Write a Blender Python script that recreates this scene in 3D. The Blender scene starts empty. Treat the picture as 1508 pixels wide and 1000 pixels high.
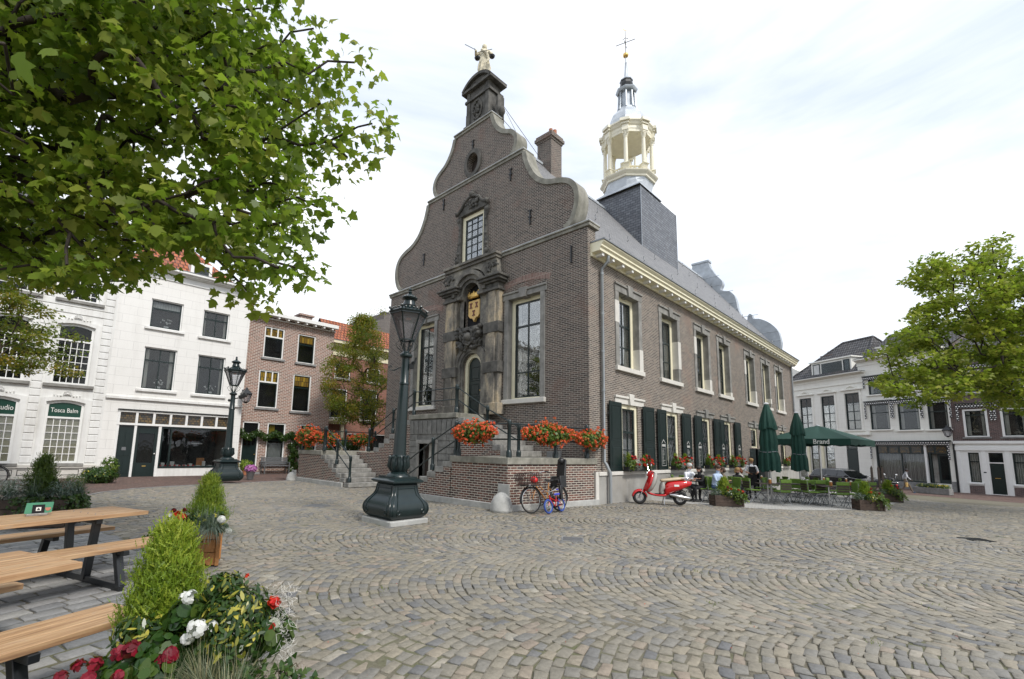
import bpy, bmesh, math, random
import numpy as np
from mathutils import Vector, Matrix
from mathutils.geometry import tessellate_polygon
PI = math.pi
rad = math.radians
scene = bpy.context.scene
COL = scene.collection
rng = random.Random(7)
nrng = np.random.default_rng(11)

# ------------------------------------------------------------------ camera
RES = (1508, 1000)
FPX, PPX, PPY = 691.154, 708.343, 566.3
YAW, PITCH, ROLL = rad(45.286), rad(7.894), rad(1.306)
CAM = Vector((8.165, -12.965, 1.6))
_cy, _sy, _cp, _sp = math.cos(YAW), math.sin(YAW), math.cos(PITCH), math.sin(PITCH)
_fw = Vector((-_sy*_cp, _cy*_cp, _sp)); _ri = Vector((_cy, _sy, 0)); _up = _ri.cross(_fw)
C_R = _ri*math.cos(ROLL) + _up*math.sin(ROLL); C_U = _up*math.cos(ROLL) - _ri*math.sin(ROLL); C_F = _fw
cam_d = bpy.data.cameras.new('camera'); cam = bpy.data.objects.new('camera', cam_d); COL.objects.link(cam)
cam.matrix_world = Matrix(((C_R.x, C_U.x, -C_F.x, CAM.x), (C_R.y, C_U.y, -C_F.y, CAM.y), (C_R.z, C_U.z, -C_F.z, CAM.z), (0, 0, 0, 1)))
cam_d.sensor_width = 36; cam_d.lens = 36*FPX/RES[0]
cam_d.shift_x = -(PPX-RES[0]/2)/RES[0]; cam_d.shift_y = (PPY-RES[1]/2)/RES[0]
cam_d.clip_end = 2000; cam_d.clip_start = 0.05
scene.camera = cam

def gz(x, y):
    s = y-1.0
    z = -0.0245*(math.sqrt(s*s+4)+s)/2
    return max(z, -0.75)
def gz_np(x, y):
    s = y-1.0
    return np.maximum(-0.0245*(np.sqrt(s*s+4)+s)/2, -0.75)
def inview(x, y, z=0.0, m=80):
    """is a ground point inside the picture plus a margin (used only to skip paving nobody could see)"""
    v = Vector((x, y, z))-CAM; d = v.dot(C_F)
    if d < 0.3: return False
    X = PPX+FPX*v.dot(C_R)/d; Y = PPY-FPX*v.dot(C_U)/d
    return -m < X < RES[0]+m and Y < RES[1]+m*1.5

# ------------------------------------------------------------------ materials
MATS = {}
class NT:
    def __init__(s, name):
        s.m = bpy.data.materials.new(name); s.m.use_nodes = True; s.t = s.m.node_tree; s.t.nodes.clear()
        s.out = s.t.nodes.new('ShaderNodeOutputMaterial')
    def n(s, typ, **k):
        nd = s.t.nodes.new('ShaderNode'+typ)
        for a, b in k.items():
            if hasattr(nd, a) and a not in nd.inputs: setattr(nd, a, b)
            else: s.set(nd, a, b)
        return nd
    def set(s, nd, a, b):
        inp = nd.inputs[a]
        if isinstance(b, bpy.types.NodeSocket): s.t.links.new(b, inp)
        elif isinstance(b, bpy.types.Node): s.t.links.new(b.outputs[0], inp)
        else:
            if inp.type == 'RGBA' and len(b) == 3: b = (*b, 1)
            inp.default_value = b
    def uv(s, scale=(1, 1, 1), rot=0):
        tc = s.n('TexCoord'); mp = s.n('Mapping'); s.t.links.new(tc.outputs['UV'], mp.inputs[0])
        mp.inputs['Scale'].default_value = scale; mp.inputs['Rotation'].default_value = (0, 0, rot)
        return mp.outputs[0]
    def obj(s, scale=(1, 1, 1)):
        tc = s.n('TexCoord'); mp = s.n('Mapping'); s.t.links.new(tc.outputs['Object'], mp.inputs[0])
        mp.inputs['Scale'].default_value = scale
        return mp.outputs[0]
    def noise(s, vec, scale, detail=4, rough=.6):
        return s.n('TexNoise', Vector=vec, Scale=scale, Detail=detail, Roughness=rough).outputs[0]
    def ramp(s, fac, stops):
        r = s.n('ValToRGB'); s.t.links.new(fac, r.inputs[0]); e = r.color_ramp.elements
        while len(e) < len(stops): e.new(0.5)
        for q, (p, c) in zip(e, stops):
            q.position = p; q.color = (*c, 1) if len(c) == 3 else c
        return r.outputs[0]
    def mix(s, fac, a, b, mode='MIX'):
        r = s.n('Mix', data_type='RGBA', blend_type=mode)
        for i, v in ((0, fac), (6, a), (7, b)):
            inp = r.inputs[i]
            if isinstance(v, bpy.types.NodeSocket): s.t.links.new(v, inp)
            elif i == 0: inp.default_value = v
            else: inp.default_value = (*v, 1) if len(v) == 3 else v
        return r.outputs[2]
    def math(s, op, a, b=0.5):
        r = s.n('Math', operation=op)
        for i, v in ((0, a), (1, b)):
            if isinstance(v, bpy.types.NodeSocket): s.t.links.new(v, r.inputs[i])
            else: r.inputs[i].default_value = v
        return r.outputs[0]
    def bump(s, h, strength=.5, dist=.01):
        return s.n('Bump', Height=h, Strength=strength, Distance=dist).outputs[0]
    def done(s, color, rough=.8, normal=None, metal=0, spec=.5, **k):
        p = s.n('BsdfPrincipled'); s.set(p, 'Base Color', color); s.set(p, 'Roughness', rough); s.set(p, 'Metallic', metal)
        s.set(p, 'Specular IOR Level', spec)
        if normal is not None: s.set(p, 'Normal', normal)
        for a, b in k.items(): s.set(p, a.replace('_', ' '), b)
        s.t.links.new(p.outputs[0], s.out.inputs[0]); MATS[s.m.name] = s.m; return s.m

def plain(name, c, rough=.6, var=.12, scale=6, bump=.15, metal=0, spec=.5, dist=.01, streak=0, dirt=(.3, .27, .22), **k):
    t = NT(name); v = t.obj(); f = t.noise(v, scale, 5)
    d = tuple(x*(1-var*1.6) for x in c); l = tuple(min(1, x*(1+var)) for x in c)
    col = t.ramp(f, [(.3, d), (.7, l)])
    if streak:   # rain marks and grime running down the surface
        a = t.noise(t.obj((2.6, 2.6, .22)), 1.6, 6, .7); b = t.noise(t.obj(), .7, 4)
        col = t.mix(t.math('MULTIPLY', t.ramp(t.math('MULTIPLY', a, t.math('ADD', b, .5)), [(.42, (0, 0, 0)), (.72, (1, 1, 1))]), streak), col, dirt)
    nrm = t.bump(t.noise(v, scale*5, 3), bump, dist) if bump else None
    return t.done(col, rough, nrm, metal, spec, **k)

def brick(name, c1, c2, mortar, bw=.215, rh=.062, ms=.008, patch=(.23, .1, .07), patchf=.25, light=(.33, .29, .25), lf=.25, bump=.6, rot=0, rough=.85, bias=0.0, soot=.12):
    t = NT(name); v = t.uv(rot=rot); ob = t.obj()
    # slight waviness of the courses
    b = t.n('TexBrick', Vector=v, Scale=1.0, **{'Color1': c1, 'Color2': c2, 'Mortar': mortar, 'Mortar Size': ms, 'Mortar Smooth': .15, 'Bias': bias, 'Brick Width': bw, 'Row Height': rh})
    col = b.outputs[0]
    big = t.noise(ob, .55, 5, .62)
    pf = t.ramp(big, [(.55, (0, 0, 0)), (.68, (1, 1, 1))])
    col = t.mix(t.math('MULTIPLY', pf, patchf), col, patch, 'MIX')
    lg = t.noise(ob, 1.7, 6, .7)
    col = t.mix(t.math('MULTIPLY', t.ramp(lg, [(.5, (0, 0, 0)), (.75, (1, 1, 1))]), lf), col, light, 'MIX')
    st_ = t.noise(t.obj((2.2, 2.2, .25)), 1.3, 5, .7)
    col = t.mix(t.math('MULTIPLY', t.ramp(st_, [(.5, (0, 0, 0)), (.75, (1, 1, 1))]), soot), col, (.045, .042, .04) if soot > .2 else (.4, .38, .34))
    fine = t.noise(ob, 30, 3)
    col = t.mix(.35, col, t.ramp(fine, [(.3, (.35, .35, .35)), (.7, (.75, .75, .75))]), 'OVERLAY')
    h = t.math('SUBTRACT', t.math('MULTIPLY', fine, .3), b.outputs[1])
    return t.done(col, rough, t.bump(h, bump, .008), spec=.3)

def glassmat(name, tint=(.75, .8, .8), refl=1.0, body=.12, bodycol=(.03, .035, .035)):
    """thin window pane: mostly see-through, mirrors the sky more at a slant"""
    t = NT(name); v = t.obj((1, 1, 1))
    nb = t.bump(t.noise(v, 2.2, 2), .05, .05)
    tr = t.n('BsdfTransparent', Color=tint); gl = t.n('BsdfGlossy', Color=(1, 1, 1), Roughness=.02, Normal=nb)
    fr = t.n('Fresnel', IOR=1.55, Normal=nb)
    f = t.math('MINIMUM', t.math('MULTIPLY', fr.outputs[0], 1.7*refl), 1.0)
    m1 = t.n('MixShader'); t.t.links.new(f, m1.inputs[0]); t.t.links.new(tr.outputs[0], m1.inputs[1]); t.t.links.new(gl.outputs[0], m1.inputs[2])
    df = t.n('BsdfDiffuse', Color=bodycol); m2 = t.n('MixShader'); m2.inputs[0].default_value = body
    t.t.links.new(m1.outputs[0], m2.inputs[1]); t.t.links.new(df.outputs[0], m2.inputs[2])
    t.t.links.new(m2.outputs[0], t.out.inputs[0]); MATS[name] = t.m; return t.m

def leafmat(name, c1, c2, c3, trans=.35, rough=.45, scale=3.0):
    """foliage: colour varies from leaf to leaf through a per-leaf attribute"""
    t = NT(name); at = t.n('Attribute', attribute_name='tint')
    col = t.ramp(at.outputs[2], [(0, c1), (.5, c2), (1, c3)])
    p = t.n('BsdfPrincipled'); t.set(p, 'Base Color', col); t.set(p, 'Roughness', rough); t.set(p, 'Specular IOR Level', .4)
    tr = t.n('BsdfTranslucent'); t.set(tr, 'Color', t.mix(.5, col, (.25, .42, .03), 'MIX'))
    m = t.n('MixShader'); m.inputs[0].default_value = trans
    t.t.links.new(p.outputs[0], m.inputs[1]); t.t.links.new(tr.outputs[0], m.inputs[2]); t.t.links.new(m.outputs[0], t.out.inputs[0])
    MATS[name] = t.m; return t.m

# ------------------------------------------------------------------ mesh builder
class MB:
    """collects shapes in a frame; build() links them as one mesh with metre UVs"""
    def __init__(s, M=None):
        s.v = []; s.f = []; s.mi = []; s.M = M; s.cur = 0; s.cuts = []
    def add(s, vs, fs, T=None):
        o = len(s.v); s.cuts.append((o, len(s.f)))
        if T is not None: vs = [T @ Vector(p) for p in vs]
        s.v += [tuple(p) for p in vs]
        s.f += [tuple(i+o for i in f) for f in fs]; s.mi += [s.cur]*len(fs); return s
    def box(s, x0, x1, y0, y1, z0, z1, T=None):
        if x0 > x1: x0, x1 = x1, x0
        if y0 > y1: y0, y1 = y1, y0
        if z0 > z1: z0, z1 = z1, z0
        vs = [(x0, y0, z0), (x1, y0, z0), (x1, y1, z0), (x0, y1, z0), (x0, y0, z1), (x1, y0, z1), (x1, y1, z1), (x0, y1, z1)]
        return s.add(vs, [(0, 3, 2, 1), (4, 5, 6, 7), (0, 1, 5, 4), (1, 2, 6, 5), (2, 3, 7, 6), (3, 0, 4, 7)], T)
    def bar(s, a, b, w, h=None, up=(0, 0, 1)):
        """rectangular bar from a to b"""
        h = h or w; a = Vector(a); b = Vector(b); d = (b-a); L = d.length; d.normalize()
        upv = Vector(up)
        if abs(d.dot(upv)) > .99: upv = Vector((0, 1, 0))
        x = d.cross(upv).normalized(); y = x.cross(d)
        T = Matrix(((x.x, y.x, d.x, a.x), (x.y, y.y, d.y, a.y), (x.z, y.z, d.z, a.z), (0, 0, 0, 1)))
        return s.box(-w/2, w/2, -h/2, h/2, 0, L, T)
    def prism(s, poly, d0, d1, axis='y', T=None, caps=True):
        """polygon (a,b) extruded between d0 and d1 along axis; axis 'y': a=x,b=z  'x': a=y,b=z  'z': a=x,b=y"""
        n = len(poly)
        def P(a, b, d): return {'y': (a, d, b), 'x': (d, a, b), 'z': (a, b, d)}[axis]
        vs = [P(a, b, d0) for a, b in poly]+[P(a, b, d1) for a, b in poly]
        area = sum(poly[i][0]*poly[(i+1) % n][1]-poly[(i+1) % n][0]*poly[i][1] for i in range(n))
        flip = (area > 0) ^ (axis == 'y') ^ (d1 < d0)
        fs = []
        for i in range(n):
            j = (i+1) % n; q = (i, j, n+j, n+i); fs.append(q if flip else q[::-1])
        if caps:
            tri = tessellate_polygon([[Vector((a, b, 0)) for a, b in poly]])
            def ar(t):
                (ax, ay), (bx, by), (cx, cy) = [poly[i] for i in t]; return (bx-ax)*(cy-ay)-(cx-ax)*(by-ay)
            for t in tri:
                t = t if (ar(t) > 0) == (area > 0) else t[::-1]
                fs.append(tuple(t)[::-1] if flip else tuple(t)); u = tuple(i+n for i in t); fs.append(u if flip else u[::-1])
        return s.add(vs, fs, T)
    def tube(s, path, r, n=8, closed=False, caps=True, T=None):
        path = [Vector(p) for p in path]; m = len(path); rs = r if isinstance(r, (list, tuple)) else [r]*m
        vs = []; fs = []; prev = None
        for i, p in enumerate(path):
            a = path[i-1] if (i > 0 or closed) else p; b = path[(i+1) % m] if (i < m-1 or closed) else p
            d = (b-a).normalized()
            if prev is None:
                up = Vector((0, 0, 1)) if abs(d.z) < .9 else Vector((0, 1, 0)); x = d.cross(up).normalized()
            else:
                x = prev-d*prev.dot(d)
                x = x.normalized() if x.length > 1e-6 else d.orthogonal().normalized()
            prev = x; y = d.cross(x)
            for k in range(n):
                t = 2*PI*k/n; vs.append(p+(x*math.cos(t)+y*math.sin(t))*rs[i])
        for i in range(m if closed else m-1):
            j = (i+1) % m
            for k in range(n):
                l = (k+1) % n; fs.append((i*n+k, i*n+l, j*n+l, j*n+k))
        if caps and not closed:
            fs.append(tuple(range(n))[::-1]); fs.append(tuple((m-1)*n+k for k in range(n)))
        return s.add(vs, fs, T)
    def lathe(s, prof, n=16, c=(0, 0, 0), T=None, off=0, square=None, sx=1, sy=1):
        """profile [(r,z)] round the z axis; square=True keeps n=4 corners on the diagonals"""
        vs = []; fs = []
        for r, z in prof:
            for k in range(n):
                t = 2*PI*k/n+off; vs.append((c[0]+r*math.cos(t)*sx, c[1]+r*math.sin(t)*sy, c[2]+z))
        m = len(prof)
        for i in range(m-1):
            for k in range(n):
                l = (k+1) % n; fs.append((i*n+k, i*n+l, (i+1)*n+l, (i+1)*n+k))
        if prof[0][0] > 1e-4: fs.append(tuple(range(n))[::-1])
        if prof[-1][0] > 1e-4: fs.append(tuple((m-1)*n+k for k in range(n)))
        return s.add(vs, fs, T)
    def ball(s, c, r, n=10, m=6, sz=1.0, sx=1, sy=1, T=None):
        return s.lathe([(max(r*math.sin(PI*i/m), 0.0001 if 0 < i < m else 0), -r*math.cos(PI*i/m)*sz) for i in range(m+1)], n, c, T, sx=sx, sy=sy)
    def wall(s, outer, holes, n0=0.0, n1=-.3, back=True):
        """(u,v) outline with holes, front at n0 and back at n1 (frame: x=u, y=v, z=n)"""
        def ccw(p): 
            a = sum(p[i][0]*p[(i+1) % len(p)][1]-p[(i+1) % len(p)][0]*p[i][1] for i in range(len(p)))
            return p if a > 0 else p[::-1]
        outer = ccw(list(outer)); holes = [ccw(list(h))[::-1] for h in holes]
        loops = [outer]+holes; flat = [p for l in loops for p in l]
        tri = tessellate_polygon([[Vector((a, b, 0)) for a, b in l] for l in loops]); N = len(flat)
        vs = [(a, b, n0) for a, b in flat]+[(a, b, n1) for a, b in flat]; fs = []
        for t in tri:
            (ax, ay), (bx, by), (cx, cy) = [flat[i] for i in t]
            ar = (bx-ax)*(cy-ay)-(cx-ax)*(by-ay)
            if abs(ar) < 1e-9: continue
            t = tuple(t) if ar > 0 else tuple(t)[::-1]
            fs.append(t)
            if back: fs.append(tuple(i+N for i in t[::-1]))
        o = 0
        for l in loops:
            k = len(l)
            for i in range(k):
                j = (i+1) % k; fs.append((o+i, o+i+N, o+j+N, o+j))
            o += k
        return s.add(vs, fs)
    def build_each(s, name, mat, parent=None, bevel=0, smooth=None, per=1):
        """one object for every 'per' shapes added"""
        fs = s.f; starts = s.cuts
        for i in range(0, len(starts), per):
            a = starts[i]; b = starts[i+per] if i+per < len(starts) else (len(s.v), len(fs)); m = MB(s.M)
            m.v = s.v[a[0]:b[0]]; m.f = [tuple(q-a[0] for q in f) for f in fs[a[1]:b[1]]]; m.mi = [0]*len(m.f); m.build(name, mat, parent, smooth, bevel)
    def build(s, name, mat, parent=None, smooth=None, bevel=0, loc=None, uvscale=1.0):
        me = bpy.data.meshes.new(name)
        co = np.array(s.v, dtype=float).reshape(-1, 3)
        raw = co
        if s.M is not None:
            A = np.array(s.M); co = co @ A[:3, :3].T + A[:3, 3]
        me.from_pydata(co.tolist(), [], s.f); 
        mats = mat if isinstance(mat, (list, tuple)) else [mat]
        for m in mats: me.materials.append(MATS[m] if isinstance(m, str) else m)
        if len(mats) > 1: me.polygons.foreach_set('material_index', s.mi)
        # box-projected UVs in metres of the builder's own frame
        uvl = me.uv_layers.new(name='UVMap'); uv = np.zeros((len(me.loops), 2)); li = 0
        for f in s.f:
            a = raw[f[0]]; b = raw[f[1]]; c = raw[f[2]]
            u1 = b-a; u2 = c-a
            nx = abs(u1[1]*u2[2]-u1[2]*u2[1]); ny = abs(u1[2]*u2[0]-u1[0]*u2[2]); nz = abs(u1[0]*u2[1]-u1[1]*u2[0])
            i, j = (1, 2) if nx >= ny and nx >= nz else ((0, 2) if ny >= nz else (0, 1))
            if s.M is not None and nx >= ny and nx >= nz: i, j = 2, 1   # reveals: keep v vertical
            for q in f:
                uv[li, 0] = raw[q][i]; uv[li, 1] = raw[q][j]; li += 1
        uvl.data.foreach_set('uv', (uv*uvscale).ravel())
        if smooth is not None:
            me.polygons.foreach_set('use_smooth', [True]*len(me.polygons))
            if smooth < 3: me.set_sharp_from_angle(angle=smooth)
        me.update()
        o = bpy.data.objects.new(name, me); COL.objects.link(o)
        if parent is not None: o.parent = parent
        if loc is not None: o.location = loc
        if bevel:
            md = o.modifiers.new('bevel', 'BEVEL'); md.width = bevel; md.segments = 1; md.limit_method = 'ANGLE'; md.angle_limit = rad(40)
        return o

def frame(origin, u, n):
    """matrix whose columns are u (along), z-up, n (outward)"""
    u = Vector(u).normalized(); n = Vector(n).normalized(); v = Vector((0, 0, 1)); o = Vector(origin)
    return Matrix(((u.x, v.x, n.x, o.x), (u.y, v.y, n.y, o.y), (u.z, v.z, n.z, o.z), (0, 0, 0, 1)))

def tag(o, label=None, cat=None, group=None, kind=None):
    if label: o['label'] = label
    if cat: o['category'] = cat
    if group: o['group'] = group
    if kind: o['kind'] = kind
    return o
def thing(name, label, cat, loc=(0, 0, 0), rz=0, group=None):
    o = bpy.data.objects.new(name, None); COL.objects.link(o); o.location = loc; o.rotation_euler = (0, 0, rz)
    o.empty_display_size = .2
    return tag(o, label, cat, group)
def dup(root, loc=None, rz=None, label=None, group=None):
    def cp(o, par):
        c = o.copy(); COL.objects.link(c)
        if par is not None: c.parent = par
        for ch in KIDS.get(o.name, None) or [x for x in ALLCH(o)]: cp(ch, c)
        return c
    r = cp(root, None)
    if loc is not None: r.location = loc
    if rz is not None: r.rotation_euler = (0, 0, rz)
    if label: r['label'] = label
    if group: r['group'] = group
    return r
KIDS = {}
def ALLCH(o): return list(o.children)
def arc(cx, cy, r, a0, a1, n, ry=None):
    ry = ry or r
    return [(cx+r*math.cos(rad(a0+(a1-a0)*i/n)), cy+ry*math.sin(rad(a0+(a1-a0)*i/n))) for i in range(n+1)]
def rect(u0, u1, v0, v1): return [(u0, v0), (u1, v0), (u1, v1), (u0, v1)]

# ------------------------------------------------------------------ leaf clouds (numpy, one mesh)
def leaf_mesh(name, mat, pts, nrm, size, shape, parent=None, tint=None, fold=.25, loc=None, dirs=None):
    """pts (N,3); each leaf is a small polygon fan 'shape' [(x,y)] with its stalk at the origin, length 1"""
    N = len(pts); pts = np.asarray(pts, float); nrm = np.asarray(nrm, float)
    nrm = nrm/np.maximum(np.linalg.norm(nrm, axis=1, keepdims=True), 1e-6)
    if dirs is None: dirs = nrng.normal(size=(N, 3))
    dirs = np.asarray(dirs, float); dirs = dirs-nrm*(dirs*nrm).sum(1, keepdims=True); dirs /= np.maximum(np.linalg.norm(dirs, axis=1, keepdims=True), 1e-6)
    side = np.cross(nrm, dirs)
    sh = np.array(shape, float); K = len(sh); size = np.broadcast_to(np.asarray(size, float), (N,))
    P = pts[:, None, :]+(dirs[:, None, :]*sh[None, :, 1:2]+side[:, None, :]*sh[None, :, 0:1]-nrm[:, None, :]*(np.abs(sh[None, :, 0:1])*fold+sh[None, :, 1:2]**2*fold*.6))*size[:, None, None]
    co = P.reshape(-1, 3)
    me = bpy.data.meshes.new(name); me.vertices.add(N*K); me.vertices.foreach_set('co', co.ravel())
    me.loops.add(N*K); me.loops.foreach_set('vertex_index', np.arange(N*K, dtype=np.int32))
    me.polygons.add(N); me.polygons.foreach_set('loop_start', np.arange(N, dtype=np.int32)*K)
    try: me.polygons.foreach_set('loop_total', np.full(N, K, dtype=np.int32))
    except Exception: pass
    me.materials.append(MATS[mat]); me.update(calc_edges=True)
    at = me.attributes.new('tint', 'FLOAT', 'POINT')
    tv = nrng.random(N) if tint is None else np.asarray(tint)
    at.data.foreach_set('value', np.repeat(np.clip(tv, 0, 1), K).astype(np.float32))
    o = bpy.data.objects.new(name, me); COL.objects.link(o)
    if parent is not None: o.parent = parent
    if loc is not None: o.location = loc
    return o
OVAL = [(0, 0), (.22, .25), (.27, .55), (.16, .82), (0, 1), (-.16, .82), (-.27, .55), (-.22, .25)]
QUAD = [(0, 0), (.3, .45), (0, 1), (-.3, .45)]
NARROW = [(0, 0), (.09, .4), (0, 1), (-.09, .4)]
PLANE = [(0, 0), (.2, -.04), (.5, .02), (.36, .2), (.62, .48), (.32, .5), (.26, .68), (0, 1.0), (-.26, .68), (-.32, .5), (-.62, .48), (-.36, .2), (-.5, .02), (-.2, -.04)]
FROND = [(0, 0), (.03, .25), (.17, .42), (.04, .38), (.04, .52), (.15, .7), (.03, .64), (.03, .78), (.08, .92), (0, 1), (-.08, .92), (-.03, .78), (-.03, .64), (-.15, .7), (-.04, .52), (-.04, .38), (-.17, .42), (-.03, .25)]
FLOWER = [(0, 0), (.25, -.05), (.5, .15), (.55, .45), (.5, .75), (.3, .98), (0, 1.02), (-.3, .98), (-.5, .75), (-.55, .45), (-.5, .15), (-.25, -.05)]
PETAL = [(0, 0), (.16, .18), (.34, .5), (.36, .78), (.2, .98), (0, .94), (-.2, .98), (-.36, .78), (-.34, .5), (-.16, .18)]
def rand_dirs(n, up=0.0):
    d = nrng.normal(size=(n, 3)); d /= np.linalg.norm(d, axis=1, keepdims=True); d[:, 2] += up
    return d/np.linalg.norm(d, axis=1, keepdims=True)
def blob_pts(n, c, r, shell=.5, squash=(1, 1, 1)):
    d = rand_dirs(n); rr = (shell+(1-shell)*nrng.random(n)**.6)[:, None]
    return np.array(c)+d*rr*np.array(squash)*r, d
# ------------------------------------------------------------------ world, sun
SUN_EL, SUN_AZ = rad(48), rad(118)      # azimuth of the sun measured from +X towards +Y is set on the lamp below
w = bpy.data.worlds.new('World'); scene.world = w; w.use_nodes = True
wt = w.node_tree; wt.nodes.clear()
wo = wt.nodes.new('ShaderNodeOutputWorld'); bg = wt.nodes.new('ShaderNodeBackground'); bg.inputs[1].default_value = 0.15
sky = wt.nodes.new('ShaderNodeTexSky'); sky.sky_type = 'NISHITA'; sky.sun_disc = False
SUNDIR = Vector((0.95, -0.02, 0.0)).normalized()*math.cos(SUN_EL)+Vector((0, 0, math.sin(SUN_EL)))
sky.sun_elevation = SUN_EL; sky.sun_rotation = math.atan2(SUNDIR.x, SUNDIR.y); sky.air_density = 1.2; sky.dust_density = 2.5
tc = wt.nodes.new('ShaderNodeTexCoord'); mp = wt.nodes.new('ShaderNodeMapping'); mp.inputs['Scale'].default_value = (1, 1, 3.2); mp.inputs['Rotation'].default_value = (.1, .25, .6)
wt.links.new(tc.outputs['Generated'], mp.inputs[0])
nz = wt.nodes.new('ShaderNodeTexNoise'); nz.inputs['Scale'].default_value = 1.35; nz.inputs['Detail'].default_value = 7; nz.inputs['Roughness'].default_value = .55; nz.inputs['Distortion'].default_value = .4
wt.links.new(mp.outputs[0], nz.inputs['Vector'])
rp = wt.nodes.new('ShaderNodeValToRGB'); rp.color_ramp.elements[0].position = .36; rp.color_ramp.elements[0].color = (0, 0, 0, 1); rp.color_ramp.elements[1].position = .60; rp.color_ramp.elements[1].color = (1, 1, 1, 1)
cm = wt.nodes.new('ShaderNodeMix'); cm.data_type = 'RGBA'; wt.links.new(rp.outputs[0], cm.inputs[0]); cm.inputs[6].default_value = (3.2, 3.65, 4.5, 1); cm.inputs[7].default_value = (5.7, 5.75, 5.85, 1)
wt.links.new(nz.outputs[0], rp.inputs[0])
mx = wt.nodes.new('ShaderNodeMix'); mx.data_type = 'RGBA'
mx.inputs[0].default_value = .88; wt.links.new(sky.outputs[0], mx.inputs[6]); wt.links.new(cm.outputs[2], mx.inputs[7])
wt.links.new(mx.outputs[2], bg.inputs[0]); wt.links.new(bg.outputs[0], wo.inputs[0])
sl = bpy.data.lights.new('sun', 'SUN'); sl.energy = 1.8; sl.angle = rad(10); sl.color = (1, .96, .9)
so = bpy.data.objects.new('sun', sl); COL.objects.link(so); so.rotation_euler = SUNDIR.to_track_quat('Z', 'Y').to_euler()
scene.view_settings.view_transform = 'Standard'; scene.view_settings.look = 'None'; scene.view_settings.gamma = 1; scene.view_settings.exposure = 0.68
scene.cycles.max_bounces = 8; scene.cycles.transparent_max_bounces = 24; scene.cycles.caustics_reflective = False; scene.cycles.caustics_refractive = False

# ------------------------------------------------------------------ materials
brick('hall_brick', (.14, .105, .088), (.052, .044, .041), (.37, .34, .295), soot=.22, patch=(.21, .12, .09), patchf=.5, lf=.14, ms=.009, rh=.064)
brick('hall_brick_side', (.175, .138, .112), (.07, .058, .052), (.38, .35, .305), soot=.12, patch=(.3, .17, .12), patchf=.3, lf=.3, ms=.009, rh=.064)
brick('stair_brick', (.17, .075, .055), (.045, .03, .03), (.45, .42, .36), patch=(.16, .09, .07), patchf=.3, lf=.1, ms=.011, rh=.068, bw=.225)
brick('red_relief_brick', (.24, .15, .125), (.16, .10, .085), (.36, .32, .28), bw=.07, rh=.24, ms=.008, lf=.3)
brick('pink_brick', (.30, .15, .11), (.15, .085, .068), (.58, .52, .46), patch=(.4, .25, .18), patchf=.2, lf=.08, ms=.014, bw=.24, rh=.085)
brick('orange_brick', (.3, .115, .075), (.19, .075, .055), (.3, .22, .18), patch=(.25, .13, .1), patchf=.2, lf=.1)
brick('purple_brick', (.13, .075, .07), (.06, .04, .042), (.25, .22, .2), patch=(.1, .06, .06), patchf=.3, lf=.12)
brick('grey_plaster_brick', (.17, .15, .135), (.12, .11, .1), (.2, .19, .18), lf=.3)
brick('slate', (.21, .21, .21), (.15, .15, .155), (.07, .07, .075), bw=.26, rh=.13, ms=.008, lf=.35, light=(.3, .3, .285), patchf=0, bump=.5, rough=.55)
brick('slate_dark', (.19, .205, .23), (.12, .13, .15), (.045, .05, .06), bw=.3, rh=.15, ms=.014, lf=.2, light=(.28, .29, .3), patchf=0, bump=.6, rough=.5)
brick('orange_tile', (.42, .14, .065), (.27, .085, .045), (.09, .03, .02), bw=.24, rh=.3, ms=.035, lf=.15, patch=(.2, .1, .07), patchf=.4, bump=1)
brick('grey_tile', (.13, .13, .135), (.075, .075, .08), (.02, .02, .022), bw=.24, rh=.3, ms=.04, lf=.15, patchf=.2, patch=(.18, .15, .1), bump=1)
brick('street_brick', (.17, .105, .085), (.09, .06, .055), (.05, .045, .035), bw=.2, rh=.075, ms=.006, lf=.25, light=(.2, .17, .14), patchf=.3, rot=rad(45))
brick('terrace_slab', (.42, .41, .385), (.35, .345, .325), (.2, .19, .17), bw=.3, rh=.2, ms=.012, lf=.3, patchf=0, light=(.46, .45, .42), bump=.12, soot=0)
brick('white_panelled_stucco', (.80, .79, .76), (.78, .77, .74), (.62, .61, .59), bw=1.1, rh=.42, ms=.008, lf=.2, light=(.66, .65, .61), patchf=.0, bump=.25, rough=.6, soot=.2)
brick('cream_stucco', (.84, .825, .76), (.82, .805, .74), (.70, .68, .62), bw=1.0, rh=.4, ms=.007, lf=.12, light=(.7, .68, .6), patchf=.0, bump=.2, rough=.6, soot=.14)
plain('white_stucco', (.78, .78, .76), .6, .03, 3, .1, streak=.45, dirt=(.45, .43, .39))
plain('white_paint', (.82, .82, .80), .35, .02, 4, 0)
plain('cream_paint', (.80, .75, .55), .35, .04, 4, .05)
plain('tower_cream', (.80, .76, .61), .45, .06, 3, .1)
plain('black_green_paint', (.008, .019, .018), .3, .1, 6, .05)
plain('shutter_paint', (.006, .016, .015), .4, .1, 6, .05)
plain('iron_paint', (.010, .021, .022), .3, .12, 8, .12)
plain('black_iron', (.012, .014, .016), .38, .1, 8, .1)
plain('black_rubber', (.012, .012, .012), .7, .1, 8, .1)
plain('black_plastic', (.012, .012, .013), .4, .05, 8, .05)
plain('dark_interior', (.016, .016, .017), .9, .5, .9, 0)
plain('curtain', (.62, .6, .55), .9, .08, 2, .3)
plain('net_curtain', (.62, .62, .6), .9, .1, 2, .3)
plain('yellow_curtain', (.65, .45, .03), .9, .1, 2, .3)
plain('blind', (.80, .72, .52), .8, .05, 2, 0)
plain('gold', (.75, .50, .16), .35, .1, 9, .1, metal=1)
plain('gold_paint', (.72, .48, .17), .45, .1, 20, .3)
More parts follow.
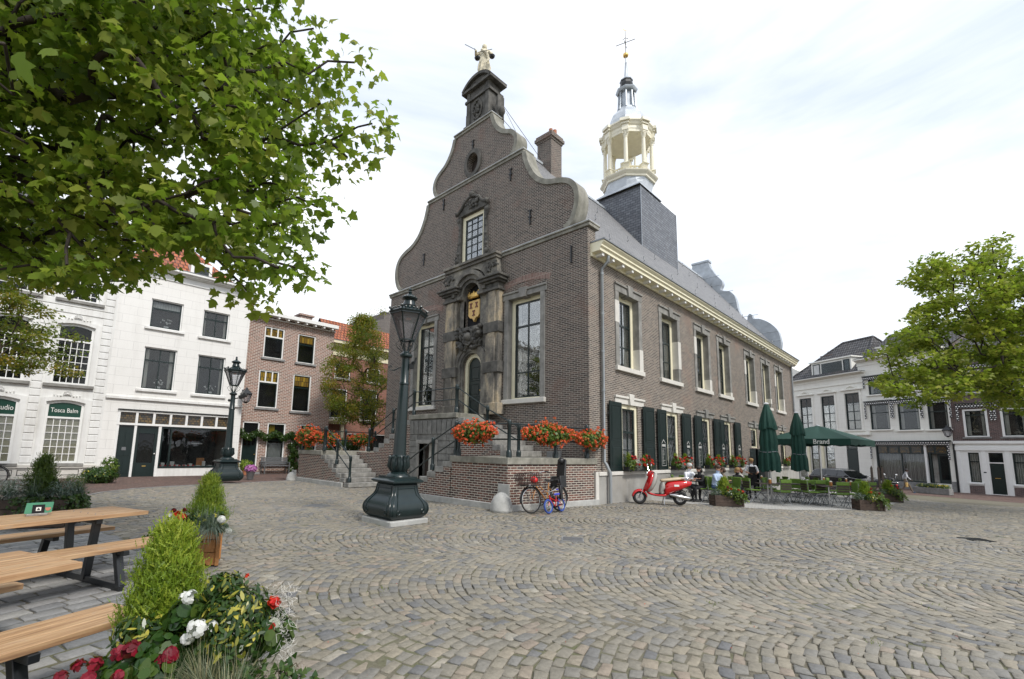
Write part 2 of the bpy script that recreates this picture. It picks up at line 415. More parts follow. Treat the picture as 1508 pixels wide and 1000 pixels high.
plain('copper_brown', (.16, .05, .03), .5, .2, 9, .3)
plain('steel', (.5, .5, .5), .28, .1, 20, .05, metal=1)
plain('chrome', (.75, .75, .75), .12, .03, 20, 0, metal=1)
plain('grey_metal', (.22, .23, .24), .45, .1, 10, .1, metal=.6)
plain('zinc', (.42, .46, .50), .42, .12, 2.5, .15, metal=.3)
plain('zinc_light', (.52, .56, .60), .4, .1, 2.5, .1, metal=.2)
plain('downpipe_grey', (.3, .32, .33), .4, .08, 3, .1, metal=.4)
plain('concrete_stone', (.4, .4, .38), .85, .14, 5, .4)
plain('plinth_render', (.33, .325, .305), .9, .14, 1.6, .3, streak=.5)
plain('bluestone', (.24, .24, .235), .8, .2, 4, .35)
plain('step_stone', (.29, .285, .265), .85, .25, 5, .5, streak=.5, dirt=(.12, .11, .1))
plain('coping_stone', (.28, .27, .23), .85, .25, 3, .5, streak=.5, dirt=(.13, .13, .09))
plain('light_stone', (.62, .60, .55), .8, .06, 3, .2)
plain('window_stone', (.27, .265, .245), .85, .22, 3, .35, streak=.5, dirt=(.12, .11, .1))
plain('rust_stone', (.2, .198, .185), .9, .25, 5, .6, streak=.4, dirt=(.08, .08, .075))
plain('statue_stone', (.72, .66, .5), .8, .2, 12, .5)
plain('black_stone', (.10, .096, .086), .85, .4, 3.5, .7)
plain('green_cushion', (.115, .2, .03), .9, .15, 12, .3)
plain('canvas_green', (.006, .05, .035), .75, .12, 7, .4)
plain('dark_wood', (.05, .035, .027), .7, .3, 8, .4)
plain('box_wood', (.075, .05, .036), .75, .35, 6, .5)
plain('orange_wood', (.42, .19, .06), .7, .25, 7, .5)
plain('scooter_red', (.50, .006, .008), .16, .05, 5, 0, Coat_Weight=.6)
plain('scooter_beige', (.55, .45, .3), .5, .06, 10, .1)
plain('scooter_grey', (.36, .35, .32), .5, .05, 10, .05)
plain('red_plastic', (.6, .02, .02), .4, .05, 10, 0)
plain('blue_tyre', (.03, .07, .3), .6, .1, 10, .1)
plain('blue_plastic', (.04, .05, .45), .4, .1, 10, 0)
plain('bike_orange', (.45, .2, .06), .3, .1, 10, 0, metal=.3)
plain('wicker', (.055, .03, .024), .8, .2, 20, .3)
plain('bark', (.085, .065, .045), .9, .35, 9, .8)
plain('dark_bark', (.04, .03, .024), .9, .3, 9, .8)
plain('soil', (.03, .022, .015), .95, .3, 20, .8)
plain('skin', (.52, .29, .2), .55, .05, 20, .05)
plain('dark_skin', (.13, .06, .04), .55, .05, 20, .05)
plain('cloth_white', (.72, .74, .78), .85, .06, 10, .3)
plain('cloth_blue', (.42, .52, .68), .85, .06, 10, .3)
plain('cloth_jeans', (.05, .09, .17), .9, .15, 12, .3)
plain('cloth_black', (.012, .012, .014), .9, .1, 12, .3)
plain('cloth_grey', (.28, .29, .31), .9, .1, 12, .3)
plain('cloth_khaki', (.16, .13, .1), .9, .1, 12, .3)
plain('hair_white', (.55, .54, .52), .7, .2, 30, .5)
plain('hair_brown', (.05, .025, .014), .6, .2, 30, .5)
plain('hair_black', (.01, .008, .007), .5, .2, 30, .5)
plain('hair_blonde', (.42, .26, .1), .6, .2, 30, .5)
plain('hair_red', (.25, .08, .03), .6, .2, 30, .5)
plain('amber', (.5, .22, .07), .3, .1, 10, 0)
plain('foam', (.8, .78, .7), .8, .05, 10, .1)
plain('terracotta', (.4, .16, .08), .8, .1, 10, .2)
plain('sign_green', (.006, .05, .033), .35, .05, 10, 0)
plain('sign_text', (.8, .8, .76), .5, .02, 10, 0)
plain('holder_green', (.08, .28, .17), .4, .05, 10, 0)
plain('lamp_red', (.5, .2, .14), .5, .05, 10, 0)
plain('car_black', (.012, .014, .018), .12, .1, 3, 0, Coat_Weight=.7)
plain('car_silver', (.3, .31, .33), .2, .1, 3, 0, metal=.6)
plain('rim', (.45, .45, .45), .3, .1, 3, 0, metal=.8)
plain('litter_white', (.8, .8, .8), .8, .02, 3, 0)
plain('board_text', (.42, .42, .40), .7, .05, 10, 0)
glassmat('pane', tint=(.93, .95, .95), refl=.45, body=.05)
glassmat('pane_dark', refl=.45, body=.35, bodycol=(.02, .022, .022))
glassmat('lamp_glass', tint=(.86, .87, .9), refl=.9, body=.16, bodycol=(.5, .5, .54))
glassmat('car_glass', tint=(.3, .34, .34), refl=.12, body=.6, bodycol=(.01, .012, .012))

def make_special():
    # weathered sandstone of the doorway: tan blocks under black crust
    t = NT('portal_stone'); v = t.obj()
    a = t.noise(t.obj((1, 1, .55)), 1.1, 6, .65)
    c = t.ramp(a, [(.33, (.06, .056, .05)), (.46, (.14, .13, .112)), (.54, (.27, .24, .19)), (.66, (.47, .38, .25))])
    d = t.noise(v, 14, 5)
    c = t.mix(.5, c, t.ramp(d, [(.3, (.3, .3, .3)), (.7, (.7, .7, .7))]), 'OVERLAY')
    t.done(c, .9, t.bump(d, .7, .02))
    t = NT('portal_grey'); v = t.obj(); a = t.noise(v, 1.6, 6, .65)
    c = t.ramp(a, [(.35, (.08, .076, .068)), (.5, (.17, .16, .14)), (.65, (.3, .28, .23))])
    d = t.noise(v, 14, 5); c = t.mix(.5, c, t.ramp(d, [(.3, (.3, .3, .3)), (.7, (.7, .7, .7))]), 'OVERLAY')
    t.done(c, .9, t.bump(d, .7, .02))
    # planks of the picnic tables: the grain runs along local x
    t = NT('larch_plank'); g = t.noise(t.obj((1.2, 26, 26)), 1.5, 6, .65); k = t.noise(t.obj((3, 9, 9)), 1.1, 3)
    c = t.ramp(g, [(.28, (.20, .11, .055)), (.46, (.38, .225, .115)), (.56, (.46, .295, .16)), (.74, (.57, .40, .24))])
    c = t.mix(t.ramp(k, [(.6, (0, 0, 0)), (.78, (1, 1, 1))]), c, (.33, .28, .22))
    kn = t.n('TexVoronoi', Vector=t.obj((2.4, 7, 7)), Scale=1.0); kf = t.ramp(kn.outputs[0], [(.03, (1, 1, 1)), (.10, (0, 0, 0))])
    c = t.mix(kf, c, (.13, .05, .02))
    t.done(c, .62, t.bump(g, .35, .004))
    # setts: colour per stone from an attribute, mottled; moss and grit
    t = NT('sett'); at = t.n('Attribute', attribute_name='tint'); v = t.obj()
    c = t.ramp(at.outputs[2], [(0, (.135, .137, .14)), (.2, (.19, .184, .168)), (.5, (.23, .208, .162)), (.7, (.2, .187, .156)), (.88, (.265, .235, .18)), (.96, (.255, .208, .165)), (1, (.32, .30, .25))])
    m = t.noise(v, 22, 5, .7); c = t.mix(.55, c, t.ramp(m, [(.28, (.28, .28, .28)), (.72, (.72, .72, .72))]), 'OVERLAY')
    b = t.noise(v, .35, 4); c = t.mix(t.math('MULTIPLY', t.ramp(b, [(.45, (0, 0, 0)), (.7, (1, 1, 1))]), .3), c, (.36, .33, .27))
    b = t.noise(v, .9, 6, .7); c = t.mix(t.math('MULTIPLY', t.ramp(b, [(.52, (0, 0, 0)), (.7, (1, 1, 1))]), .4), c, (.15, .14, .12))
    t.done(c, .72, t.bump(t.math('ADD', m, t.noise(v, 7, 3)), .9, .012), spec=.35)
    t = NT('joint_sand'); v = t.obj(); m = t.noise(v, 30, 5, .7); b = t.noise(v, .8, 6, .7)
    c = t.ramp(m, [(.3, (.10, .09, .065)), (.7, (.2, .18, .135))])
    c = t.mix(t.math('MULTIPLY', t.ramp(b, [(.5, (0, 0, 0)), (.64, (1, 1, 1))]), .6), c, (.10, .12, .035))
    t.done(c, .95, t.bump(m, .8, .02))
    # curtains with folds
    t = NT('folded_curtain'); v = t.uv((1, 1, 1)); wv = t.n('TexWave', Vector=v, Scale=2.6, Distortion=3.0, **{'Detail': 2.0}); 
    c = t.ramp(wv.outputs[0], [(0, (.30, .29, .27)), (1, (.66, .64, .6))]); t.done(c, .9, t.bump(wv.outputs[0], .6, .03))
    # stained glass band above the shop window
    t = NT('leaded_glass'); v = t.uv()
    b = t.n('TexBrick', Vector=v, Scale=1.0, **{'Color1': (.05, .05, .045), 'Color2': (.17, .11, .04), 'Mortar': (.02, .02, .02), 'Mortar Size': .012, 'Brick Width': .15, 'Row Height': .11})
    t.done(b.outputs[0], .15, None)
    t = NT('amber_glass'); v = t.uv(); b = t.n('TexBrick', Vector=v, Scale=1.0, **{'Color1': (.3, .2, .03), 'Color2': (.13, .08, .02), 'Mortar': (.02, .02, .02), 'Mortar Size': .012, 'Brick Width': .17, 'Row Height': .34})
    t.done(b.outputs[0], .15, None)
    # black and white checked awning cloth
    t = NT('check_cloth'); v = t.uv(); ck = t.n('TexChecker', Vector=v, Scale=8.5, **{'Color1': (.8, .8, .78), 'Color2': (.015, .015, .018)})
    b = t.n('TexBrick', Vector=v, Scale=1.0, **{'Color1': (.8, .8, .78), 'Color2': (.8, .8, .78), 'Mortar': (.012, .012, .016), 'Mortar Size': .035, 'Brick Width': .17, 'Row Height': .15, 'Mortar Smooth': .0})
    t.done(b.outputs[0], .8, None)
make_special()
leafmat('plane_leaf', (.07, .125, .014), (.165, .235, .026), (.37, .39, .06), trans=.55)
leafmat('maple_leaf', (.12, .165, .02), (.24, .275, .035), (.42, .40, .06), trans=.5)
leafmat('beech_leaf', (.07, .11, .014), (.13, .17, .02), (.24, .2, .03), trans=.4)
leafmat('autumn_leaf', (.13, .15, .018), (.26, .21, .025), (.40, .23, .035), trans=.45)
leafmat('conifer_leaf', (.09, .16, .015), (.19, .28, .022), (.38, .43, .05), trans=.35)
leafmat('dark_conifer_leaf', (.025, .05, .01), (.05, .09, .012), (.1, .14, .02), trans=.25)
leafmat('shrub_leaf', (.012, .04, .008), (.03, .07, .012), (.07, .11, .02), trans=.2, rough=.3)
leafmat('variegated_leaf', (.018, .045, .010), (.04, .08, .012), (.5, .44, .07), trans=.2, rough=.3)
leafmat('geranium_leaf', (.04, .09, .012), (.08, .14, .02), (.17, .22, .03), trans=.3)
leafmat('grass_blade', (.10, .13, .08), (.22, .25, .17), (.42, .38, .22), trans=.25)
leafmat('blue_fescue', (.05, .08, .07), (.12, .17, .15), (.24, .26, .2), trans=.25)
leafmat('silver_leaf', (.22, .25, .23), (.38, .40, .37), (.5, .5, .46), trans=.2)
leafmat('orange_flower', (.72, .065, .025), (.82, .12, .05), (.88, .22, .10), trans=.35, rough=.6)
leafmat('red_flower', (.4, .008, .01), (.6, .015, .012), (.75, .04, .02), trans=.3, rough=.6)
leafmat('crimson_flower', (.10, .002, .010), (.19, .004, .02), (.30, .008, .03), trans=.3, rough=.55)
leafmat('white_flower', (.7, .7, .68), (.78, .78, .76), (.85, .85, .82), trans=.3, rough=.6)
leafmat('pink_flower', (.4, .1, .35), (.55, .2, .5), (.65, .3, .6), trans=.3, rough=.6)
leafmat('yellow_flower', (.6, .4, .02), (.7, .55, .05), (.75, .65, .2), trans=.3, rough=.6)
leafmat('joint_moss', (.07, .10, .015), (.12, .16, .02), (.17, .2, .03), trans=.2)
# ------------------------------------------------------------------ ground
def ground_sheet(name, poly, mat, dz, step=1.0, kind='structure'):
    """a sheet over polygon 'poly' (x,y) following gz, subdivided where the ground falls"""
    bm = bmesh.new(); vs = [bm.verts.new((x, y, 0)) for x, y in poly]; f = bm.faces.new(vs)
    y0 = min(p[1] for p in poly); y1 = max(p[1] for p in poly)
    cuts = [c for c in (-20, -12, -8, -5, -3, -2, -1, 0, 1, 2, 3, 4, 6, 9, 14, 20, 26, 31, 31.6, 34) if y0 < c < y1]
    for c in cuts:
        bmesh.ops.bisect_plane(bm, geom=bm.verts[:]+bm.edges[:]+bm.faces[:], plane_co=(0, c, 0), plane_no=(0, 1, 0))
    for v in bm.verts: v.co.z = gz(v.co.x, v.co.y)+dz
    bm.normal_update()
    for q in bm.faces:
        if q.normal.z < 0: q.normal_flip()
    me = bpy.data.meshes.new(name); uvl = bm.loops.layers.uv.new('UVMap')
    for q in bm.faces:
        for l in q.loops: l[uvl].uv = (l.vert.co.x, l.vert.co.y)
    bm.to_mesh(me); bm.free(); me.materials.append(MATS[mat]); o = bpy.data.objects.new(name, me); COL.objects.link(o)
    return tag(o, kind=kind)
ground_sheet('ground', [(-400, -400), (400, -400), (400, 500), (-400, 500)], 'joint_sand', -.017)
KERB = [(-5.5, -14.0), (-7.72, -12.3), (-9.33, -11.58), (-10.96, -10.74), (-12.0, -9.7), (-12.5, -8.5), (-12.75, -7.12), (-13.1, -5.6), (-13.6, -3.4), (-13.6, 6), (-13.6, 30)]
ground_sheet('brick_street', KERB+[(-60, 30), (-60, -40), (-5.5, -40)], 'street_brick', -.012)
kb = MB()
for a, b in zip(KERB[:-3], KERB[1:-2]):
    kb.bar((a[0], a[1], -.02), (b[0], b[1], -.02), .1, .06)
tag(kb.build('kerb_line', 'bluestone'), kind='structure')
FARK = [(3.2, 27.6), (6.2, 29.5), (9.5, 27.5), (14, 25.6), (40, 16), (60, 60), (-12, 60), (-12, 30.5)]
ground_sheet('brick_pavement', FARK, 'street_brick', -.012)
TERR = [(0.1, 3.9), (1.47, 3.9), (2.3, 3.95), (3.03, 4.3), (4.3, 5.5), (4.95, 6.8), (5.5, 8.4), (6.0, 12), (6.1, 18), (5.6, 24), (5.0, 28), (0.1, 28)]
def inpoly(x, y, P):
    c = False; n = len(P); j = n-1
    for i in range(n):
        if (P[i][1] > y) != (P[j][1] > y) and x < (P[j][0]-P[i][0])*(y-P[i][1])/(P[j][1]-P[i][1])+P[i][0]: c = not c
        j = i
    return c
LTERR = [(-6, -12.1), (-4.68, -11.85), (-3.01, -11.62), (-1.89, -11.42), (-1.19, -11.3), (0.3, -11.05), (2.5, -11.35), (4.2, -11.7), (7, -12.6), (8, -20), (-6, -20)]
STAIRF = [(-13.5, -3.42), (-8.7, -3.42), (-8.7, -1.75), (-5.4, -1.75), (-5.4, -3.42), (-.4, -3.42), (.12, .3), (.14, 28), (-13.5, 28)]
LAMP1 = (-.69, -6.77)

def sett_field(name, stones, h=.03, mat='sett', kind='structure', jitter=.0095, base=0.0):
    """stones: rows of (x,y,angle,length,width); every stone a low block with a smaller, slightly tilted top"""
    S = np.array(stones); N = len(S)
    sx = np.array([-1, 1, 1, -1.])*.5; sy = np.array([-1, -1, 1, 1.])*.5
    jx = nrng.normal(0, jitter, (N, 4)); jy = nrng.normal(0, jitter, (N, 4))
    L = S[:, 3:4]; W = S[:, 4:5]; ca = np.cos(S[:, 2:3]); sa = np.sin(S[:, 2:3])
    def ring(shrink, zz, k):
        lx = sx*(L-shrink)+jx*k; ly = sy*(W-shrink)+jy*k
        X = S[:, 0:1]+lx*ca-ly*sa; Y = S[:, 1:2]+lx*sa+ly*ca
        return np.stack([X, Y, np.broadcast_to(zz, X.shape)], -1)
    zc = gz_np(S[:, 0], S[:, 1])[:, None]+base+nrng.normal(0, .0026, (N, 1))+.006*np.sin(S[:, 0:1]*1.7+S[:, 1:2]*.6)*np.sin(S[:, 1:2]*1.3)-.006
    tilt = nrng.normal(0, .002, (N, 4))
    # eight-sided plan would cost more: three rings, bottom, shoulder, crown
    A = ring(0, zc-h, 1); B = ring(.001, zc-.0055+tilt*.5, 1); Cc = ring(.015, zc+tilt, 1.15)
    V = np.concatenate([A, B, Cc], 1).reshape(-1, 3)
    q = []
    for a in (0, 4):
        for i in range(4):
            j = (i+1) % 4; q.append((a+i, a+j, a+4+j, a+4+i))
    q.append((8, 9, 10, 11)); q = np.array(q)
    F = (q[None]+np.arange(N)[:, None, None]*12).reshape(-1, 4)
    me = bpy.data.meshes.new(name); me.vertices.add(len(V)); me.vertices.foreach_set('co', V.ravel())
    me.loops.add(F.size); me.loops.foreach_set('vertex_index', F.ravel().astype(np.int32))
    me.polygons.add(len(F)); me.polygons.foreach_set('loop_start', np.arange(len(F), dtype=np.int32)*4)
    sm = np.zeros((N, 9), bool); sm[:, 4:] = True; me.polygons.foreach_set('use_smooth', sm.ravel())
    me.materials.append(MATS[mat]); me.update(calc_edges=True)
    at = me.attributes.new('tint', 'FLOAT', 'POINT'); at.data.foreach_set('value', np.repeat(nrng.random(N), 12).astype(np.float32))
    o = bpy.data.objects.new(name, me); COL.objects.link(o); return tag(o, kind=kind)

def setts():
    out = []
    W = 2.85; R = W/2*1.3; ax = Vector((.75, .661)); pr = Vector((.661, -.75))
    half = W/2; amax = math.asin(half/R)
    for lane in range(-11, 12):
        s0 = 9.3+lane*W
        v = -32.0+(lane % 2)*.06
        while v < 46:
            v += .118+rng.uniform(-.004, .004)
            P = ax*v+pr*s0
            # skip rows that cannot be seen
            near = (P-Vector((CAM.x, CAM.y))).length
            if near > 34: continue
            a = -amax+rng.random()*.05
            while a < amax:
                L = rng.choice((rng.uniform(.12, .17), rng.uniform(.15, .215))); da = L/R; am = a+da/2
                if am > amax: break
                r = R+rng.uniform(-.004, .004)
                u = r*math.sin(am); d = -(r*math.cos(am)-R*math.cos(amax))
                # lanes wander a little
                x = ax.x*(v+d)+pr.x*(s0+u); y = ax.y*(v+d)+pr.y*(s0+u)
                wx = .34*math.sin(y*.42+1.3)+.10*math.sin(x*.9); wy = .30*math.sin(x*.38)+.08*math.sin(y*.8+2)
                x += wx; y += wy
                a += da
                if not inview(x, y, 0, 260 if near > 11 else 1000): continue
                if inpoly(x, y, STAIRF) or inpoly(x, y, TERR) or inpoly(x, y, LTERR) or inpoly(x, y, FARK): continue
                if inpoly(x, y, KERB+[(-60, 30), (-60, -40), (-5.5, -40)]): continue
                if abs(x-LAMP1[0]) < .55 and abs(y-LAMP1[1]) < .55: continue
                wd = .115*math.cos(am)**.6
                ang = math.atan2(pr.y, pr.x)+am   # tangent of the arc
                tang = Vector((pr.x*math.cos(am)+ax.x*math.sin(am), pr.y*math.cos(am)+ax.y*math.sin(am)))
                out.append((x, y, math.atan2(tang.y, tang.x)+rng.gauss(0, .035), L-.007, max(.055, wd*rng.uniform(.86, 1.0))))
    return out
sett_field('cobblestone_paving', setts())
# terrace of larger grey setts round the picnic tables
def slabs():
    out = []; ax = Vector((.33, -.944)); pr = Vector((.944, .33)); 
    v = -16.0; row = 0
    for i in range(-30, 60):
        s = i*.2
        v = -6+rng.random()*.2
        while v < 20:
            L = rng.uniform(.24, .36); m = v+L/2; v += L
            c = .35*math.sin(m*.35)*.5
            x = -2.0+pr.x*(s+c)+ax.x*(m-2); y = -10.6+pr.y*(s+c)+ax.y*(m-2)
            if not inpoly(x, y, LTERR): continue
            if not inview(x, y, 0, 220): continue
            out.append((x, y, math.atan2(ax.y, ax.x)+rng.gauss(0, .02), L-.02, .17*rng.uniform(.92, 1.02)))
    return out
NT_ = NT('grey_sett'); _at = NT_.n('Attribute', attribute_name='tint'); _v = NT_.obj()
_c = NT_.ramp(_at.outputs[2], [(0, (.17, .175, .18)), (.5, (.235, .235, .235)), (1, (.31, .305, .29))]); _m = NT_.noise(_v, 25, 5, .7)
_c = NT_.mix(.5, _c, NT_.ramp(_m, [(.28, (.3, .3, .3)), (.72, (.72, .72, .72))]), 'OVERLAY'); NT_.done(_c, .75, NT_.bump(_m, .8, .012), spec=.3)
sett_field('terrace_paving', slabs(), mat='grey_sett', jitter=.007, base=.002)
ground_sheet('slab_paving', TERR, 'terrace_slab', -.008)
# covers and grates let into the setts
def flat_thing(name, label, cat, px, mat, w=.5, grate=False, ang=.6):
    x, y = px; t = thing(name, label, cat, (x, y, gz(x, y)+.001), ang)
    m = MB().box(-w/2, w/2, -w/2, w/2, -.03, .006)
    if grate:
        m = MB()
        for k in range(6): m.box(-w/2, w/2, -w/2+k*w/5.5, -w/2+k*w/5.5+.035, -.03, .008)
        m.box(-w/2, -w/2+.03, -w/2, w/2, -.03, .0085); m.box(w/2-.03, w/2, -w/2, w/2, -.03, .0085)
        MB().box(-w/2, w/2, -w/2, w/2, -.04, -.012).build('pit', 'black_rubber', t)
        m.build('grate', mat, t)
    else:
        m.build('cover', mat, t)
        fr = MB(); 
        for a, b in (((-w/2-.02, -w/2-.02), (w/2+.02, -w/2)), ((-w/2-.02, w/2), (w/2+.02, w/2+.02)), ((-w/2-.02, -w/2), (-w/2, w/2)), ((w/2, -w/2), (w/2+.02, w/2))): fr.box(a[0], b[0], a[1], b[1], -.03, .009)
        fr.build('frame', 'bluestone', t)
    return t
flat_thing('drain_cover', 'dark square iron cover in the setts in front of the parked bicycles', 'cover', (3.02, -5.4), 'grey_metal', .36)
flat_thing('drain_grate', 'slotted iron drain grate in the setts at the right', 'drain', (8.3, 1.6), 'black_iron', .42, True)
flat_thing('drain_cover', 'flat iron cover in the setts left of the tall lamp post', 'cover', (-4.2, -6.9), 'grey_metal', .5)
# moss tufts and petals
def moss():
    P = []
    for i in range(260):
        a = rng.uniform(0, 1); x = rng.uniform(-3, 14); y = rng.uniform(-12, 4)
        if inview(x, y, 0, 20) and not inpoly(x, y, STAIRF) and not inpoly(x, y, LTERR):
            if rng.random() < .72 and not (7 < x < 12 and -6 < y < 1): continue
            for k in range(rng.randint(6, 26)): P.append((x+rng.gauss(0, .05), y+rng.gauss(0, .05), gz(x, y)-.012))
    for k in range(320):
        x, y = -12.6+rng.gauss(0, .25), -7.6+rng.gauss(0, .12); P.append((x, y, -.01))
    P = np.array(P); o = leaf_mesh('joint_moss', 'joint_moss', P, rand_dirs(len(P), .3), nrng.uniform(.02, .045, len(P)), NARROW, dirs=np.tile([0, 0, 1.], (len(P), 1))+nrng.normal(0, .5, (len(P), 3)))
    tag(o, kind='stuff')
moss()
def petals():
    P = []; 
    for i in range(340):
        x = rng.uniform(-3, 9); y = rng.uniform(-12, -2)
        if inview(x, y, 0, 20): P.append((x, y, gz(x, y)+.004))
    for i in range(120): P.append((.6+rng.gauss(0, .2), -3.2+rng.gauss(0, .25), .006))
    P = np.array(P); tag(leaf_mesh('fallen_petals', 'red_flower', P, np.tile([0, 0, 1.], (len(P), 1))+nrng.normal(0, .2, (len(P), 3)), nrng.uniform(.008, .018, len(P)), OVAL), kind='stuff')
petals()
# ------------------------------------------------------------------ generic window
def sash(F, parent, u0, u1, v0, v1, nd, frame_mat='cream_paint', bar_mat='black_green_paint', fw=.13, cols=2, rows=(.62,), bars=.045, curtain=None, pane='pane', arch=None, back='dark_interior', depth=.22, name='window', lead=None):
    """a window let into an opening at depth nd (n of the frame's front face); returns the frame object"""
    m = MB(F); t = .07
    m.box(u0, u0+fw, v0, v1, nd-t, nd); m.box(u1-fw, u1, v0, v1, nd-t, nd)
    m.box(u0+fw, u1-fw, v1-fw, v1, nd-t, nd); m.box(u0+fw, u1-fw, v0, v0+fw*.55, nd-t, nd)
    fr = m.build(name, frame_mat, parent, bevel=.006)
    a0, a1, b0, b1 = u0+fw, u1-fw, v0+fw*.55, v1-fw
    s = MB(F); e = .05; z = nd-.03
    s.box(a0, a0+e, b0, b1, z-.05, z-.002); s.box(a1-e, a1, b0, b1, z-.05, z-.002); s.box(a0+e, a1-e, b1-e, b1, z-.05, z-.002); s.box(a0+e, a1-e, b0, b0+e, z-.05, z-.002)
    cw = (a1-a0)/cols
    for i in range(1, cols): s.box(a0+i*cw-bars/2, a0+i*cw+bars/2, b0+e, b1-e, z-.045, z-.008)
    for r in rows:
        big = isinstance(r, tuple); rv = r[0] if big else r; h = (.075 if big else bars)
        yv = b0+(b1-b0)*rv; s.box(a0+e, a1-e, yv-h/2, yv+h/2, z-.05, z-(.003 if big else .010))
    s.build('sash', bar_mat, fr)
    MB(F).box(a0+.01, a1-.01, b0+.01, b1-.01, z-.032, z-.028).build('pane', pane, fr)
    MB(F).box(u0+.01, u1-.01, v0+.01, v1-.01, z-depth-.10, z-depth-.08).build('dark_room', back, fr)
    if lead:
        l = MB(F); q = .0; st = .26
        # diamond leading
        nx = int((a1-a0)/st)+2
        uu = a0-(b1-b0)
        while uu < a1:
            for sg in (1, -1):
                pass
            uu += st
        def clip(p, q2):
            out = []
            (x0, y0), (x1, y1) = p, q2; dx, dy = x1-x0, y1-y0; t0, t1 = 0, 1
            for pp, qq in ((-dx, x0-a0), (dx, a1-x0), (-dy, y0-b0), (dy, b1-y0)):
                if pp == 0: continue
                r_ = qq/pp
                if pp < 0: t0 = max(t0, r_)
                else: t1 = min(t1, r_)
            return ((x0+t0*dx, y0+t0*dy), (x0+t1*dx, y0+t1*dy)) if t1 > t0 else None
        H = b1-b0; k = -int(H/.5)-1
        while k*st < (a1-a0)+H:
            for sg in (1, -1):
                x0 = a0+k*st if sg > 0 else a1-k*st
                c_ = clip((x0, b0), (x0+sg*H*.6, b1))
                if c_: l.bar((c_[0][0], c_[0][1], z-.02), (c_[1][0], c_[1][1], z-.02), .012, .012, up=(0, 0, 1))
            k += 1
        l.build('leading', 'grey_metal', fr)
    if curtain:
        kind, frac = curtain
        if kind in ('sides', 'sides_white'):
            wd = (a1-a0)*frac; c = MB(F)
            for (p, q_) in ((a0, a0+wd), (a1-wd, a1)):
                n = 7; poly = [(p+(q_-p)*i/n, z-.14+.02*(i % 2)) for i in range(n+1)]+[(p+(q_-p)*i/n, z-.15+.02*(i % 2)) for i in range(n, -1, -1)]
                vs = [(x, b0, d) for x, d in poly]+[(x, b1, d) for x, d in poly]; N = len(poly)
                c.add(vs, [(i, (i+1) % N, N+(i+1) % N, N+i) for i in range(N)])
            c.build('curtain', 'curtain', fr)
        else:
            lo, hi = frac; c = MB(F); n = 22
            poly = [(a0+(a1-a0)*i/n, z-.14+.015*(i % 2)) for i in range(n+1)]; H0, H1 = b0+(b1-b0)*lo, b0+(b1-b0)*hi
            vs = [(x, H0, d) for x, d in poly]+[(x, H1, d) for x, d in poly]; N = n+1
            c.add(vs, [(i, i+1, N+i+1, N+i) for i in range(n)])
            c.build('blind' if kind == 'blind' else 'curtain', {'net': 'net_curtain', 'yellow': 'yellow_curtain', 'blind': 'blind', 'fold': 'folded_curtain'}[kind], fr)
    return fr

def surround(F, parent, u0, u1, v0, v1, w, out=.05, inn=-.2, mat='window_stone', sill=True, key=True, ears=.1, patches=None):
    """stone architrave with ears, sill and keystone round an opening"""
    m = MB(F)
    m.box(u0-w, u0+.004, v0, v1-.004, inn, out); m.box(u1-.004, u1+w, v0, v1-.004, inn, out)
    m.box(u0-w-ears, u1+w+ears, v1-.004, v1+w, inn, out+.003)
    m.box(u0-w-ears, u1+w+ears, v1+w, v1+w+.07, 0, out+.05)
    if key:
        c = (u0+u1)/2; m.prism([(c-.13, v1-.05), (c+.13, v1-.05), (c+.2, v1+w+.12), (c-.2, v1+w+.12)], inn, out+.08, axis='z')
    o = m.build('window_surround', mat, parent, bevel=.008)
    if sill:
        MB(F).box(u0-w-.04, u1+w+.04, v0-.16, v0+.004, inn, out+.07).build('window_sill', patches or 'light_stone', parent, bevel=.008)
    return o

# ------------------------------------------------------------------ the old town hall
hall = thing('town_hall', 'old dark brick town hall with curved stone-edged gable, slate roof and lantern tower', 'building', (0, 0, 0))
XC = -5.79; HW = 5.79
FF = frame((0, 0, 0), (1, 0, 0), (0, -1, 0)); FS = frame((0, 0, 0), (0, 1, 0), (1, 0, 0))
TA = [(4.85, 9.42), (5.1, 9.6), (5.27, 9.95), (5.33, 10.35), (5.24, 10.75), (5.0, 11.03), (4.62, 11.2), (4.2, 11.32), (3.85, 11.5), (3.52, 11.78), (3.27, 12.15), (3.08, 12.55), (2.96, 12.95), (2.92, 13.14)]
TB = [(2.22, 13.36), (2.40, 13.52), (2.50, 13.8), (2.46, 14.08), (2.28, 14.3), (2.02, 14.44), (1.78, 14.58), (1.55, 14.8), (1.36, 15.06), (1.22, 15.35), (1.12, 15.68)]
def cr(P, k=4):
    out = []; n = len(P)
    for i in range(n-1):
        p0 = P[max(i-1, 0)]; p1 = P[i]; p2 = P[i+1]; p3 = P[min(i+2, n-1)]
        for j in range(k):
            t = j/k; out.append(tuple(.5*((2*p1[c])+(-p0[c]+p2[c])*t+(2*p0[c]-5*p1[c]+4*p2[c]-p3[c])*t*t+(-p0[c]+3*p1[c]-3*p2[c]+p3[c])*t**3) for c in range(len(p1))))
    return out+[P[-1]]
TAs, TBs = cr(TA, 3), cr(TB, 3)
def mir(P, s): return [(XC+s*x, z) for x, z in P]
DOOR = rect(-5.93, -4.87, 2.95, 4.93)
door_op = [(-5.93, 2.95), (-4.87, 2.95)]+arc(-5.4, 4.93, .53, 0, 180, 10)
niche_op = [(-5.93, 6.6), (-4.95, 6.6)]+arc(-5.44, 7.92, .49, 0, 180, 10)
RW = (-3.5, -1.98+.02, 3.45, 7.3); LWN = (-9.4, -7.95, 3.45, 7.3)
GW = (-6.3, -4.9, 9.5, 11.62)
ocul = arc(-5.72, 13.97, .40, 0, 360, 20)[:-1]
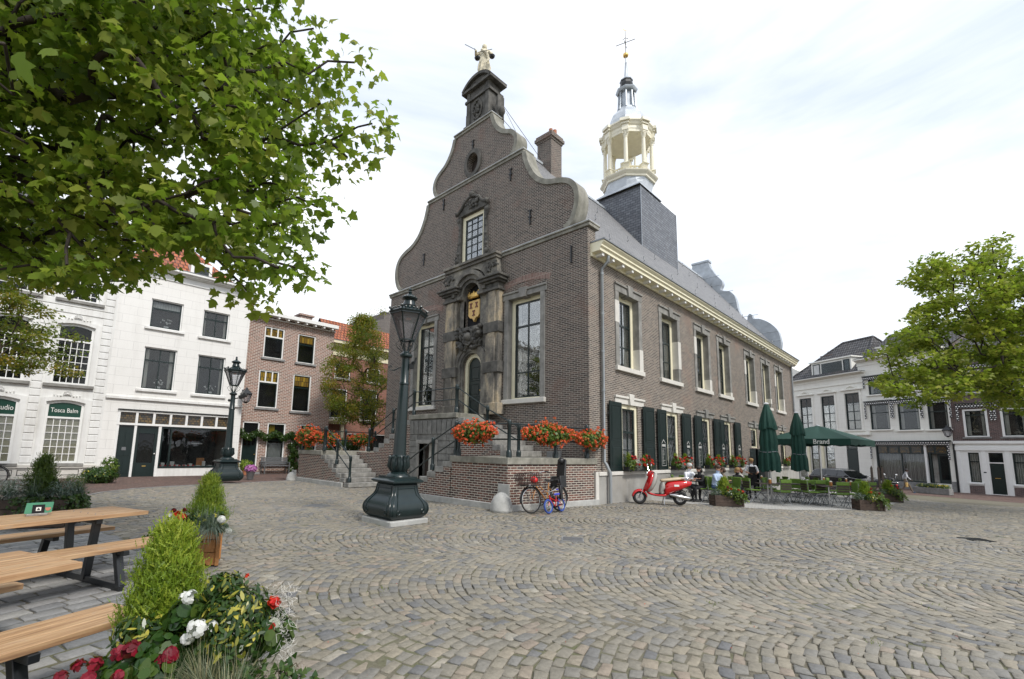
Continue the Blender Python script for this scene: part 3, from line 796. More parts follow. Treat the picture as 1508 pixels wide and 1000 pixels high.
ocul = [(-5.72+(x+5.72)*.85, 13.97+(y-13.97)*1.1) for x, y in ocul]
outer = [(-HW*2, 0), (0, 0), (0, 9.3)]+[(0, 9.3)]+mir(TAs, 1)+[(XC+2.92, 13.3)]+mir(TBs, 1)+[(XC+1.1, 15.84), (XC-1.1, 15.84)]+mir(TBs, -1)[::-1]+[(XC-2.92, 13.3)]+mir(TAs, -1)[::-1]+[(-11.58, 9.3)]
ded = [outer[0]]
for p in outer[1:]:
    if math.hypot(p[0]-ded[-1][0], p[1]-ded[-1][1]) > 1e-4: ded.append(p)
MB(FF).wall(ded, [door_op, niche_op, rect(*RW), rect(*LWN), rect(*GW), ocul], 0, -.45).build('gable_wall', 'hall_brick', hall)
# side walls
UPW = [(1.95, 3.45), (5.45, 7.0), (9.1, 10.6), (12.05, 13.55), (16.4, 17.95), (19.65, 21.15), (22.75, 24.4)]
LOW = [(2.05, 3.25), (5.72, 6.82), (9.3, 10.45), (12.45, 13.4)]
holes = [rect(a, b, 4.62, 7.35) for a, b in UPW]+[rect(a, b, 1.0, 3.3) for a, b in LOW]+[rect(16.75, 17.95, 2.05, 3.2), rect(23.0, 24.2, 1.0, 3.3), rect(16.35, 19.1, -.35, 2.0)]
MB(FS).wall([(.452, -.6), (27.2, -.6), (27.2, 8.5), (.452, 8.5)], holes, 0, -.45).build('side_wall', 'hall_brick_side', hall)
MB().box(-.44, .004, 0.004, .47, 0, 9.285).build('corner_pier', 'hall_brick_side', hall)
m = MB(); m.box(-11.58, -11.13, .452, 27.2, -.6, 8.5); m.box(-11.13, -.45, 26.75, 27.2, -.6, 8.5); m.build('rear_wall', 'hall_brick_side', hall)
# roof
re_x, re_z, rr_z = .12, 8.62, 16.3
sl_ = (rr_z-re_z)/(re_x-XC)
m = MB(); th = .16
m.prism([(re_x, re_z), (XC, rr_z), (2*XC-re_x, re_z), (2*XC-re_x+.25, re_z), (XC, rr_z-th*1.6), (re_x-.25, re_z)], .5, 26.8, axis='y')
# UV along the slope: build with an oriented frame instead
m = MB(); L = math.hypot(XC-re_x, rr_z-re_z)
def slopeframe(x0, z0, side):
    u = Vector((0, 1 if side > 0 else -1, 0)); v = Vector((XC-x0, 0, rr_z-z0)).normalized(); n = u.cross(v)
    y0 = .5 if side > 0 else 26.45
    return Matrix(((u.x, v.x, n.x, x0), (u.y, v.y, n.y, y0), (u.z, v.z, n.z, z0), (0, 0, 0, 1)))
for sd, x0 in ((1, re_x), (-1, 2*XC-re_x)):
    MB(slopeframe(x0, re_z, sd)).box(0, 25.95, 0, L-.02, -.12, 0).build('roof', 'slate', hall)
m = MB(); m.tube([(XC, .5, rr_z), (XC, 26.45, rr_z)], .09, 8); m.box(XC-.16, XC+.16, .5, 26.45, rr_z-.14, rr_z-.02); m.build('ridge', 'zinc_light', hall, smooth=.6)
m = MB(slopeframe(re_x, re_z, 1))
for i in range(9):
    for v_ in (1.6, 3.9, 6.2, 8.4):
        u_ = 2.0+i*2.9+(v_*1.3) % 1.7
        if u_ < 26 and not (8 < u_ < 15.5 and v_ > 4): m.tube([(u_, v_, .0), (u_, v_, .09), (u_+.02, v_+.14, .13), (u_+.02, v_+.2, .2)], .018, 5)
m.build_each('roof_hook', 'grey_metal', hall)
# shoulder and tier cornices
def capbox(u0, u1, v, t=.17, out=.09, depth=.6, mat='coping_stone'):
    m = MB(FF); m.box(u0, u1, v-t, v-.055, -depth+.05, out*.55); m.box(u0-.02, u1+.02, v-.055, v, -depth, out)
    m.build('string_course', mat, hall, bevel=.006)
    MB(FF).box(u0-.01, u1+.01, v, v+.022, -depth+.02, out-.015).build('lead_flashing', 'zinc_light', hall)
capbox(-11.68, -7.35, 9.32); capbox(-4.1, .10, 9.32, depth=.62)
capbox(XC-2.98, XC+2.98, 13.32, depth=.58); capbox(XC-1.2, XC+1.2, 15.86, depth=.58)
# curved stone copings: a ribbon following the outline
def ribbon(P, name, t=.2, y0=-.06, y1=.56, mat='coping_stone'):
    n = len(P); vs = []; fs = []
    for i in range(n):
        a = Vector(P[max(i-1, 0)]); b = Vector(P[min(i+1, n-1)]); d = (b-a).normalized(); nn = Vector((d.y, -d.x))
        if nn.x*(P[i][0]-XC) < 0 and abs(nn.x) > .2: nn = -nn
        vs.append((P[i], nn))
    # keep normals continuous
    for i in range(1, n):
        if vs[i][1].dot(vs[i-1][1]) < 0: vs[i] = (vs[i][0], -vs[i][1])
    W = []
    for p, nn in vs:
        q = (p[0]+nn.x*t, p[1]+nn.y*t); r = (p[0]-nn.x*.03, p[1]-nn.y*.03)
        W += [(r[0], y0, r[1]), (q[0], y0, q[1]), (q[0], y1, q[1]), (r[0], y1, r[1])]
    for i in range(n-1):
        for k in range(4):
            l = (k+1) % 4; fs.append((i*4+k, i*4+l, (i+1)*4+l, (i+1)*4+k))
    fs += [(3, 2, 1, 0), (4*n-4, 4*n-3, 4*n-2, 4*n-1)]
    m = MB(); m.add(W, fs)
    o = m.build(name, mat, hall, smooth=.5)
    bm = bmesh.new(); bm.from_mesh(o.data); bmesh.ops.recalc_face_normals(bm, faces=bm.faces); bm.to_mesh(o.data); bm.free()
    return o
for s in (1, -1):
    ribbon(mir(TAs, s), 'coping', .16); ribbon(mir(TBs, s), 'coping', .15)
# pinnacle with segmental pediment and statue
m = MB(FF)
m.box(-6.33, -4.95, 15.88, 17.0, -.85, -.12); m.box(-6.5, -4.78, 15.88, 16.05, -.92, -.05)
m.box(-6.42, -4.86, 17.0, 17.1, -.94, -.03); m.box(-6.30, -4.98, 17.1, 17.42, -.85, -.11)
for u in (-6.34, -5.16): m.box(u, u+.22, 16.05, 17.0, -.5, -.07); m.box(u+.01, u+.2, 17.1, 17.42, -.5, -.07)
m.box(-6.56, -4.72, 17.42, 17.52, -1.0, .06)
sg = [(-6.5, 17.52), (-4.78, 17.52)]+arc(-5.64, 16.72, 1.175, 43, 137, 12)
m.prism(sg, -.95, -.06, axis='z'); pts = arc(-5.64, 16.72, 1.24, 42, 138, 14)
m.prism(pts+arc(-5.64, 16.72, 1.12, 138, 42, 14), -1.02, .08, axis='z')
m.box(-5.9, -5.38, 17.9, 18.08, -.7, -.2)
pin = m.build('pinnacle', 'black_stone', hall, bevel=.01)
m = MB(FF)
for i in range(46):
    a = rng.uniform(0, 6.28); r = rng.uniform(0, 1); m.ball((-5.65+.3*r*math.cos(a), 16.5+.42*r*math.sin(a), -.1), rng.uniform(.04, .09), 6, 4)
m.tube([(-5.65+.27*math.cos(t*.5), 16.5+.4*math.sin(t*.5), -.08) for t in range(13)], .04, 5, closed=True)
m.build('carved_cartouche', 'black_stone', pin, smooth=1.0)
m = MB()
for sx in (-6.62, -4.72):
    m.prism([(sx+.0, 15.88), (sx+.13, 15.88), (sx+.13, 16.75), (sx, 16.6)] if sx > -5 else [(sx, 15.88), (sx+.13, 15.88), (sx+.13, 16.6), (sx, 16.75)], .3, .7, axis='y'); m.ball((sx+.12*(1 if sx > -5 else 0), .5, 16.12), .2, 8, 6)
m.build_each('scroll_bracket', 'black_stone', pin, smooth=.6, per=2)
for o_ in [pin]+list(pin.children):
    me_ = o_.data; c_ = np.empty(len(me_.vertices)*3); me_.vertices.foreach_get('co', c_); c_ = c_.reshape(-1, 3)
    c_[:, 2] = np.interp(c_[:, 2], [15.88, 17.1, 17.5, 18.08], [15.88, 17.3, 17.76, 18.4]); me_.vertices.foreach_set('co', c_.ravel()); me_.update()
# iron stay rods behind the pinnacle
m = MB(); m.tube([(-5.5, .9, 17.9), (-5.6, 4.6, 16.35)], .012, 5); m.tube([(-5.25, .95, 16.7), (-5.4, 2.9, 16.35)], .012, 5); m.tube([(-5.55, 1.9, 17.4), (-5.2, 2.3, 16.3)], .01, 5)
m.build('stay_rod', 'black_iron', hall)
# wall anchors
def anchor(u, v, h, tipped=True):
    m = MB(FF); m.bar((u, v-h/2, .03), (u, v+h/2, .03), .045, .05); m.ball((u, v-h/2, .035), .035, 6, 4)
    if tipped:
        m.box(u-.07, u+.07, v-.02, v+.03, .01, .06); m.tube([(u, v+h*.4, .04), (u-.08, v+h*.52, .04), (u-.09, v+h*.4, .04)], .016, 5); m.tube([(u, v+h*.4, .04), (u+.08, v+h*.52, .04), (u+.09, v+h*.4, .04)], .016, 5)
    m.build('wall_anchor', 'black_iron', hall)
for u, v, h, tp in ((-3.5, 12.5, .5, 1), (-2.48, 10.33, .55, 1), (-.64, 8.33, .6, 0), (-7.62, 12.75, .5, 1), (-8.95, 10.47, .55, 1), (-5.75, 14.86, .42, 1)): anchor(u, v, h, tp)
# oculus ring
m = MB(FF)
ro = [(-5.72+.52*math.cos(rad(a)), 13.97+.66*math.sin(rad(a))) for a in range(0, 360, 12)]
ri_ = [(-5.72+.35*math.cos(rad(a)), 13.97+.46*math.sin(rad(a))) for a in range(0, 360, 12)]
m.wall(ro, [ri_], .09, -.3); m.build('round_window_surround', 'black_stone', hall, bevel=.02)
MB(FF).wall([(-5.72+.42*math.cos(rad(a)), 13.97+.52*math.sin(rad(a))) for a in range(0, 360, 15)], [], -.26, -.3).build('louvre', 'dark_wood', hall)
# gable window
sash(FF, hall, *GW, -.03, fw=.17, cols=3, rows=(.17, .35, (.53,), .7, .86), bars=.028, curtain=('sides', .22))
m = MB(FF)
for s in (1, -1):
    c = -5.6; e = c+s*.7
    pts = [(e, 9.5), (e+s*.33, 9.5), (e+s*.36, 9.62), (e+s*.22, 9.85), (e+s*.25, 10.15), (e+s*.16, 10.4), (e+s*.14, 11.2), (e+s*.24, 11.4), (e+s*.26, 11.62), (e+s*.12, 11.75), (e, 11.72)]
    m.prism(pts, -.02, .09, axis='z')
    for k, (uu, vv, rr) in enumerate(((.2, 9.68, .13), (.15, 9.98, .1), (.12, 10.45, .08), (.11, 10.8, .06), (.16, 11.5, .11), (.1, 11.1, .06))): m.ball((e+s*uu, vv, .09), rr, 8, 5, sz=.6)
    m.tube([(e+s*.2+.09*math.cos(t), 9.72+.13*math.sin(t), .12) for t in (0, .8, 1.6, 2.4, 3.2, 4, 4.8)], .03, 5)
# hood: flattened scrolls meeting at a shell
m.prism([(-6.45, 11.64), (-4.75, 11.64), (-4.68, 11.78), (-4.9, 11.86), (-5.05, 12.05), (-5.3, 12.2), (-5.6, 12.26), (-5.9, 12.2), (-6.15, 12.05), (-6.3, 11.86), (-6.52, 11.78)], -.02, .12, axis='z')
for s in (1, -1):
    m.tube([(-5.6+s*.98, 11.74, .16), (-5.6+s*.8, 11.84, .16), (-5.6+s*.62, 11.95, .17), (-5.6+s*.45, 12.18, .17), (-5.6+s*.2, 12.3, .17), (-5.6, 12.34, .17)], .06, 6)
    m.ball((-5.6+s*.9, 11.82, .15), .11, 8, 5)
for i in range(26): m.ball((-5.6+rng.uniform(-.42, .42), 11.92+rng.uniform(-.1, .22), .14), rng.uniform(.04, .09), 6, 4)
m.ball((-5.6, 12.42, .12), .16, 8, 5); m.ball((-5.6, 12.58, .1), .09, 8, 5)
m.build('carved_window_surround', 'black_stone', hall, smooth=.6)
# front windows with stone architraves
for (u0, u1, v0, v1), c in ((RW, ('sides', .16)), (LWN, ('net', (.72, 1)))):
    f_ = sash(FF, hall, u0, u1, v0, v1, -.2, fw=.15, cols=2, rows=(.26, (.745,)), bars=.045, curtain=c, pane='pane')
    surround(FF, hall, u0, u1, v0, v1, .2, out=.05, inn=-.3, ears=.08)
    # relieving arch of red headers
    cu = (u0+u1)/2; Rr = 3.6; aa = math.degrees(math.asin(1.15/Rr)); cv = v1+.38-Rr*math.cos(rad(aa))
    ar = arc(cu, cv, Rr, 90-aa, 90+aa, 10)+arc(cu, cv, Rr+.24, 90+aa, 90-aa, 10)
    MB(FF).prism(ar, -.05, .008, axis='z').build('relieving_arch', 'red_relief_brick', hall)
# side windows
for i, (a, b) in enumerate(UPW):
    sash(FS, hall, a, b, 4.62, 7.35, -.22, fw=.17, cols=2, rows=(.3, (.63,)), bars=.045, curtain=[('sides', .3), ('sides', .2), ('net', (.45, 1)), ('sides', .15), ('sides', .2), ('net', (.6, 1)), ('sides', .2)][i])
    surround(FS, hall, a, b, 4.62, 7.35, .24, out=.04, inn=-.3, ears=.03)
    # newer, paler stones let into one jamb of each surround
    pz = MB(FS); pv = [(1.2, .0), (1.7, .6), (.8, .0), (.35, 0), (1.1, 0), (.45, .3), (1.25, 0)][i]
    pz.box(b-.008, b+.274, 4.62+pv[1], 4.62+pv[1]+pv[0]*.7, -.3, .046)
    if i % 2 == 0: pz.box(a-.274, a+.008, 6.2, 6.2+.8, -.3, .046)
    pz.build_each('replaced_stone', 'light_stone', hall)
for i, (a, b) in enumerate(LOW):
    sash(FS, hall, a, b, 1.0, 3.3, -.05, fw=.15, cols=2 if i == 0 else 1, rows=(.3, (.6,)) if i == 0 else ((.55,),), bars=.04, curtain=('net', (0, 1)) if i < 2 else None, lead=(i > 0) or None)
for a, b, v1 in [(a, b, 3.3) for a, b in LOW]+[(16.75, 17.95, 3.2), (23.0, 24.2, 3.3)]:
    c = (a+b)/2; m = MB(FS)
    m.box(c-1.05, c+1.05, v1, v1+.2, -.1, .03); m.box(c-1.08, c+1.08, v1+.2, v1+.28, -.05, .08)
    m.prism([(c-.12, v1-.02), (c+.12, v1-.02), (c+.19, v1+.38), (c-.19, v1+.38)], -.1, .11, axis='z')
    m.build('lintel', 'light_stone' if a < 9 else 'window_stone', hall, bevel=.006)
sash(FS, hall, 16.75, 17.95, 2.05, 3.2, -.05, fw=.14, cols=1, rows=(), curtain=None)
sash(FS, hall, 23.0, 24.2, 1.0, 3.3, -.05, fw=.14, cols=2, rows=((.6,),))
# door recess in the side wall with its two black leaves
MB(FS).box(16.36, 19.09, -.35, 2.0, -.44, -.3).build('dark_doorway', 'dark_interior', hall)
for u, a in ((16.3, 1), (19.15, -1)):
    m = MB(FS); m.box(u-.03 if a > 0 else u-1.2, u+1.2 if a > 0 else u+.03, -.35, 2.06, -.07, -.01)
    for k in range(2): 
        uu = (u+.12) if a > 0 else (u-1.05)
        m.box(uu, uu+.9, .0+k*1.0, .85+k*1.0, -.01, .012)
    m.build('door', 'shutter_paint', hall, bevel=.006)
# plinth
m = MB(FS); m.box(.32, 16.3, -.6, .86, 0, .13); m.box(19.2, 27.25, -.6, .86, 0, .13); m.build('plinth', 'plinth_render', hall, bevel=.01)
m = MB(FS); m.box(.30, 16.3, .86, .98, 0, .17); m.box(19.2, 27.27, .86, .98, 0, .17); m.build('plinth_ledge', 'light_stone', hall, bevel=.01)
# eaves cornice with blocks
m = MB(FS); u0, u1 = .14, 27.35
prof = [(0, 8.12), (.07, 8.12), (.07, 8.24), (.38, 8.24), (.38, 8.34), (.44, 8.38), (.44, 8.44), (.52, 8.52), (.52, 8.57), (0, 8.57)]
m2 = MB(); m2.prism([(x, z) for x, z in prof], u0, u1, axis='y'); m2.build('eaves_cornice', 'cream_paint', hall, bevel=.004)
m2 = MB(); n_ = 40
for i in range(n_): y = u0+.22+i*(u1-u0-.5)/(n_-1); m2.box(.07, .33, y, y+.13, 8.14, 8.24)
m2.build_each('cornice_block', 'white_paint', hall)
MB().box(.02, .56, u0-.02, u1+.02, 8.57, 8.62).build('gutter_edge', 'grey_metal', hall)
# downpipes
def pipe(y, kink=True):
    m = MB(); p = [(.36, y, 8.2), (.34, y, 8.02), (.1, y, 7.8), (.1, y, 1.3), (.16, y+.02, 1.22), (.24, y+.12, .95), (.24, y+.12, gz(0, y)+.02)] if kink else [(.1, y, 8.2), (.1, y, -.7)]
    m.tube(p, .055, 10)
    for z in (7.6, 6.2, 4.9, 3.6, 2.3): m.tube([(.1, y, z), (.1, y, z+.07)], .07, 10)
    m.build('downpipe', 'downpipe_grey', hall, smooth=.7)
pipe(.70); pipe(26.95, False)
# shutters; menu boards painted on some
def shutter(u, wdt, board=None, ang=0.0):
    T = FS @ Matrix.Translation((u, 0, .07)) @ Matrix.Rotation(ang, 4, 'Y'); m = MB(T)
    m.box(0, wdt, 1.0, 3.32, 0, .045)
    st = .085
    for a, b in ((1.12, 1.85), (2.0, 3.2)):
        for e in ((st, st+.02, a, b), (wdt-st-.02, wdt-st, a, b), (st, wdt-st, a, a+.02), (st, wdt-st, b-.02, b)): m.box(e[0], e[1], e[2], e[3], .045, .058)
        m.box(st+.06, wdt-st-.06, a+.07, b-.07, .045, .056)
    s = m.build('shutter', 'shutter_paint', hall, bevel=.005)
    h = MB(T)
    for z in (1.35, 2.9): h.bar((-.06, z, -.02), (.1, z, .05), .03, .03)
    h.build('hinge', 'black_iron', s)
    if board:
        b = MB(T); c = wdt/2
        b.prism([(c-.17, 2.02), (c, 2.16), (c+.17, 2.02), (c+.13, 2.02), (c, 2.12), (c-.13, 2.02)], .059, .066, axis='z')
        b.box(c-.15, c+.15, 1.88, 1.97, .059, .065)
        if board == 'frame':
            for e in ((c-.19, c-.175, 1.15, 2.0), (c+.175, c+.19, 1.15, 2.0), (c-.19, c+.19, 1.14, 1.155)): b.box(*e, .059, .064)
        for k in range(11): 
            L_ = rng.uniform(.1, .27); b.box(c-.13, c-.13+L_, 1.78-k*.055, 1.795-k*.055, .059, .063)
        if board == 'list': b.bar((c-.02, 1.35, .062), (c+.13, 1.55, .062), .012); b.bar((c+.02, 1.25, .062), (c+.16, 1.4, .062), .012)
        b.build('menu_lettering', 'board_text', s)
    return s
for u, wd, bd in ((1.08, .80, None), (3.5, .9, None), (4.68, .78, 'frame'), (7.02, .92, 'list'), (8.35, .85, 'frame'), (10.72, .68, None), (11.42, .70, 'list'), (13.7, .95, 'frame')): shutter(u, wd, bd)
# ------------------------------------------------------------------ sandstone doorway
PZ = .3
m = MB(FF)
for u0, u1 in ((-6.98, -6.18), (-4.53, -3.75)):
    m.box(u0-.1, u1+.1, 2.92, 3.35, 0, PZ+.1)      # base
    m.box(u0+.04, u1-.04, 3.35, 7.75, 0, PZ-.04)
    m.box(u0+.2, u1-.2, 3.35, 7.75, 0, PZ+.02)
m.build_each('pilaster', 'portal_stone', hall, bevel=.015, per=3)
m = MB(FF)
for u0, u1 in ((-6.98, -6.18), (-4.53, -3.75)):
    for v0, v1 in ((4.52, 4.95), (6.08, 6.5)): m.box(u0-.02, u1+.02, v0, v1, 0, PZ+.04)
m.build_each('dark_band', 'black_stone', hall, bevel=.015)
m = MB(FF)
for u0, u1 in ((-6.18, -5.93), (-4.87, -4.53)): m.box(u0, u1, 2.92, 7.75, 0, .1)
# spandrels above the door and around the niche
m.wall([(-6.18, 4.93), (-5.93, 4.93)]+arc(-5.4, 4.93, .55, 180, 0, 10)[1:]+[(-4.53, 4.93), (-4.53, 6.6), (-6.18, 6.6)], [], .12, 0)
m.wall([(-6.18, 6.6), (-5.93, 6.6), (-5.93, 7.92)]+arc(-5.44, 7.92, .49, 180, 0, 10)+[(-4.95, 6.6), (-4.53, 6.6), (-4.53, 8.4), (-6.18, 8.4)], [], .12, 0)
m.build('doorway_panel', 'portal_grey', hall, bevel=.01)
m = MB(FF)   # door arch mouldings
for r0, r1, z in ((.62, .78, .16), (.78, .95, .2)):
    m.wall([(-5.4-r1, 3.3), (-5.4-r0, 3.3)]+arc(-5.4, 4.93, r0, 180, 0, 12)+[(-5.4+r0, 3.3), (-5.4+r1, 3.3)]+arc(-5.4, 4.93, r1, 0, 180, 12), [], z, .0)
m.build('arch_moulding', 'portal_grey', hall, bevel=.015)
# entablature blocks, big arch and attic
m = MB(FF)
for u0, u1 in ((-6.95, -6.2), (-4.5, -3.78)):
    for k, (z0, z1, e) in enumerate(((7.75, 7.85, .06), (7.85, 8.05, .0), (8.05, 8.13, .1), (8.13, 8.24, .2), (8.24, 8.32, .27))): m.box(u0-e, u1+e, z0, z1, -.02, PZ+.02+e)
m.build_each('entablature_block', 'black_stone', hall, bevel=.012, per=5)
m = MB(FF)
for r0, r1, z in ((.50, .64, .22), (.64, .82, .30), (.82, 1.0, .40)):
    m.wall(arc(-5.44, 7.92, r0, 180, 0, 14)+arc(-5.44, 7.92, r1, 0, 180, 14), [], z, 0)
for s in (1, -1):
    m.box(-5.44+s*.5, -5.44+s*1.0, 7.78, 7.92, 0, .34)
m.wall([(-6.9, 8.32), (-6.42, 8.32)]+arc(-5.44, 7.92, 1.06, 158, 22, 12)+[(-4.45, 8.32), (-3.85, 8.32), (-3.95, 9.1), (-6.85, 9.1)], [], .28, 0)
m.box(-6.95, -3.9, 9.1, 9.22, -.3, .36); m.box(-7.0, -3.85, 9.22, 9.32, -.5, .44)
m.build('doorway_attic', 'portal_grey', hall, bevel=.015)
m = MB(FF)
for s in (1, -1):
    cu = -5.44+s*1.28
    for k in range(5): m.tube([(cu+s*rng.uniform(-.2, .2)+.18*math.cos(t), 8.75+.22*math.sin(t)+rng.uniform(-.03, .03), .32) for t in (0, 1, 2, 3, 4)], .035, 5)
m.build('carved_scroll', 'black_stone', hall, smooth=1)
# carved trophy under the niche
m = MB(FF)
for i in range(70):
    u_ = -5.42+rng.uniform(-.75, .62); v_ = 6.0+rng.uniform(-.42, .52)
    if abs(u_+5.42) < .1: continue
    m.ball((u_, v_, .16+rng.uniform(0, .1)), rng.uniform(.06, .14), 6, 4, sz=1.1)
for i in range(16):
    u_ = -5.42+rng.uniform(-.6, .5); v_ = 5.9+rng.uniform(-.2, .4); a = rng.uniform(0, 3.1)
    m.tube([(u_, v_, .26), (u_+.14*math.cos(a), v_+.14*math.sin(a), .33), (u_+.34*math.cos(a+.3), v_+.34*math.sin(a+.3), .27)], [.05, .055, .02], 6)
m.tube([(-5.42+.25*math.cos(t), 6.1+.33*math.sin(t), .3) for t in (0, .7, 1.4, 2.1, 2.8, 3.5, 4.2, 4.9, 5.6)], .055, 6, closed=True); m.ball((-5.42, 6.1, .22), .22, 8, 6, sz=1.3)
m.build('carved_trophy', 'black_stone', hall, smooth=1)
# niche: black field, gilt crown, yellow shield with three dark stone marks
MB(FF).wall([(-5.93, 6.6), (-4.95, 6.6)]+arc(-5.44, 7.92, .49, 0, 180, 12), [], -.12, -.2).build('niche_field', 'cloth_black', hall)
m = MB(FF); sh = [(-5.76, 7.72), (-5.1, 7.72), (-5.1, 7.1), (-5.2, 6.98), (-5.34, 6.95), (-5.43, 6.8), (-5.52, 6.95), (-5.66, 6.98), (-5.76, 7.1)]
m.prism(sh, -.12, .02, axis='z'); shd = m.build('shield', 'gold_paint', hall, bevel=.012)
m = MB(FF)
for u_, v_ in ((-5.6, 7.5), (-5.27, 7.5), (-5.43, 7.17)):
    for dz in (-.09, .09): m.box(u_-.075, u_+.075, v_+dz-.025, v_+dz+.025, .02, .04)
    m.prism([(u_-.045, v_-.065), (u_+.045, v_-.065), (u_+.03, v_), (u_+.045, v_+.065), (u_-.045, v_+.065), (u_-.03, v_)], .02, .038, axis='z')
m.build_each('shield_charge', 'copper_brown', shd, per=3)
m = MB(FF); m.tube([(-5.72+.58*i/8, 7.86-.03*math.sin(PI*i/8), .03+.06*math.sin(PI*i/8)) for i in range(9)], .055, 8)
for i in range(5):
    u_ = -5.70+.135*i; h = .17 if i % 2 == 0 else .11
    m.prism([(u_-.06, 7.9), (u_+.06, 7.9), (u_+.075, 7.9+h*.7), (u_, 7.9+h), (u_-.075, 7.9+h*.7)], -.02, .07, axis='z'); m.ball((u_, 7.92+h, .03), .035, 6, 5)
m.box(-5.7, -5.15, 7.84, 7.95, -.1, .02)
m.build('crown', 'gold', hall, smooth=.6)
# front door: black panelled leaf with cream arched frame
m = MB(FF); m.wall([(-5.93, 2.95), (-5.78, 2.95), (-5.78, 4.93)]+arc(-5.4, 4.93, .38, 180, 0, 10)+[(-5.02, 2.95), (-4.87, 2.95), (-4.87, 4.93)]+arc(-5.4, 4.93, .53, 0, 180, 10), [], -.05, -.2)
m.build('door_frame', 'cream_paint', hall, bevel=.008)
m = MB(FF); m.wall([(-5.78, 2.95), (-5.02, 2.95)]+arc(-5.4, 4.93, .38, 0, 180, 10), [], -.14, -.22)
dd = m.build('door', 'black_green_paint', hall, bevel=.004)
m = MB(FF)
for v0, v1 in ((3.05, 3.6), (3.7, 4.25), (4.35, 4.95)):
    for e in ((-5.7, -5.66, v0, v1), (-5.14, -5.1, v0, v1), (-5.66, -5.14, v0, v0+.04), (-5.66, -5.14, v1-.04, v1)): m.box(*e, -.14, -.115)
    m.box(-5.6, -5.2, v0+.1, v1-.1, -.14, -.12)
m.build('door_panel', 'black_green_paint', dd, bevel=.006)
MB(FF).ball((-5.08, 3.95, -.1), .03, 8, 6).build('door_knob', 'gold', dd, smooth=3)
# ------------------------------------------------------------------ chimney
ch = MB(); cx, cyy = -5.55, 5.25; ch.lathe([(.60, 13.8), (.60, 17.35), (.66, 17.4), (.66, 17.48), (.75, 17.5), (.75, 17.66), (.68, 17.7), (.68, 17.8)], 4, (cx, cyy, 0), off=PI/4, sx=1.05, sy=1.05)
cho = ch.build('chimney', 'hall_brick', hall)
m = MB(); 
for i, (dx, dy, mt) in enumerate(((-.22, 0, 0), (.08, 0, 1), (.3, .05, 0))): m.lathe([(.11, 17.8), (.1, 18.15 if mt == 0 else 18.3), (.07, 18.15 if mt == 0 else 18.3)], 10, (cx+dx, cyy+dy, 0))
m.build('chimney_pot', 'terracotta', cho, smooth=.7)
# ------------------------------------------------------------------ slate tower base and lantern
TX0, TX1, TY0, TY1 = -6.1, -3.4, 11.0, 15.85
m = MB(); m.box(TX0, TX1, TY0, TY1, 11.5, 16.85); tb = m.build('tower_base', 'slate_dark', hall)
m = MB()
for (x, y) in ((TX1, TY0), (TX1, TY1), (TX0, TY0)): m.box(x-.015, x+.015, y-.015, y+.015, 11.6, 16.87)
m.build_each('corner_flashing', 'zinc', tb)
OX, OY = -4.75, 12.2
_before = set(bpy.data.objects)
o8 = PI/8
def ogee_sq():
    # square eaves narrowing in a concave sweep to the octagon
    vs = []; fs = []; N = 16; rings = [(1.0, 16.82, 0.0), (1.0, 16.92, 0), (.86, 17.3, .35), (.78, 17.75, .8), (.74, 18.25, 1.0)]
    for k, (sc, z, t) in enumerate(rings):
        for i in range(N):
            a = 2*PI*i/N+o8/1.0*0
            ca, sa = math.cos(a), math.sin(a); sq = (2.62 if k < 2 else 2.5)/max(abs(ca), abs(sa))
            oc = 2.30*math.cos(PI/8)/math.cos(((a+PI/8) % (PI/4))-PI/8)
            r = (sq*(1-t)*sc/1.0+oc*t)
            vs.append((OX+r*ca, OY+r*sa, z))
    for k in range(len(rings)-1):
        for i in range(N):
            j = (i+1) % N; fs.append((k*N+i, k*N+j, (k+1)*N+j, (k+1)*N+i))
    return MB().add(vs, fs)
ogee_sq().build('lead_skirt', 'zinc_light', hall)
m = MB(); m.lathe([(2.34, 18.05), (2.42, 18.08), (2.46, 18.25), (2.62, 18.4), (2.72, 18.52), (2.75, 18.62), (2.4, 18.66)], 8, (OX, OY, 0), off=o8); m.lathe([(2.35, 18.5), (2.2, 18.75), (0, 18.8)], 8, (OX, OY, 0), off=o8)
m.build('lantern_base', 'tower_cream', hall)
RC = 1.92
m = MB()
for k in range(8):
    a = o8+k*PI/4; cx_, cy_ = OX+RC*math.cos(a), OY+RC*math.sin(a)
    T = Matrix.Translation((cx_, cy_, 0)) @ Matrix.Rotation(a, 4, 'Z')
    m.box(-.26, .26, -.26, .26, 18.65, 19.35, T); m.box(-.31, .31, -.31, .31, 19.35, 19.45, T)
m.build_each('pedestal', 'tower_cream', hall, bevel=.01, per=2)
for k in range(8):
    a = o8+k*PI/4; m = MB()
    m.lathe([(.2, 19.45), (.2, 19.52), (.165, 19.56), (.17, 20.6), (.145, 21.75), (.17, 21.78), (.15, 21.84), (.2, 22.0), (.24, 22.2), (.26, 22.3)], 14, (OX+RC*math.cos(a), OY+RC*math.sin(a), 0))
    T = Matrix.Translation((OX+RC*math.cos(a), OY+RC*math.sin(a), 0)) @ Matrix.Rotation(a, 4, 'Z'); m.box(-.25, .25, -.25, .25, 22.22, 22.32, T)
    for q in (-1, 1):
        m.ball((.2, q*.2, 22.14), .075, 6, 5, T=T)
    m.build('column', 'tower_cream', hall, smooth=.6)
m = MB()
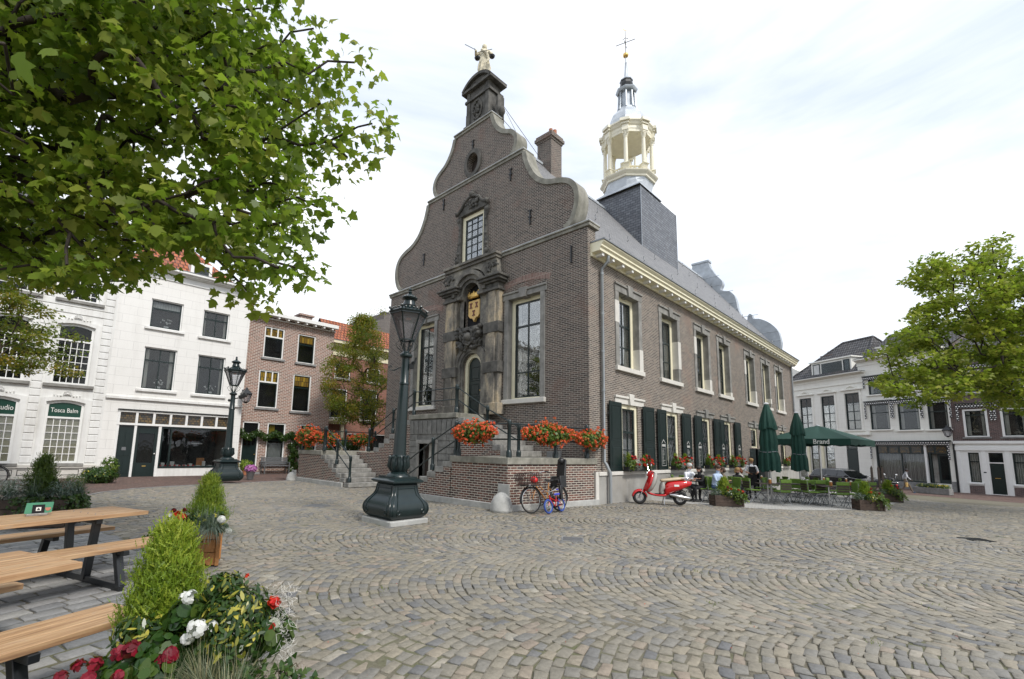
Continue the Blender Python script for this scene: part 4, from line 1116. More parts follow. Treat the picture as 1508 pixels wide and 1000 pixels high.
for k in range(8):
    a0, a1 = o8+k*PI/4, o8+(k+1)*PI/4; r = 1.9
    p, q = Vector((OX+r*math.cos(a0), OY+r*math.sin(a0), 0)), Vector((OX+r*math.cos(a1), OY+r*math.sin(a1), 0)); d = (q-p).normalized(); p += d*.28; q -= d*.28
    m.bar(p+Vector((0, 0, 19.25)), q+Vector((0, 0, 19.25)), .14, .1); m.bar(p+Vector((0, 0, 18.78)), q+Vector((0, 0, 18.78)), .14, .1)
    n_ = 4
    for i in range(n_): c = p.lerp(q, (i+.5)/n_); m.lathe([(.05, 18.82), (.07, 18.95), (.035, 19.1), (.05, 19.2)], 6, (c.x, c.y, 0))
m.build('balustrade', 'tower_cream', hall, bevel=.005)
m = MB(); prof_e = [(1.72, 22.3), (2.04, 22.3), (2.06, 22.45), (2.1, 22.5), (2.1, 22.66), (2.2, 22.72), (2.3, 22.82), (2.42, 22.9), (2.42, 22.98), (1.8, 23.05)]
m.lathe(prof_e, 8, (OX, OY, 0), off=o8)
for k in range(8):
    a = o8+k*PI/4; T = Matrix.Translation((OX+RC*math.cos(a), OY+RC*math.sin(a), 0)) @ Matrix.Rotation(a, 4, 'Z')
    m.box(-.26, .3, -.27, .27, 22.32, 22.68, T); m.box(-.26, .4, -.34, .34, 22.68, 22.82, T); m.box(-.2, .56, -.42, .42, 22.82, 23.0, T)
m.build('entablature', 'tower_cream', hall, bevel=.008)
m = MB(); m.lathe([(1.95, 22.36), (1.2, 22.9), (0, 23.15)], 8, (OX, OY, 0), off=o8)
for k in range(8):
    a = o8+k*PI/4; m.bar((OX+1.9*math.cos(a), OY+1.9*math.sin(a), 22.36), (OX, OY, 23.1), .07, .06)
m.build('lantern_ceiling', 'tower_cream', hall)
# bell
m = MB(); m.lathe([(.0, 19.95), (.46, 19.95), (.42, 20.05), (.3, 20.35), (.24, 20.7), (.12, 20.82), (0, 20.84)][::-1], 16, (OX, OY, 0)); m.box(OX-.6, OX+.6, OY-.06, OY+.06, 20.84, 20.96); m.box(OX-.7, OX-.58, OY-.06, OY+.06, 18.8, 20.96); m.box(OX+.58, OX+.7, OY-.06, OY+.06, 18.8, 20.96)
m.tube([(OX, OY, 20.9), (OX, OY, 22.9)], .03, 6); m.tube([(OX-.55*math.cos(t*.52), OY-.3, 19.7+.55*math.sin(t*.52)) for t in range(12)], .035, 5, closed=True)
m.build('bell', 'tower_cream', hall, smooth=.6)
m = MB(); m.lathe([(1.8, 23.0), (1.86, 23.1), (1.82, 23.4), (1.6, 23.75), (1.2, 24.0), (.95, 24.15), (.86, 24.3)], 8, (OX, OY, 0), off=o8)
m.build('dome', 'zinc_light', hall)
m = MB()
m.lathe([(.66, 24.2), (.6, 25.55), (.5, 25.7)], 8, (OX, OY, 0), off=o8); m.build('upper_lantern', 'zinc', hall)
m = MB()
for k in range(8):
    a = o8+k*PI/4; m.tube([(OX+.86*math.cos(a), OY+.86*math.sin(a), 24.2), (OX+.76*math.cos(a), OY+.76*math.sin(a), 24.6), (OX+.7*math.cos(a), OY+.7*math.sin(a), 25.6)], [.12, .09, .075], 6)
m.lathe([(.6, 25.55), (.86, 25.6), (.98, 25.78), (1.0, 25.86), (.5, 26.02)], 8, (OX, OY, 0), off=o8)
m.build('colonnette', 'zinc', hall, smooth=.6)
m = MB(); m.lathe([(.5, 25.98), (.52, 26.1), (.62, 26.3), (.6, 26.45), (.66, 26.5)], 8, (OX, OY, 0), off=o8); m.build('onion', 'black_iron', hall)
m = MB(); m.lathe([(.66, 26.5), (.68, 26.56), (.4, 26.75), (.22, 27.0), (.16, 27.6), (.1, 28.25), (.12, 28.3), (.06, 28.35)], 8, (OX, OY, 0), off=o8); m.tube([(OX, OY, 28.3), (OX, OY, 29.3)], .06, 8); m.build('spire', 'zinc_light', hall, smooth=.6)
zs = 28.55-.05
m = MB(); m.ball((OX, OY, 29.35), .27, 14, 10); m.build('gilt_ball', 'gold', hall, smooth=3)
m = MB(); m.tube([(OX, OY, 29.5), (OX, OY, 32.0)], .032, 6)
for z, L_, a in ((30.8, .75, .3), (30.55, .35, .3+PI/2), (30.8, .2, .3+PI/2)):
    m.tube([(OX-L_*math.cos(a), OY-L_*math.sin(a), z), (OX+L_*math.cos(a), OY+L_*math.sin(a), z)], .028, 5)
m.tube([(OX-.2, OY-.1, 31.1), (OX, OY, 31.25), (OX+.2, OY+.1, 31.1)], .02, 5)
m.build('weathervane', 'black_iron', hall)
m = MB(); m.prism([(-.05, 31.8), (.35, 31.9), (.42, 32.1), (.2, 32.15), (.15, 32.6), (0, 32.9), (-.12, 32.5), (-.3, 32.25), (-.32, 31.95)], -.025, .025, axis='y', T=Matrix.Translation((OX, OY, 16)) @ Matrix.Rotation(.9, 4, 'Z') @ Matrix.Diagonal((.5, 1, .5, 1))); m.build('vane_figure', 'gold', hall)
for o_ in set(bpy.data.objects)-_before:
    if o_.type != 'MESH': continue
    me_ = o_.data; c_ = np.empty(len(me_.vertices)*3); me_.vertices.foreach_get('co', c_); c_ = c_.reshape(-1, 3)
    k_ = np.interp(c_[:, 2], [16.8, 16.95, 17.4, 18.05, 18.66, 19.45, 22.3, 22.9, 23.05, 24.25, 25.8, 26.5, 29.4, 29.55, 33], [.54, .54, .59, .64, .63, .72, .72, .685, .68, .66, .68, .62, .62, .8, .8])
    c_[:, 0] = OX+(c_[:, 0]-OX)*k_; c_[:, 1] = OY+(c_[:, 1]-OY)*k_
    c_[:, 2] = np.interp(c_[:, 2], [16.82, 18.05, 18.66, 19.45, 22.3, 23.02, 24.25, 25.6, 26.0, 26.5, 28.3, 29.35, 31.0, 32.9], [16.87, 17.68, 18.05, 18.5, 20.55, 21.35, 22.9, 24.1, 24.35, 24.95, 26.3, 26.82, 27.9, 29.5])
    me_.vertices.foreach_set('co', c_.ravel()); me_.update()
# ------------------------------------------------------------------ rear gable, clad in zinc
rg = [(5.3, 8.6), (5.35, 9.3), (5.46, 9.9), (5.35, 10.7), (5.05, 11.25), (4.6, 11.7), (4.1, 11.98), (3.72, 12.05), (3.66, 12.35), (3.5, 12.48), (3.34, 12.3), (3.3, 11.98), (3.0, 12.25), (2.8, 12.7), (2.66, 13.2), (2.6, 13.75), (2.45, 14.25), (2.15, 14.6), (1.8, 14.72), (1.5, 14.85), (1.54, 15.1), (1.66, 15.35), (1.6, 15.65), (1.35, 16.0), (1.12, 16.3), (.95, 16.65), (.76, 17.0), (.64, 17.5)]
rgs = cr(rg, 2)
m = MB(); m.prism([(XC+x, z) for x, z in rgs]+[(XC-x, z) for x, z in rgs[::-1]], 26.46, 27.0, axis='y')
m.build('rear_gable', 'zinc', hall, smooth=.5)
m = MB(); m.box(XC-.7, XC+.7, 26.4, 27.05, 17.5, 17.66); m.build('rear_gable_cap', 'zinc', hall)
m = MB()
for z in (9.4, 10.1, 10.8, 12.3, 13.0, 13.6, 14.6, 15.3, 16.1):
    xx = max([x for x, zz in rgs if abs(zz-z) < .35] or [1]); m.box(XC+xx-1.9, XC+xx-.02, 26.71, 26.75, z, z+.035) if False else m.box(XC+xx-1.5, XC+xx-.02, 26.43, 26.459, z, z+.03)
m.build_each('standing_seam', 'zinc_light', hall)
# statue of a standing robed figure with scales and sword
st = thing('statue', 'pale stone figure holding scales and a sword on the gable top', 'statue', (-5.62, .42, 18.38), rad(35))
st.scale = (1.15, 1.15, 1.15)
m = MB(); m.lathe([(.27, 0), (.28, .08), (.2, .12), (.24, .2), (.25, .45), (.2, .72), (.17, .86), (.21, 1.02), (.19, 1.12), (.07, 1.18), (.065, 1.22)], 14, sx=1, sy=.8)
m.ball((0, -.02, 1.30), .105, 10, 8, sz=1.2)
m.tube([(.17, 0, 1.08), (.30, -.06, .92), (.22, -.22, .86)], [.075, .065, .045], 8); m.tube([(-.17, 0, 1.08), (-.33, -.1, .95), (-.3, -.26, 1.0)], [.075, .065, .045], 8)
for k in range(9):
    a = k*.7; m.tube([(.2*math.cos(a), .16*math.sin(a), .1), (.23*math.cos(a+.2), .19*math.sin(a+.2), .4), (.15*math.cos(a+.5), .12*math.sin(a+.5), .85)], [.04, .05, .025], 5)
m.tube([(-.1, -.12, 1.12), (.12, -.18, .9), (.2, -.14, .65), (.1, -.18, .45)], [.05, .06, .06, .04], 6)
m.build('figure', 'statue_stone', st, smooth=1.2)
m = MB(); m.ball((0, .01, 1.37), .1, 8, 6, sz=.7); m.tube([(0, .08, 1.3), (0, .1, 1.15)], .05, 6); m.build('hair', 'statue_stone', st, smooth=3)
m = MB(); m.bar((-.3, -.26, 1.0), (-.75, -.25, 1.32), .03, .012); m.bar((-.33, -.33, 1.0), (-.36, -.2, 1.06), .02); m.build('sword', 'grey_metal', st)
m = MB()
for x in (.36, -.22): m.lathe([(0, .52), (.09, .54), (.12, .6), (.1, .6)], 10, (x, -.3, 0)); m.tube([(x, -.3, .6), (.1, -.3, .88)], .006, 4)
m.tube([(-.22, -.3, .84), (.36, -.3, .9)], .012, 5); m.build('scales', 'black_iron', st)
# ------------------------------------------------------------------ entrance stairs in front of the hall
stairs = thing('entrance_stairs', 'double flight of grey stone steps on brick side walls before the gable door', 'stairs', (0, 0, 0))
Y0 = -3.37; YM = -1.72
bl = MB(); st_ = MB(); cp = MB()
def flight(x_top, tread, z_top, n, s, y0, y1, zb=0.0, blocks=True):
    """steps rising towards x_top; s=+1 when they rise in +x"""
    rz_ = (z_top-zb)/n
    for k in range(1, n+1):
        z = zb+rz_*k; xe = x_top-s*tread*(n-k)          # nosing of step k
        xb = xe+s*(tread+.04)
        a, b = sorted((xe, xb)); st_.box(a, b, y0-.02, y1, z-rz_*.98 if k > 0 else zb, z)
    # brick below, stepped
    poly = [(x_top, zb-.3), (x_top, z_top-rz_)]
    for k in range(n-1, 0, -1):
        xe = x_top-s*tread*(n-k); z = zb+rz_*k; poly += [(xe+s*(tread+.04)*1.0, z-rz_*.99), (xe+s*.03, z-rz_*.99)]
    poly += [(x_top-s*tread*(n-1)+s*.03, zb-.3)]
    ded = [poly[0]]
    for p in poly[1:]:
        if math.hypot(p[0]-ded[-1][0], p[1]-ded[-1][1]) > 1e-3: ded.append(p)
    bl.prism(ded, y0, y1-.01, axis='y')
flight(-2.75, .38, 1.40, 8, 1, Y0, YM)
flight(-11.2, .35, 1.40, 8, -1, Y0, YM)
# upper flights against the wall
def uflight(x_top, tread, z0, z1, n, s, y0, y1):
    rz_ = (z1-z0)/n
    for k in range(1, n):
        z = z0+rz_*k; xe = x_top-s*tread*(n-k); a, b = sorted((xe, xe+s*(tread+.03))); st_.box(a, b, y0, y1, z-rz_, z)
        c, d = sorted((xe+s*.02, xe+s*(tread+.02))); bl.box(c, d, y0+.015, y1, .9, z-rz_)
uflight(-4.4, .36, 1.40, 2.9, 8, -1, YM+.02, -.005)
uflight(-7.1, .385, 1.40, 2.9, 8, 1, YM+.02, -.005)
# landings (right one is slightly out of square, running a little past the corner)
PR = [(-2.75, Y0), (-.43, Y0), (.06, .08), (.06, .3), (-.0, .3), (-.0, -.003), (-2.75, -.003)]
PRc = [(-2.79, Y0-.03), (-.40, Y0-.03), (.10, .08), (.10, .32), (.002, .32), (.002, -.003), (-2.79, -.003)]
bl.prism([(-2.75, Y0), (-.43, Y0), (.05, -.003), (-2.75, -.003)], -.3, 1.22, axis='z')
cp.prism([(-2.77, Y0-.035), (-.395, Y0-.035), (.10, -.003), (.10, .30), (.012, .30), (.012, -.003), (-2.77, -.003)], 1.22, 1.40, axis='z')
bl.prism([(.006, -.003), (.05, -.003), (.075, .29), (.006, .29)], -.3, 1.22, axis='z')
bl.box(-13.45, -11.2, Y0, -.003, -.3, 1.22); cp.box(-13.49, -11.18, Y0-.035, -.003, 1.22, 1.40); cp.box(-13.49, -11.58, -.003, 1.7, 1.22, 1.40); bl.box(-13.45, -11.6, -.003, 1.65, -.3, 1.22)
bl.box(-4.42, -2.7, YM+.03, -.003, -.3, 1.35); bl.box(-11.2, -7.12, YM+.03, -.003, -.3, 1.35)
bl.build('brick_side', 'stair_brick', stairs); st_.build_each('step', 'step_stone', stairs, bevel=.012); cp.build_each('coping', 'coping_stone', stairs, bevel=.01)
# plinth course of the brick sides
m = MB(); m.box(-4.9, -.36, Y0-.09, Y0, -.3, .16); m.prism([(-.43, Y0-.088), (-.34, Y0-.088), (.16, .3), (.062, .3), (-.36, Y0+.1)], -.3, .145, axis='z'); m.box(-13.53, -9.2, Y0-.08, Y0, -.3, .17); m.box(-13.53, -13.45, Y0, -.003, -.3, .17)
m.build_each('base_course', 'concrete_stone', stairs, bevel=.015)
MB().box(.0765, .135, .14, .32, -.3, .98).build('corner_quoin', 'light_stone', stairs)
# rusticated centre block with the cellar door
FB = frame((0, YM, 0), (1, 0, 0), (0, -1, 0))
dr = rect(-6.5, -5.52, -.1, 1.78)
MB(FB).wall([(-7.14, -.3), (-4.4, -.3), (-4.4, 2.70), (-7.14, 2.70)], [[(-6.5, -.3), (-5.52, -.3), (-5.52, 1.78), (-6.5, 1.78)]], 0, -.4).build('stone_front', 'rust_stone', stairs)
m = MB(FB)
for r in range(9):
    z0 = .0+r*.235
    for (a, b) in ((-7.14, -6.64), (-5.38, -4.4)):
        nb = 1 if b-a < .6 else 2
        w_ = (b-a)/nb
        for k in range(nb):
            sh_ = .0 if r % 2 == 0 or nb == 1 else .16
            x0_, x1_ = a+k*w_+(sh_ if k else 0)+.012, a+(k+1)*w_+(sh_ if k < nb-1 else 0)-.012
            m.box(x0_, x1_, z0+.01, z0+.225, 0, .028)
for k in range(10):   # voussoirs over the door
    x = -7.12+k*.272; sl = (x+.136+5.9)*.05
    m.prism([(x+.012, 2.14), (x+.26, 2.14), (x+.26+sl, 2.66), (x+.012+sl, 2.66)], 0, .03, axis='z')
m.build('rusticated_block', 'rust_stone', stairs, bevel=.01)
m = MB(FB); m.box(-6.64, -6.5, -.1, 1.78, -.2, .05); m.box(-5.52, -5.38, -.1, 1.78, -.2, .05); m.box(-6.66, -5.36, 1.78, 1.92, -.2, .06); m.build_each('door_surround', 'window_stone', stairs, bevel=.008)
m = MB(FB); m.box(-6.5, -6.32, -.1, 1.78, -.36, -.3); m.box(-6.05, -5.52, -.1, 1.78, -.36, -.3); m.build('cellar_door', 'dark_wood', stairs)
MB(FB).box(-6.32, -6.05, -.1, 1.78, -.38, -.33).build('door_glass', 'curtain', stairs)
MB().box(-7.2, -4.36, YM-.06, -.003, 2.72, 2.9).build('platform', 'coping_stone', stairs, bevel=.01)
# guard stones at the outer corners
def guard(x, y, s=1.0):
    g = thing('guard_stone', 'rounded pale granite guard stone at the %s corner of the steps' % ('near right' if x > -5 else 'far left'), 'guard stone', (x, y, gz(x, y)-.02))
    m = MB(); m.lathe([(.31, 0), (.305, .08), (.28, .24), (.22, .38), (.13, .47), (.05, .51), (0, .515)], 20); o = m.build('dome', 'concrete_stone', g, smooth=3)
    b = MB(); b.box(-.26, .16, .12, .15, .05, .72) if x > -5 else b.box(-.3, .3, .1, .14, .1, .62)
    b.build('backing_slab', 'concrete_stone', g, bevel=.01); g.scale = (s, s, s)
guard(-.48, -3.54); guard(-13.66, -3.55, .8)
# ------------------------------------------------------------------ iron railings
def post(m, x, y, z, h=1.0, r=.032, k=1.0):
    m.lathe([(.062*k, 0), (.062*k, .16), (.05*k, .18), (.042*k, .22), (.04*k, h-.18), (.05*k, h-.16), (.05*k, h-.02), (.045*k, h+.02), (.03*k, h+.04), (.0, h+.055)], 10, (x, y, z))
def railing(name, label, pts, rails=((.93), (.5)), base='straight'):
    t = thing('railing', label, 'railing', pts[0], 0)
    o = Vector(pts[0])
    for p in pts:
        m = MB(); q = Vector(p)-o; post(m, q.x, q.y, q.z, k=1.25); m.build('post', 'iron_paint', t, smooth=.7)
    for a, b in zip(pts[:-1], pts[1:]):
        for hz in rails: m = MB(); a_, b_ = Vector(a)-o, Vector(b)-o; m.tube([(a_.x, a_.y, a_.z+hz), (b_.x, b_.y, b_.z+hz)], .022, 8); m.build('rail', 'iron_paint', t, smooth=.7)
    return t
def rz_r(x): return 1.4
railing('r', 'dark green iron railing round the near right landing of the steps', [(-2.55, -3.25, 1.4), (-.50, -3.25, 1.4), (-.25, -1.45, 1.4), (-.02, -.12, 1.4)])
railing('r', 'sloping dark iron railing along the outer right flight of steps', [(-2.75+.1, -3.28, 1.42), (-3.75, -3.28, .92), (-5.15, -3.28, .21)], rails=(.93, .45))
railing('r', 'sloping dark iron railing up the right upper flight beside the door', [(-1.55, -1.62, 1.4), (-2.95, -1.62, 2.05), (-4.5, -1.62, 2.9)])
railing('r', 'level iron railing in front of the door platform', [(-4.52, -1.64, 2.9), (-7.05, -1.64, 2.9)])
railing('r', 'sloping iron railing up the left upper flight behind the lamp post', [(-7.1, -1.62, 2.9), (-8.5, -1.62, 2.2), (-10.3, -1.62, 1.4)])
railing('r', 'iron railing round the far left landing, hung with flower boxes', [(-11.25, -3.25, 1.4), (-13.35, -3.25, 1.4), (-13.35, -1.1, 1.4), (-13.35, .6, 1.4)])
railing('r', 'sloping iron railing down the far left flight of steps', [(-11.1, -3.28, 1.42), (-10.0, -3.28, .87), (-8.9, -3.28, .2)], rails=(.95, .45))
# ------------------------------------------------------------------ geraniums on the railings
def geranium(name, label, a, b, n_f, w=.34, h=.36, cx=None, grp='geranium boxes on the railings'):
    a = Vector(a); b = Vector(b); t = thing('flower_box', label, 'flower box', a.lerp(b, .5), 0, grp)
    o = a.lerp(b, .5); L = (b-a).length; d = (b-a).normalized(); s = Vector((d.y, -d.x, 0))
    m = MB(); m.bar(a-o+Vector((0, 0, -.05)), b-o+Vector((0, 0, -.05)), .2, .2); m.build('trough', 'black_plastic', t)
    cl = []; w *= 1.12; h *= 1.12; n_f = n_f*1.75; nl = int(L*1900)
    r1 = nrng.uniform(-.5, .5, nl); dd_ = rand_dirs(nl); rad_ = nrng.random(nl)**.4
    prof = np.clip(1.08-np.abs(r1*2)**3.0, .35, 1)*(1+.22*np.sin(r1*L*7+L)+.12*np.sin(r1*L*17))
    P = np.array([d.x, d.y, 0])[None]*(r1*L*1.1)[:, None]+dd_*np.array([w, w, h])*(rad_*prof)[:, None]+np.array([s.x, s.y, 0])*.06
    P[:, 2] -= .02
    leaf_mesh('foliage', 'geranium_leaf', P, dd_+rand_dirs(nl, .5)*.6, nrng.uniform(.04, .075, nl), FLOWER, t)
    nf = int(n_f); r1 = nrng.uniform(-.52, .52, nf); dd_ = rand_dirs(nf, -.05)
    prof = np.clip(1.08-np.abs(r1*2)**3.0, .35, 1)*(1+.22*np.sin(r1*L*7+L)+.12*np.sin(r1*L*17))*nrng.choice([1, 1, 1, 1.18, .85], nf)
    C0 = np.array([d.x, d.y, 0])[None]*(r1*L*1.14)[:, None]+dd_*np.array([w*1.08, w*1.08, h*1.08])*prof[:, None]*nrng.uniform(.82, 1.12, nf)[:, None]+np.array([s.x, s.y, 0])*.06
    k = 12; hd = rand_dirs(nf*k); P = np.repeat(C0, k, 0)+hd*.034
    leaf_mesh('blossom', 'orange_flower', P, hd+.2*rand_dirs(nf*k), nrng.uniform(.024, .042, nf*k), FLOWER, t)
    return t
geranium('g', 'orange-red geranium box on the railing at the near corner of the right landing', (-2.3, -3.45, 2.10), (-.95, -3.45, 2.10), 220, w=.31, h=.26)
geranium('g', 'orange-red geranium box hanging on the middle of the right landing side railing', (-.30, -2.75, 2.10), (-.04, -1.1, 2.10), 220, w=.28, h=.26)
geranium('g', 'orange-red geranium box at the hall corner end of the right landing railing', (.04, -.70, 2.02), (.18, .35, 2.0), 150, w=.26, h=.23)
geranium('g', 'large orange-red geranium box at the outer end of the far left landing', (-11.9, -3.42, 2.05), (-13.3, -3.42, 2.05), 230, w=.36, h=.34)
geranium('g', 'orange-red geranium box on the left landing side railing, nearer the steps', (-13.5, -2.6, 2.0), (-13.5, -1.5, 2.0), 130, w=.28, h=.28)
geranium('g', 'orange-red geranium box on the left landing side railing, nearer the wall', (-13.5, -.8, 2.0), (-13.5, .5, 2.0), 130, w=.26, h=.24)
t = thing('flower_pot', 'small grey pot standing against the wall on the right landing', 'pot', (-.95, -.35, 1.40)); MB().lathe([(.1, 0), (.13, .22), (.115, .22), (.09, .03), (0, .03)], 12).build('pot', 'grey_metal', t, smooth=.7); MB().box(-.42, -.18, -.06, .1, 0, .2).build('tin_box', 'grey_metal', t)
# ------------------------------------------------------------------ cast-iron lamp posts
def lamp_post(label, loc, rz, tilt=(0, 0), camera=False, slab=True, hz=1.0):
    t = thing('lamp_post', label, 'lamp post', (*loc, gz(*loc)), rz, 'cast-iron lamp posts on the square')
    t.rotation_euler = (tilt[0], tilt[1], rz)
    q = PI/4
    if slab: MB().box(-.52, .52, -.52, .52, -.15, .10).build('stone_slab', 'concrete_stone', t, bevel=.02)
    prof = [(.40, .10), (.45, .13), (.50, .19), (.525, .27), (.525, .33), (.51, .40), (.47, .47), (.42, .53), (.375, .59), (.345, .66), (.33, .74), (.325, .83)]
    m = MB(); m.lathe([(r*math.sqrt(2), z) for r, z in cr(prof, 2)], 4, off=q); base = m.build('base', 'iron_paint', t, smooth=.5, bevel=.02)
    # raised border strips following the bulge on each face
    m = MB(); ps = cr(prof, 2)
    for k in range(4):
        T = Matrix.Rotation(k*PI/2, 4, 'Z')
        for s in (-1, 1):
            for off_ in (.76, .9):
                path = [(s*r*off_*(.92 if off_ < .8 else 1), -r-.004, z) for r, z in ps if .17 < z < .8]; m.tube(path, .011, 5, T=T)
            m.tube([(s*.33+.045*math.cos(a), -.527, .27+.045*math.sin(a)) for a in (0, .9, 1.8, 2.7, 3.6, 4.5, 5.4)], .011, 4, closed=True, T=T)
        m.tube([(-.235, -.335, .74), (.235, -.335, .74)], .011, 5, T=T)
    m.build('moulding', 'iron_paint', base, smooth=1)
    m = MB(); m.lathe([(r*math.sqrt(2), z) for r, z in ((.34, .83), (.38, .85), (.41, .87), (.41, .90), (.36, .93), (.30, .95), (.30, .98))], 4, off=q); m.build('plate', 'iron_paint', t, smooth=.5)
    m = MB(); m.lathe([(.27, .98), (.25, 1.02), (.2, 1.05), (.16, 1.08), (.18, 1.11), (.205, 1.18), (.205, 1.26), (.18, 1.36), (.17, 1.41), (.15, 1.43), (.15, 1.46)], 20)
    for k in range(10):
        a = k*PI/5; c, s = math.cos(a), math.sin(a)
        m.tube([(.17*c, .17*s, 1.10), (.215*c, .215*s, 1.2), (.2*c, .2*s, 1.32), (.195*c, .195*s, 1.40), (.225*c, .225*s, 1.43)], [.02, .05, .045, .05, .03], 6)
    m.build('leaf_collar', 'iron_paint', t, smooth=1)
    m = MB(); m.lathe([(.15, 1.43), (.142, 1.6), (.125, 2.3), (.105, 3.0), (.1, 3.02), (.115, 3.03), (.115, 3.07), (.098, 3.09), (.088, 3.6), (.09, 3.64), (.14, 3.67), (.15, 3.7), (.14, 3.73), (.09, 3.76), (.07, 3.8)], 20)
    m.build('shaft', 'iron_paint', t, smooth=.7)
    # lantern
    ln = MB(); n = 6; z0, z1, r0, r1 = 4.06, 4.66, .17, .40
    m = MB()
    for k in range(n):
        a = k*2*PI/n; c, s = math.cos(a), math.sin(a); a2 = a+2*PI/n; c2, s2 = math.cos(a2), math.sin(a2)
        m.bar((r0*c, r0*s, z0), (r1*c, r1*s, z1), .024, .024); m.bar((r0*c, r0*s, z0), (r0*c2, r0*s2, z0), .03, .03); m.bar((r1*c, r1*s, z1), (r1*c2, r1*s2, z1), .05, .045)
        m.tube([(.05*c, .05*s, 3.78), (.1*c, .1*s, 3.9), (.155*c, .155*s, z0)], .012, 5)
        m.tube([(.17*c, .17*s, z0-.02), (.25*c, .25*s, z0-.1), (.2*c, .2*s, z0-.2), (.09*c, .09*s, 3.78)], .007, 4)
    lf = m.build('lantern_frame', 'iron_paint', t, smooth=.8)
    g = MB()
    for k in range(n):
        a = k*2*PI/n; a2 = a+2*PI/n; rr0, rr1 = r0-.004, r1-.012
        g.add([(rr0*math.cos(a), rr0*math.sin(a), z0+.01), (rr0*math.cos(a2), rr0*math.sin(a2), z0+.01), (rr1*math.cos(a2), rr1*math.sin(a2), z1-.01), (rr1*math.cos(a), rr1*math.sin(a), z1-.01)], [(0, 1, 2, 3)])
    g.build('lantern_glass', 'lamp_glass', lf)
    m = MB(); m.lathe([(r1+.045, z1+.01), (r1+.06, z1+.04), (r1+.03, z1+.07), (.30, z1+.10), (.22, z1+.16), (.17, z1+.19), (.15, z1+.20), (.155, z1+.23)], 6); m.lathe([(.155, z1+.22), (.14, z1+.26), (.12, z1+.34), (.13, z1+.36), (.17, z1+.37), (.185, z1+.40), (.15, z1+.44), (.08, z1+.48), (.05, z1+.5), (.035, z1+.52), (.05, z1+.54), (.03, z1+.57), (.045, z1+.6), (.02, z1+.64), (0, z1+.66)], 14)
    for k in range(30):
        a = k*2*PI/30; rr = r1+.01; c, s = math.cos(a), math.sin(a); m.ball((rr*c, rr*s, z1+.09), .026, 6, 4)
        if k % 5 == 0: m.ball((rr*c*1.06, rr*s*1.06, z1+.12), .035, 6, 4)
    for k in range(12): a = k*PI/6; m.ball((.165*math.cos(a), .165*math.sin(a), z1+.41), .02, 6, 4)
    m.build('lantern_roof', 'iron_paint', lf, smooth=.6)
    m = MB(); m.lathe([(.0, z1-.05), (.1, z1-.06), (.26, z1-.10), (.27, z1-.085), (0, z1-.03)], 14); m.build('reflector', 'black_iron', lf, smooth=.8)
    m = MB(); m.lathe([(0, z1-.12), (.06, z1-.11), (.07, z1-.08), (0, z1-.07)], 12); m.build('bulb', 'lamp_red', lf, smooth=.8)
    if not camera:
        m = MB(); m.tube([(-.06, 0, 3.42), (-.16, 0, 3.40), (-.24, 0, 3.34), (-.34, 0, 3.36), (-.37, 0, 3.42), (-.33, 0, 3.45), (-.3, 0, 3.42)], .014, 6, T=Matrix.Rotation(rad(48)-rz, 4, 'Z')); m.build('hook', 'iron_paint', t, smooth=1)
        T = Matrix.Rotation(rad(48)-rz, 4, 'Z'); m = MB(T); m.bar((.06, 0, 3.42), (.2, -.05, 3.56), .05, .05); m.box(.1, .2, -.06, .04, 3.4, 3.52); m.tube([(.2, -.05, 3.5), (.24, -.05, 3.66)], .02, 6); m.build('clamp', 'black_iron', t)
    else:
        T = Matrix.Rotation(rad(48)-rz, 4, 'Z'); m = MB(T); m.bar((.06, 0, 3.5), (.3, 0, 3.55), .04, .04)
        m.box(-.16, .16, -.08, .08, -.07, .07, Matrix.Translation((.42, -.02, 3.62)) @ Matrix.Rotation(-.45, 4, 'Y')); m.ball((-.12, -.05, 3.42), .06, 8, 6)
        m.build('security_camera', 'black_plastic', t, bevel=.01)
    return t
lamp_post('tall dark green lamp post on a pale stone slab before the steps', (LAMP1[0], LAMP1[1]), rad(3), tilt=(rad(-.2), rad(1.7)))
lamp_post('dark green lamp post with a black camera in front of the white shop', (-13.25, -6.5), rad(3), camera=True, slab=False)
def wall_lantern(label, loc, n, s=1.0):
    t = thing('wall_lantern', label, 'lantern', loc, math.atan2(n[1], n[0])); m = MB()
    m.tube([(0, 0, .35), (.2, 0, .42), (.42, 0, .40)], .022, 6); m.box(-.01, .03, -.07, .07, .2, .5); m.build('bracket', 'black_iron', t)
    m = MB(); m.lathe([(.11*1.4, 0), (.19*1.4, .36)], 4, (.42, 0, -.12), off=PI/4)
    f = MB()
    for k in range(4):
        a = PI/4+k*PI/2; c, s_ = math.cos(a), math.sin(a); f.bar((.42+.155*c, .155*s_, -.12), (.42+.27*c, .27*s_, .24), .022)
    f.lathe([(.3, .24), (.31, .27), (.16, .42), (.1, .46), (.08, .52), (.04, .56), (0, .62)], 4, (.42, 0, 0), off=PI/4); f.lathe([(.05, -.2), (.16, -.12)], 4, (.42, 0, 0), off=PI/4)
    fr = f.build('lantern_frame', 'black_iron', t); m.build('lantern_glass', 'lamp_glass', fr)
    t.scale = (s, s, s); return t
wall_lantern('black wall lantern at the joint of the white shop and the brick house', (-18.88, -4.30, 3.98), (1, 0), 1.1)
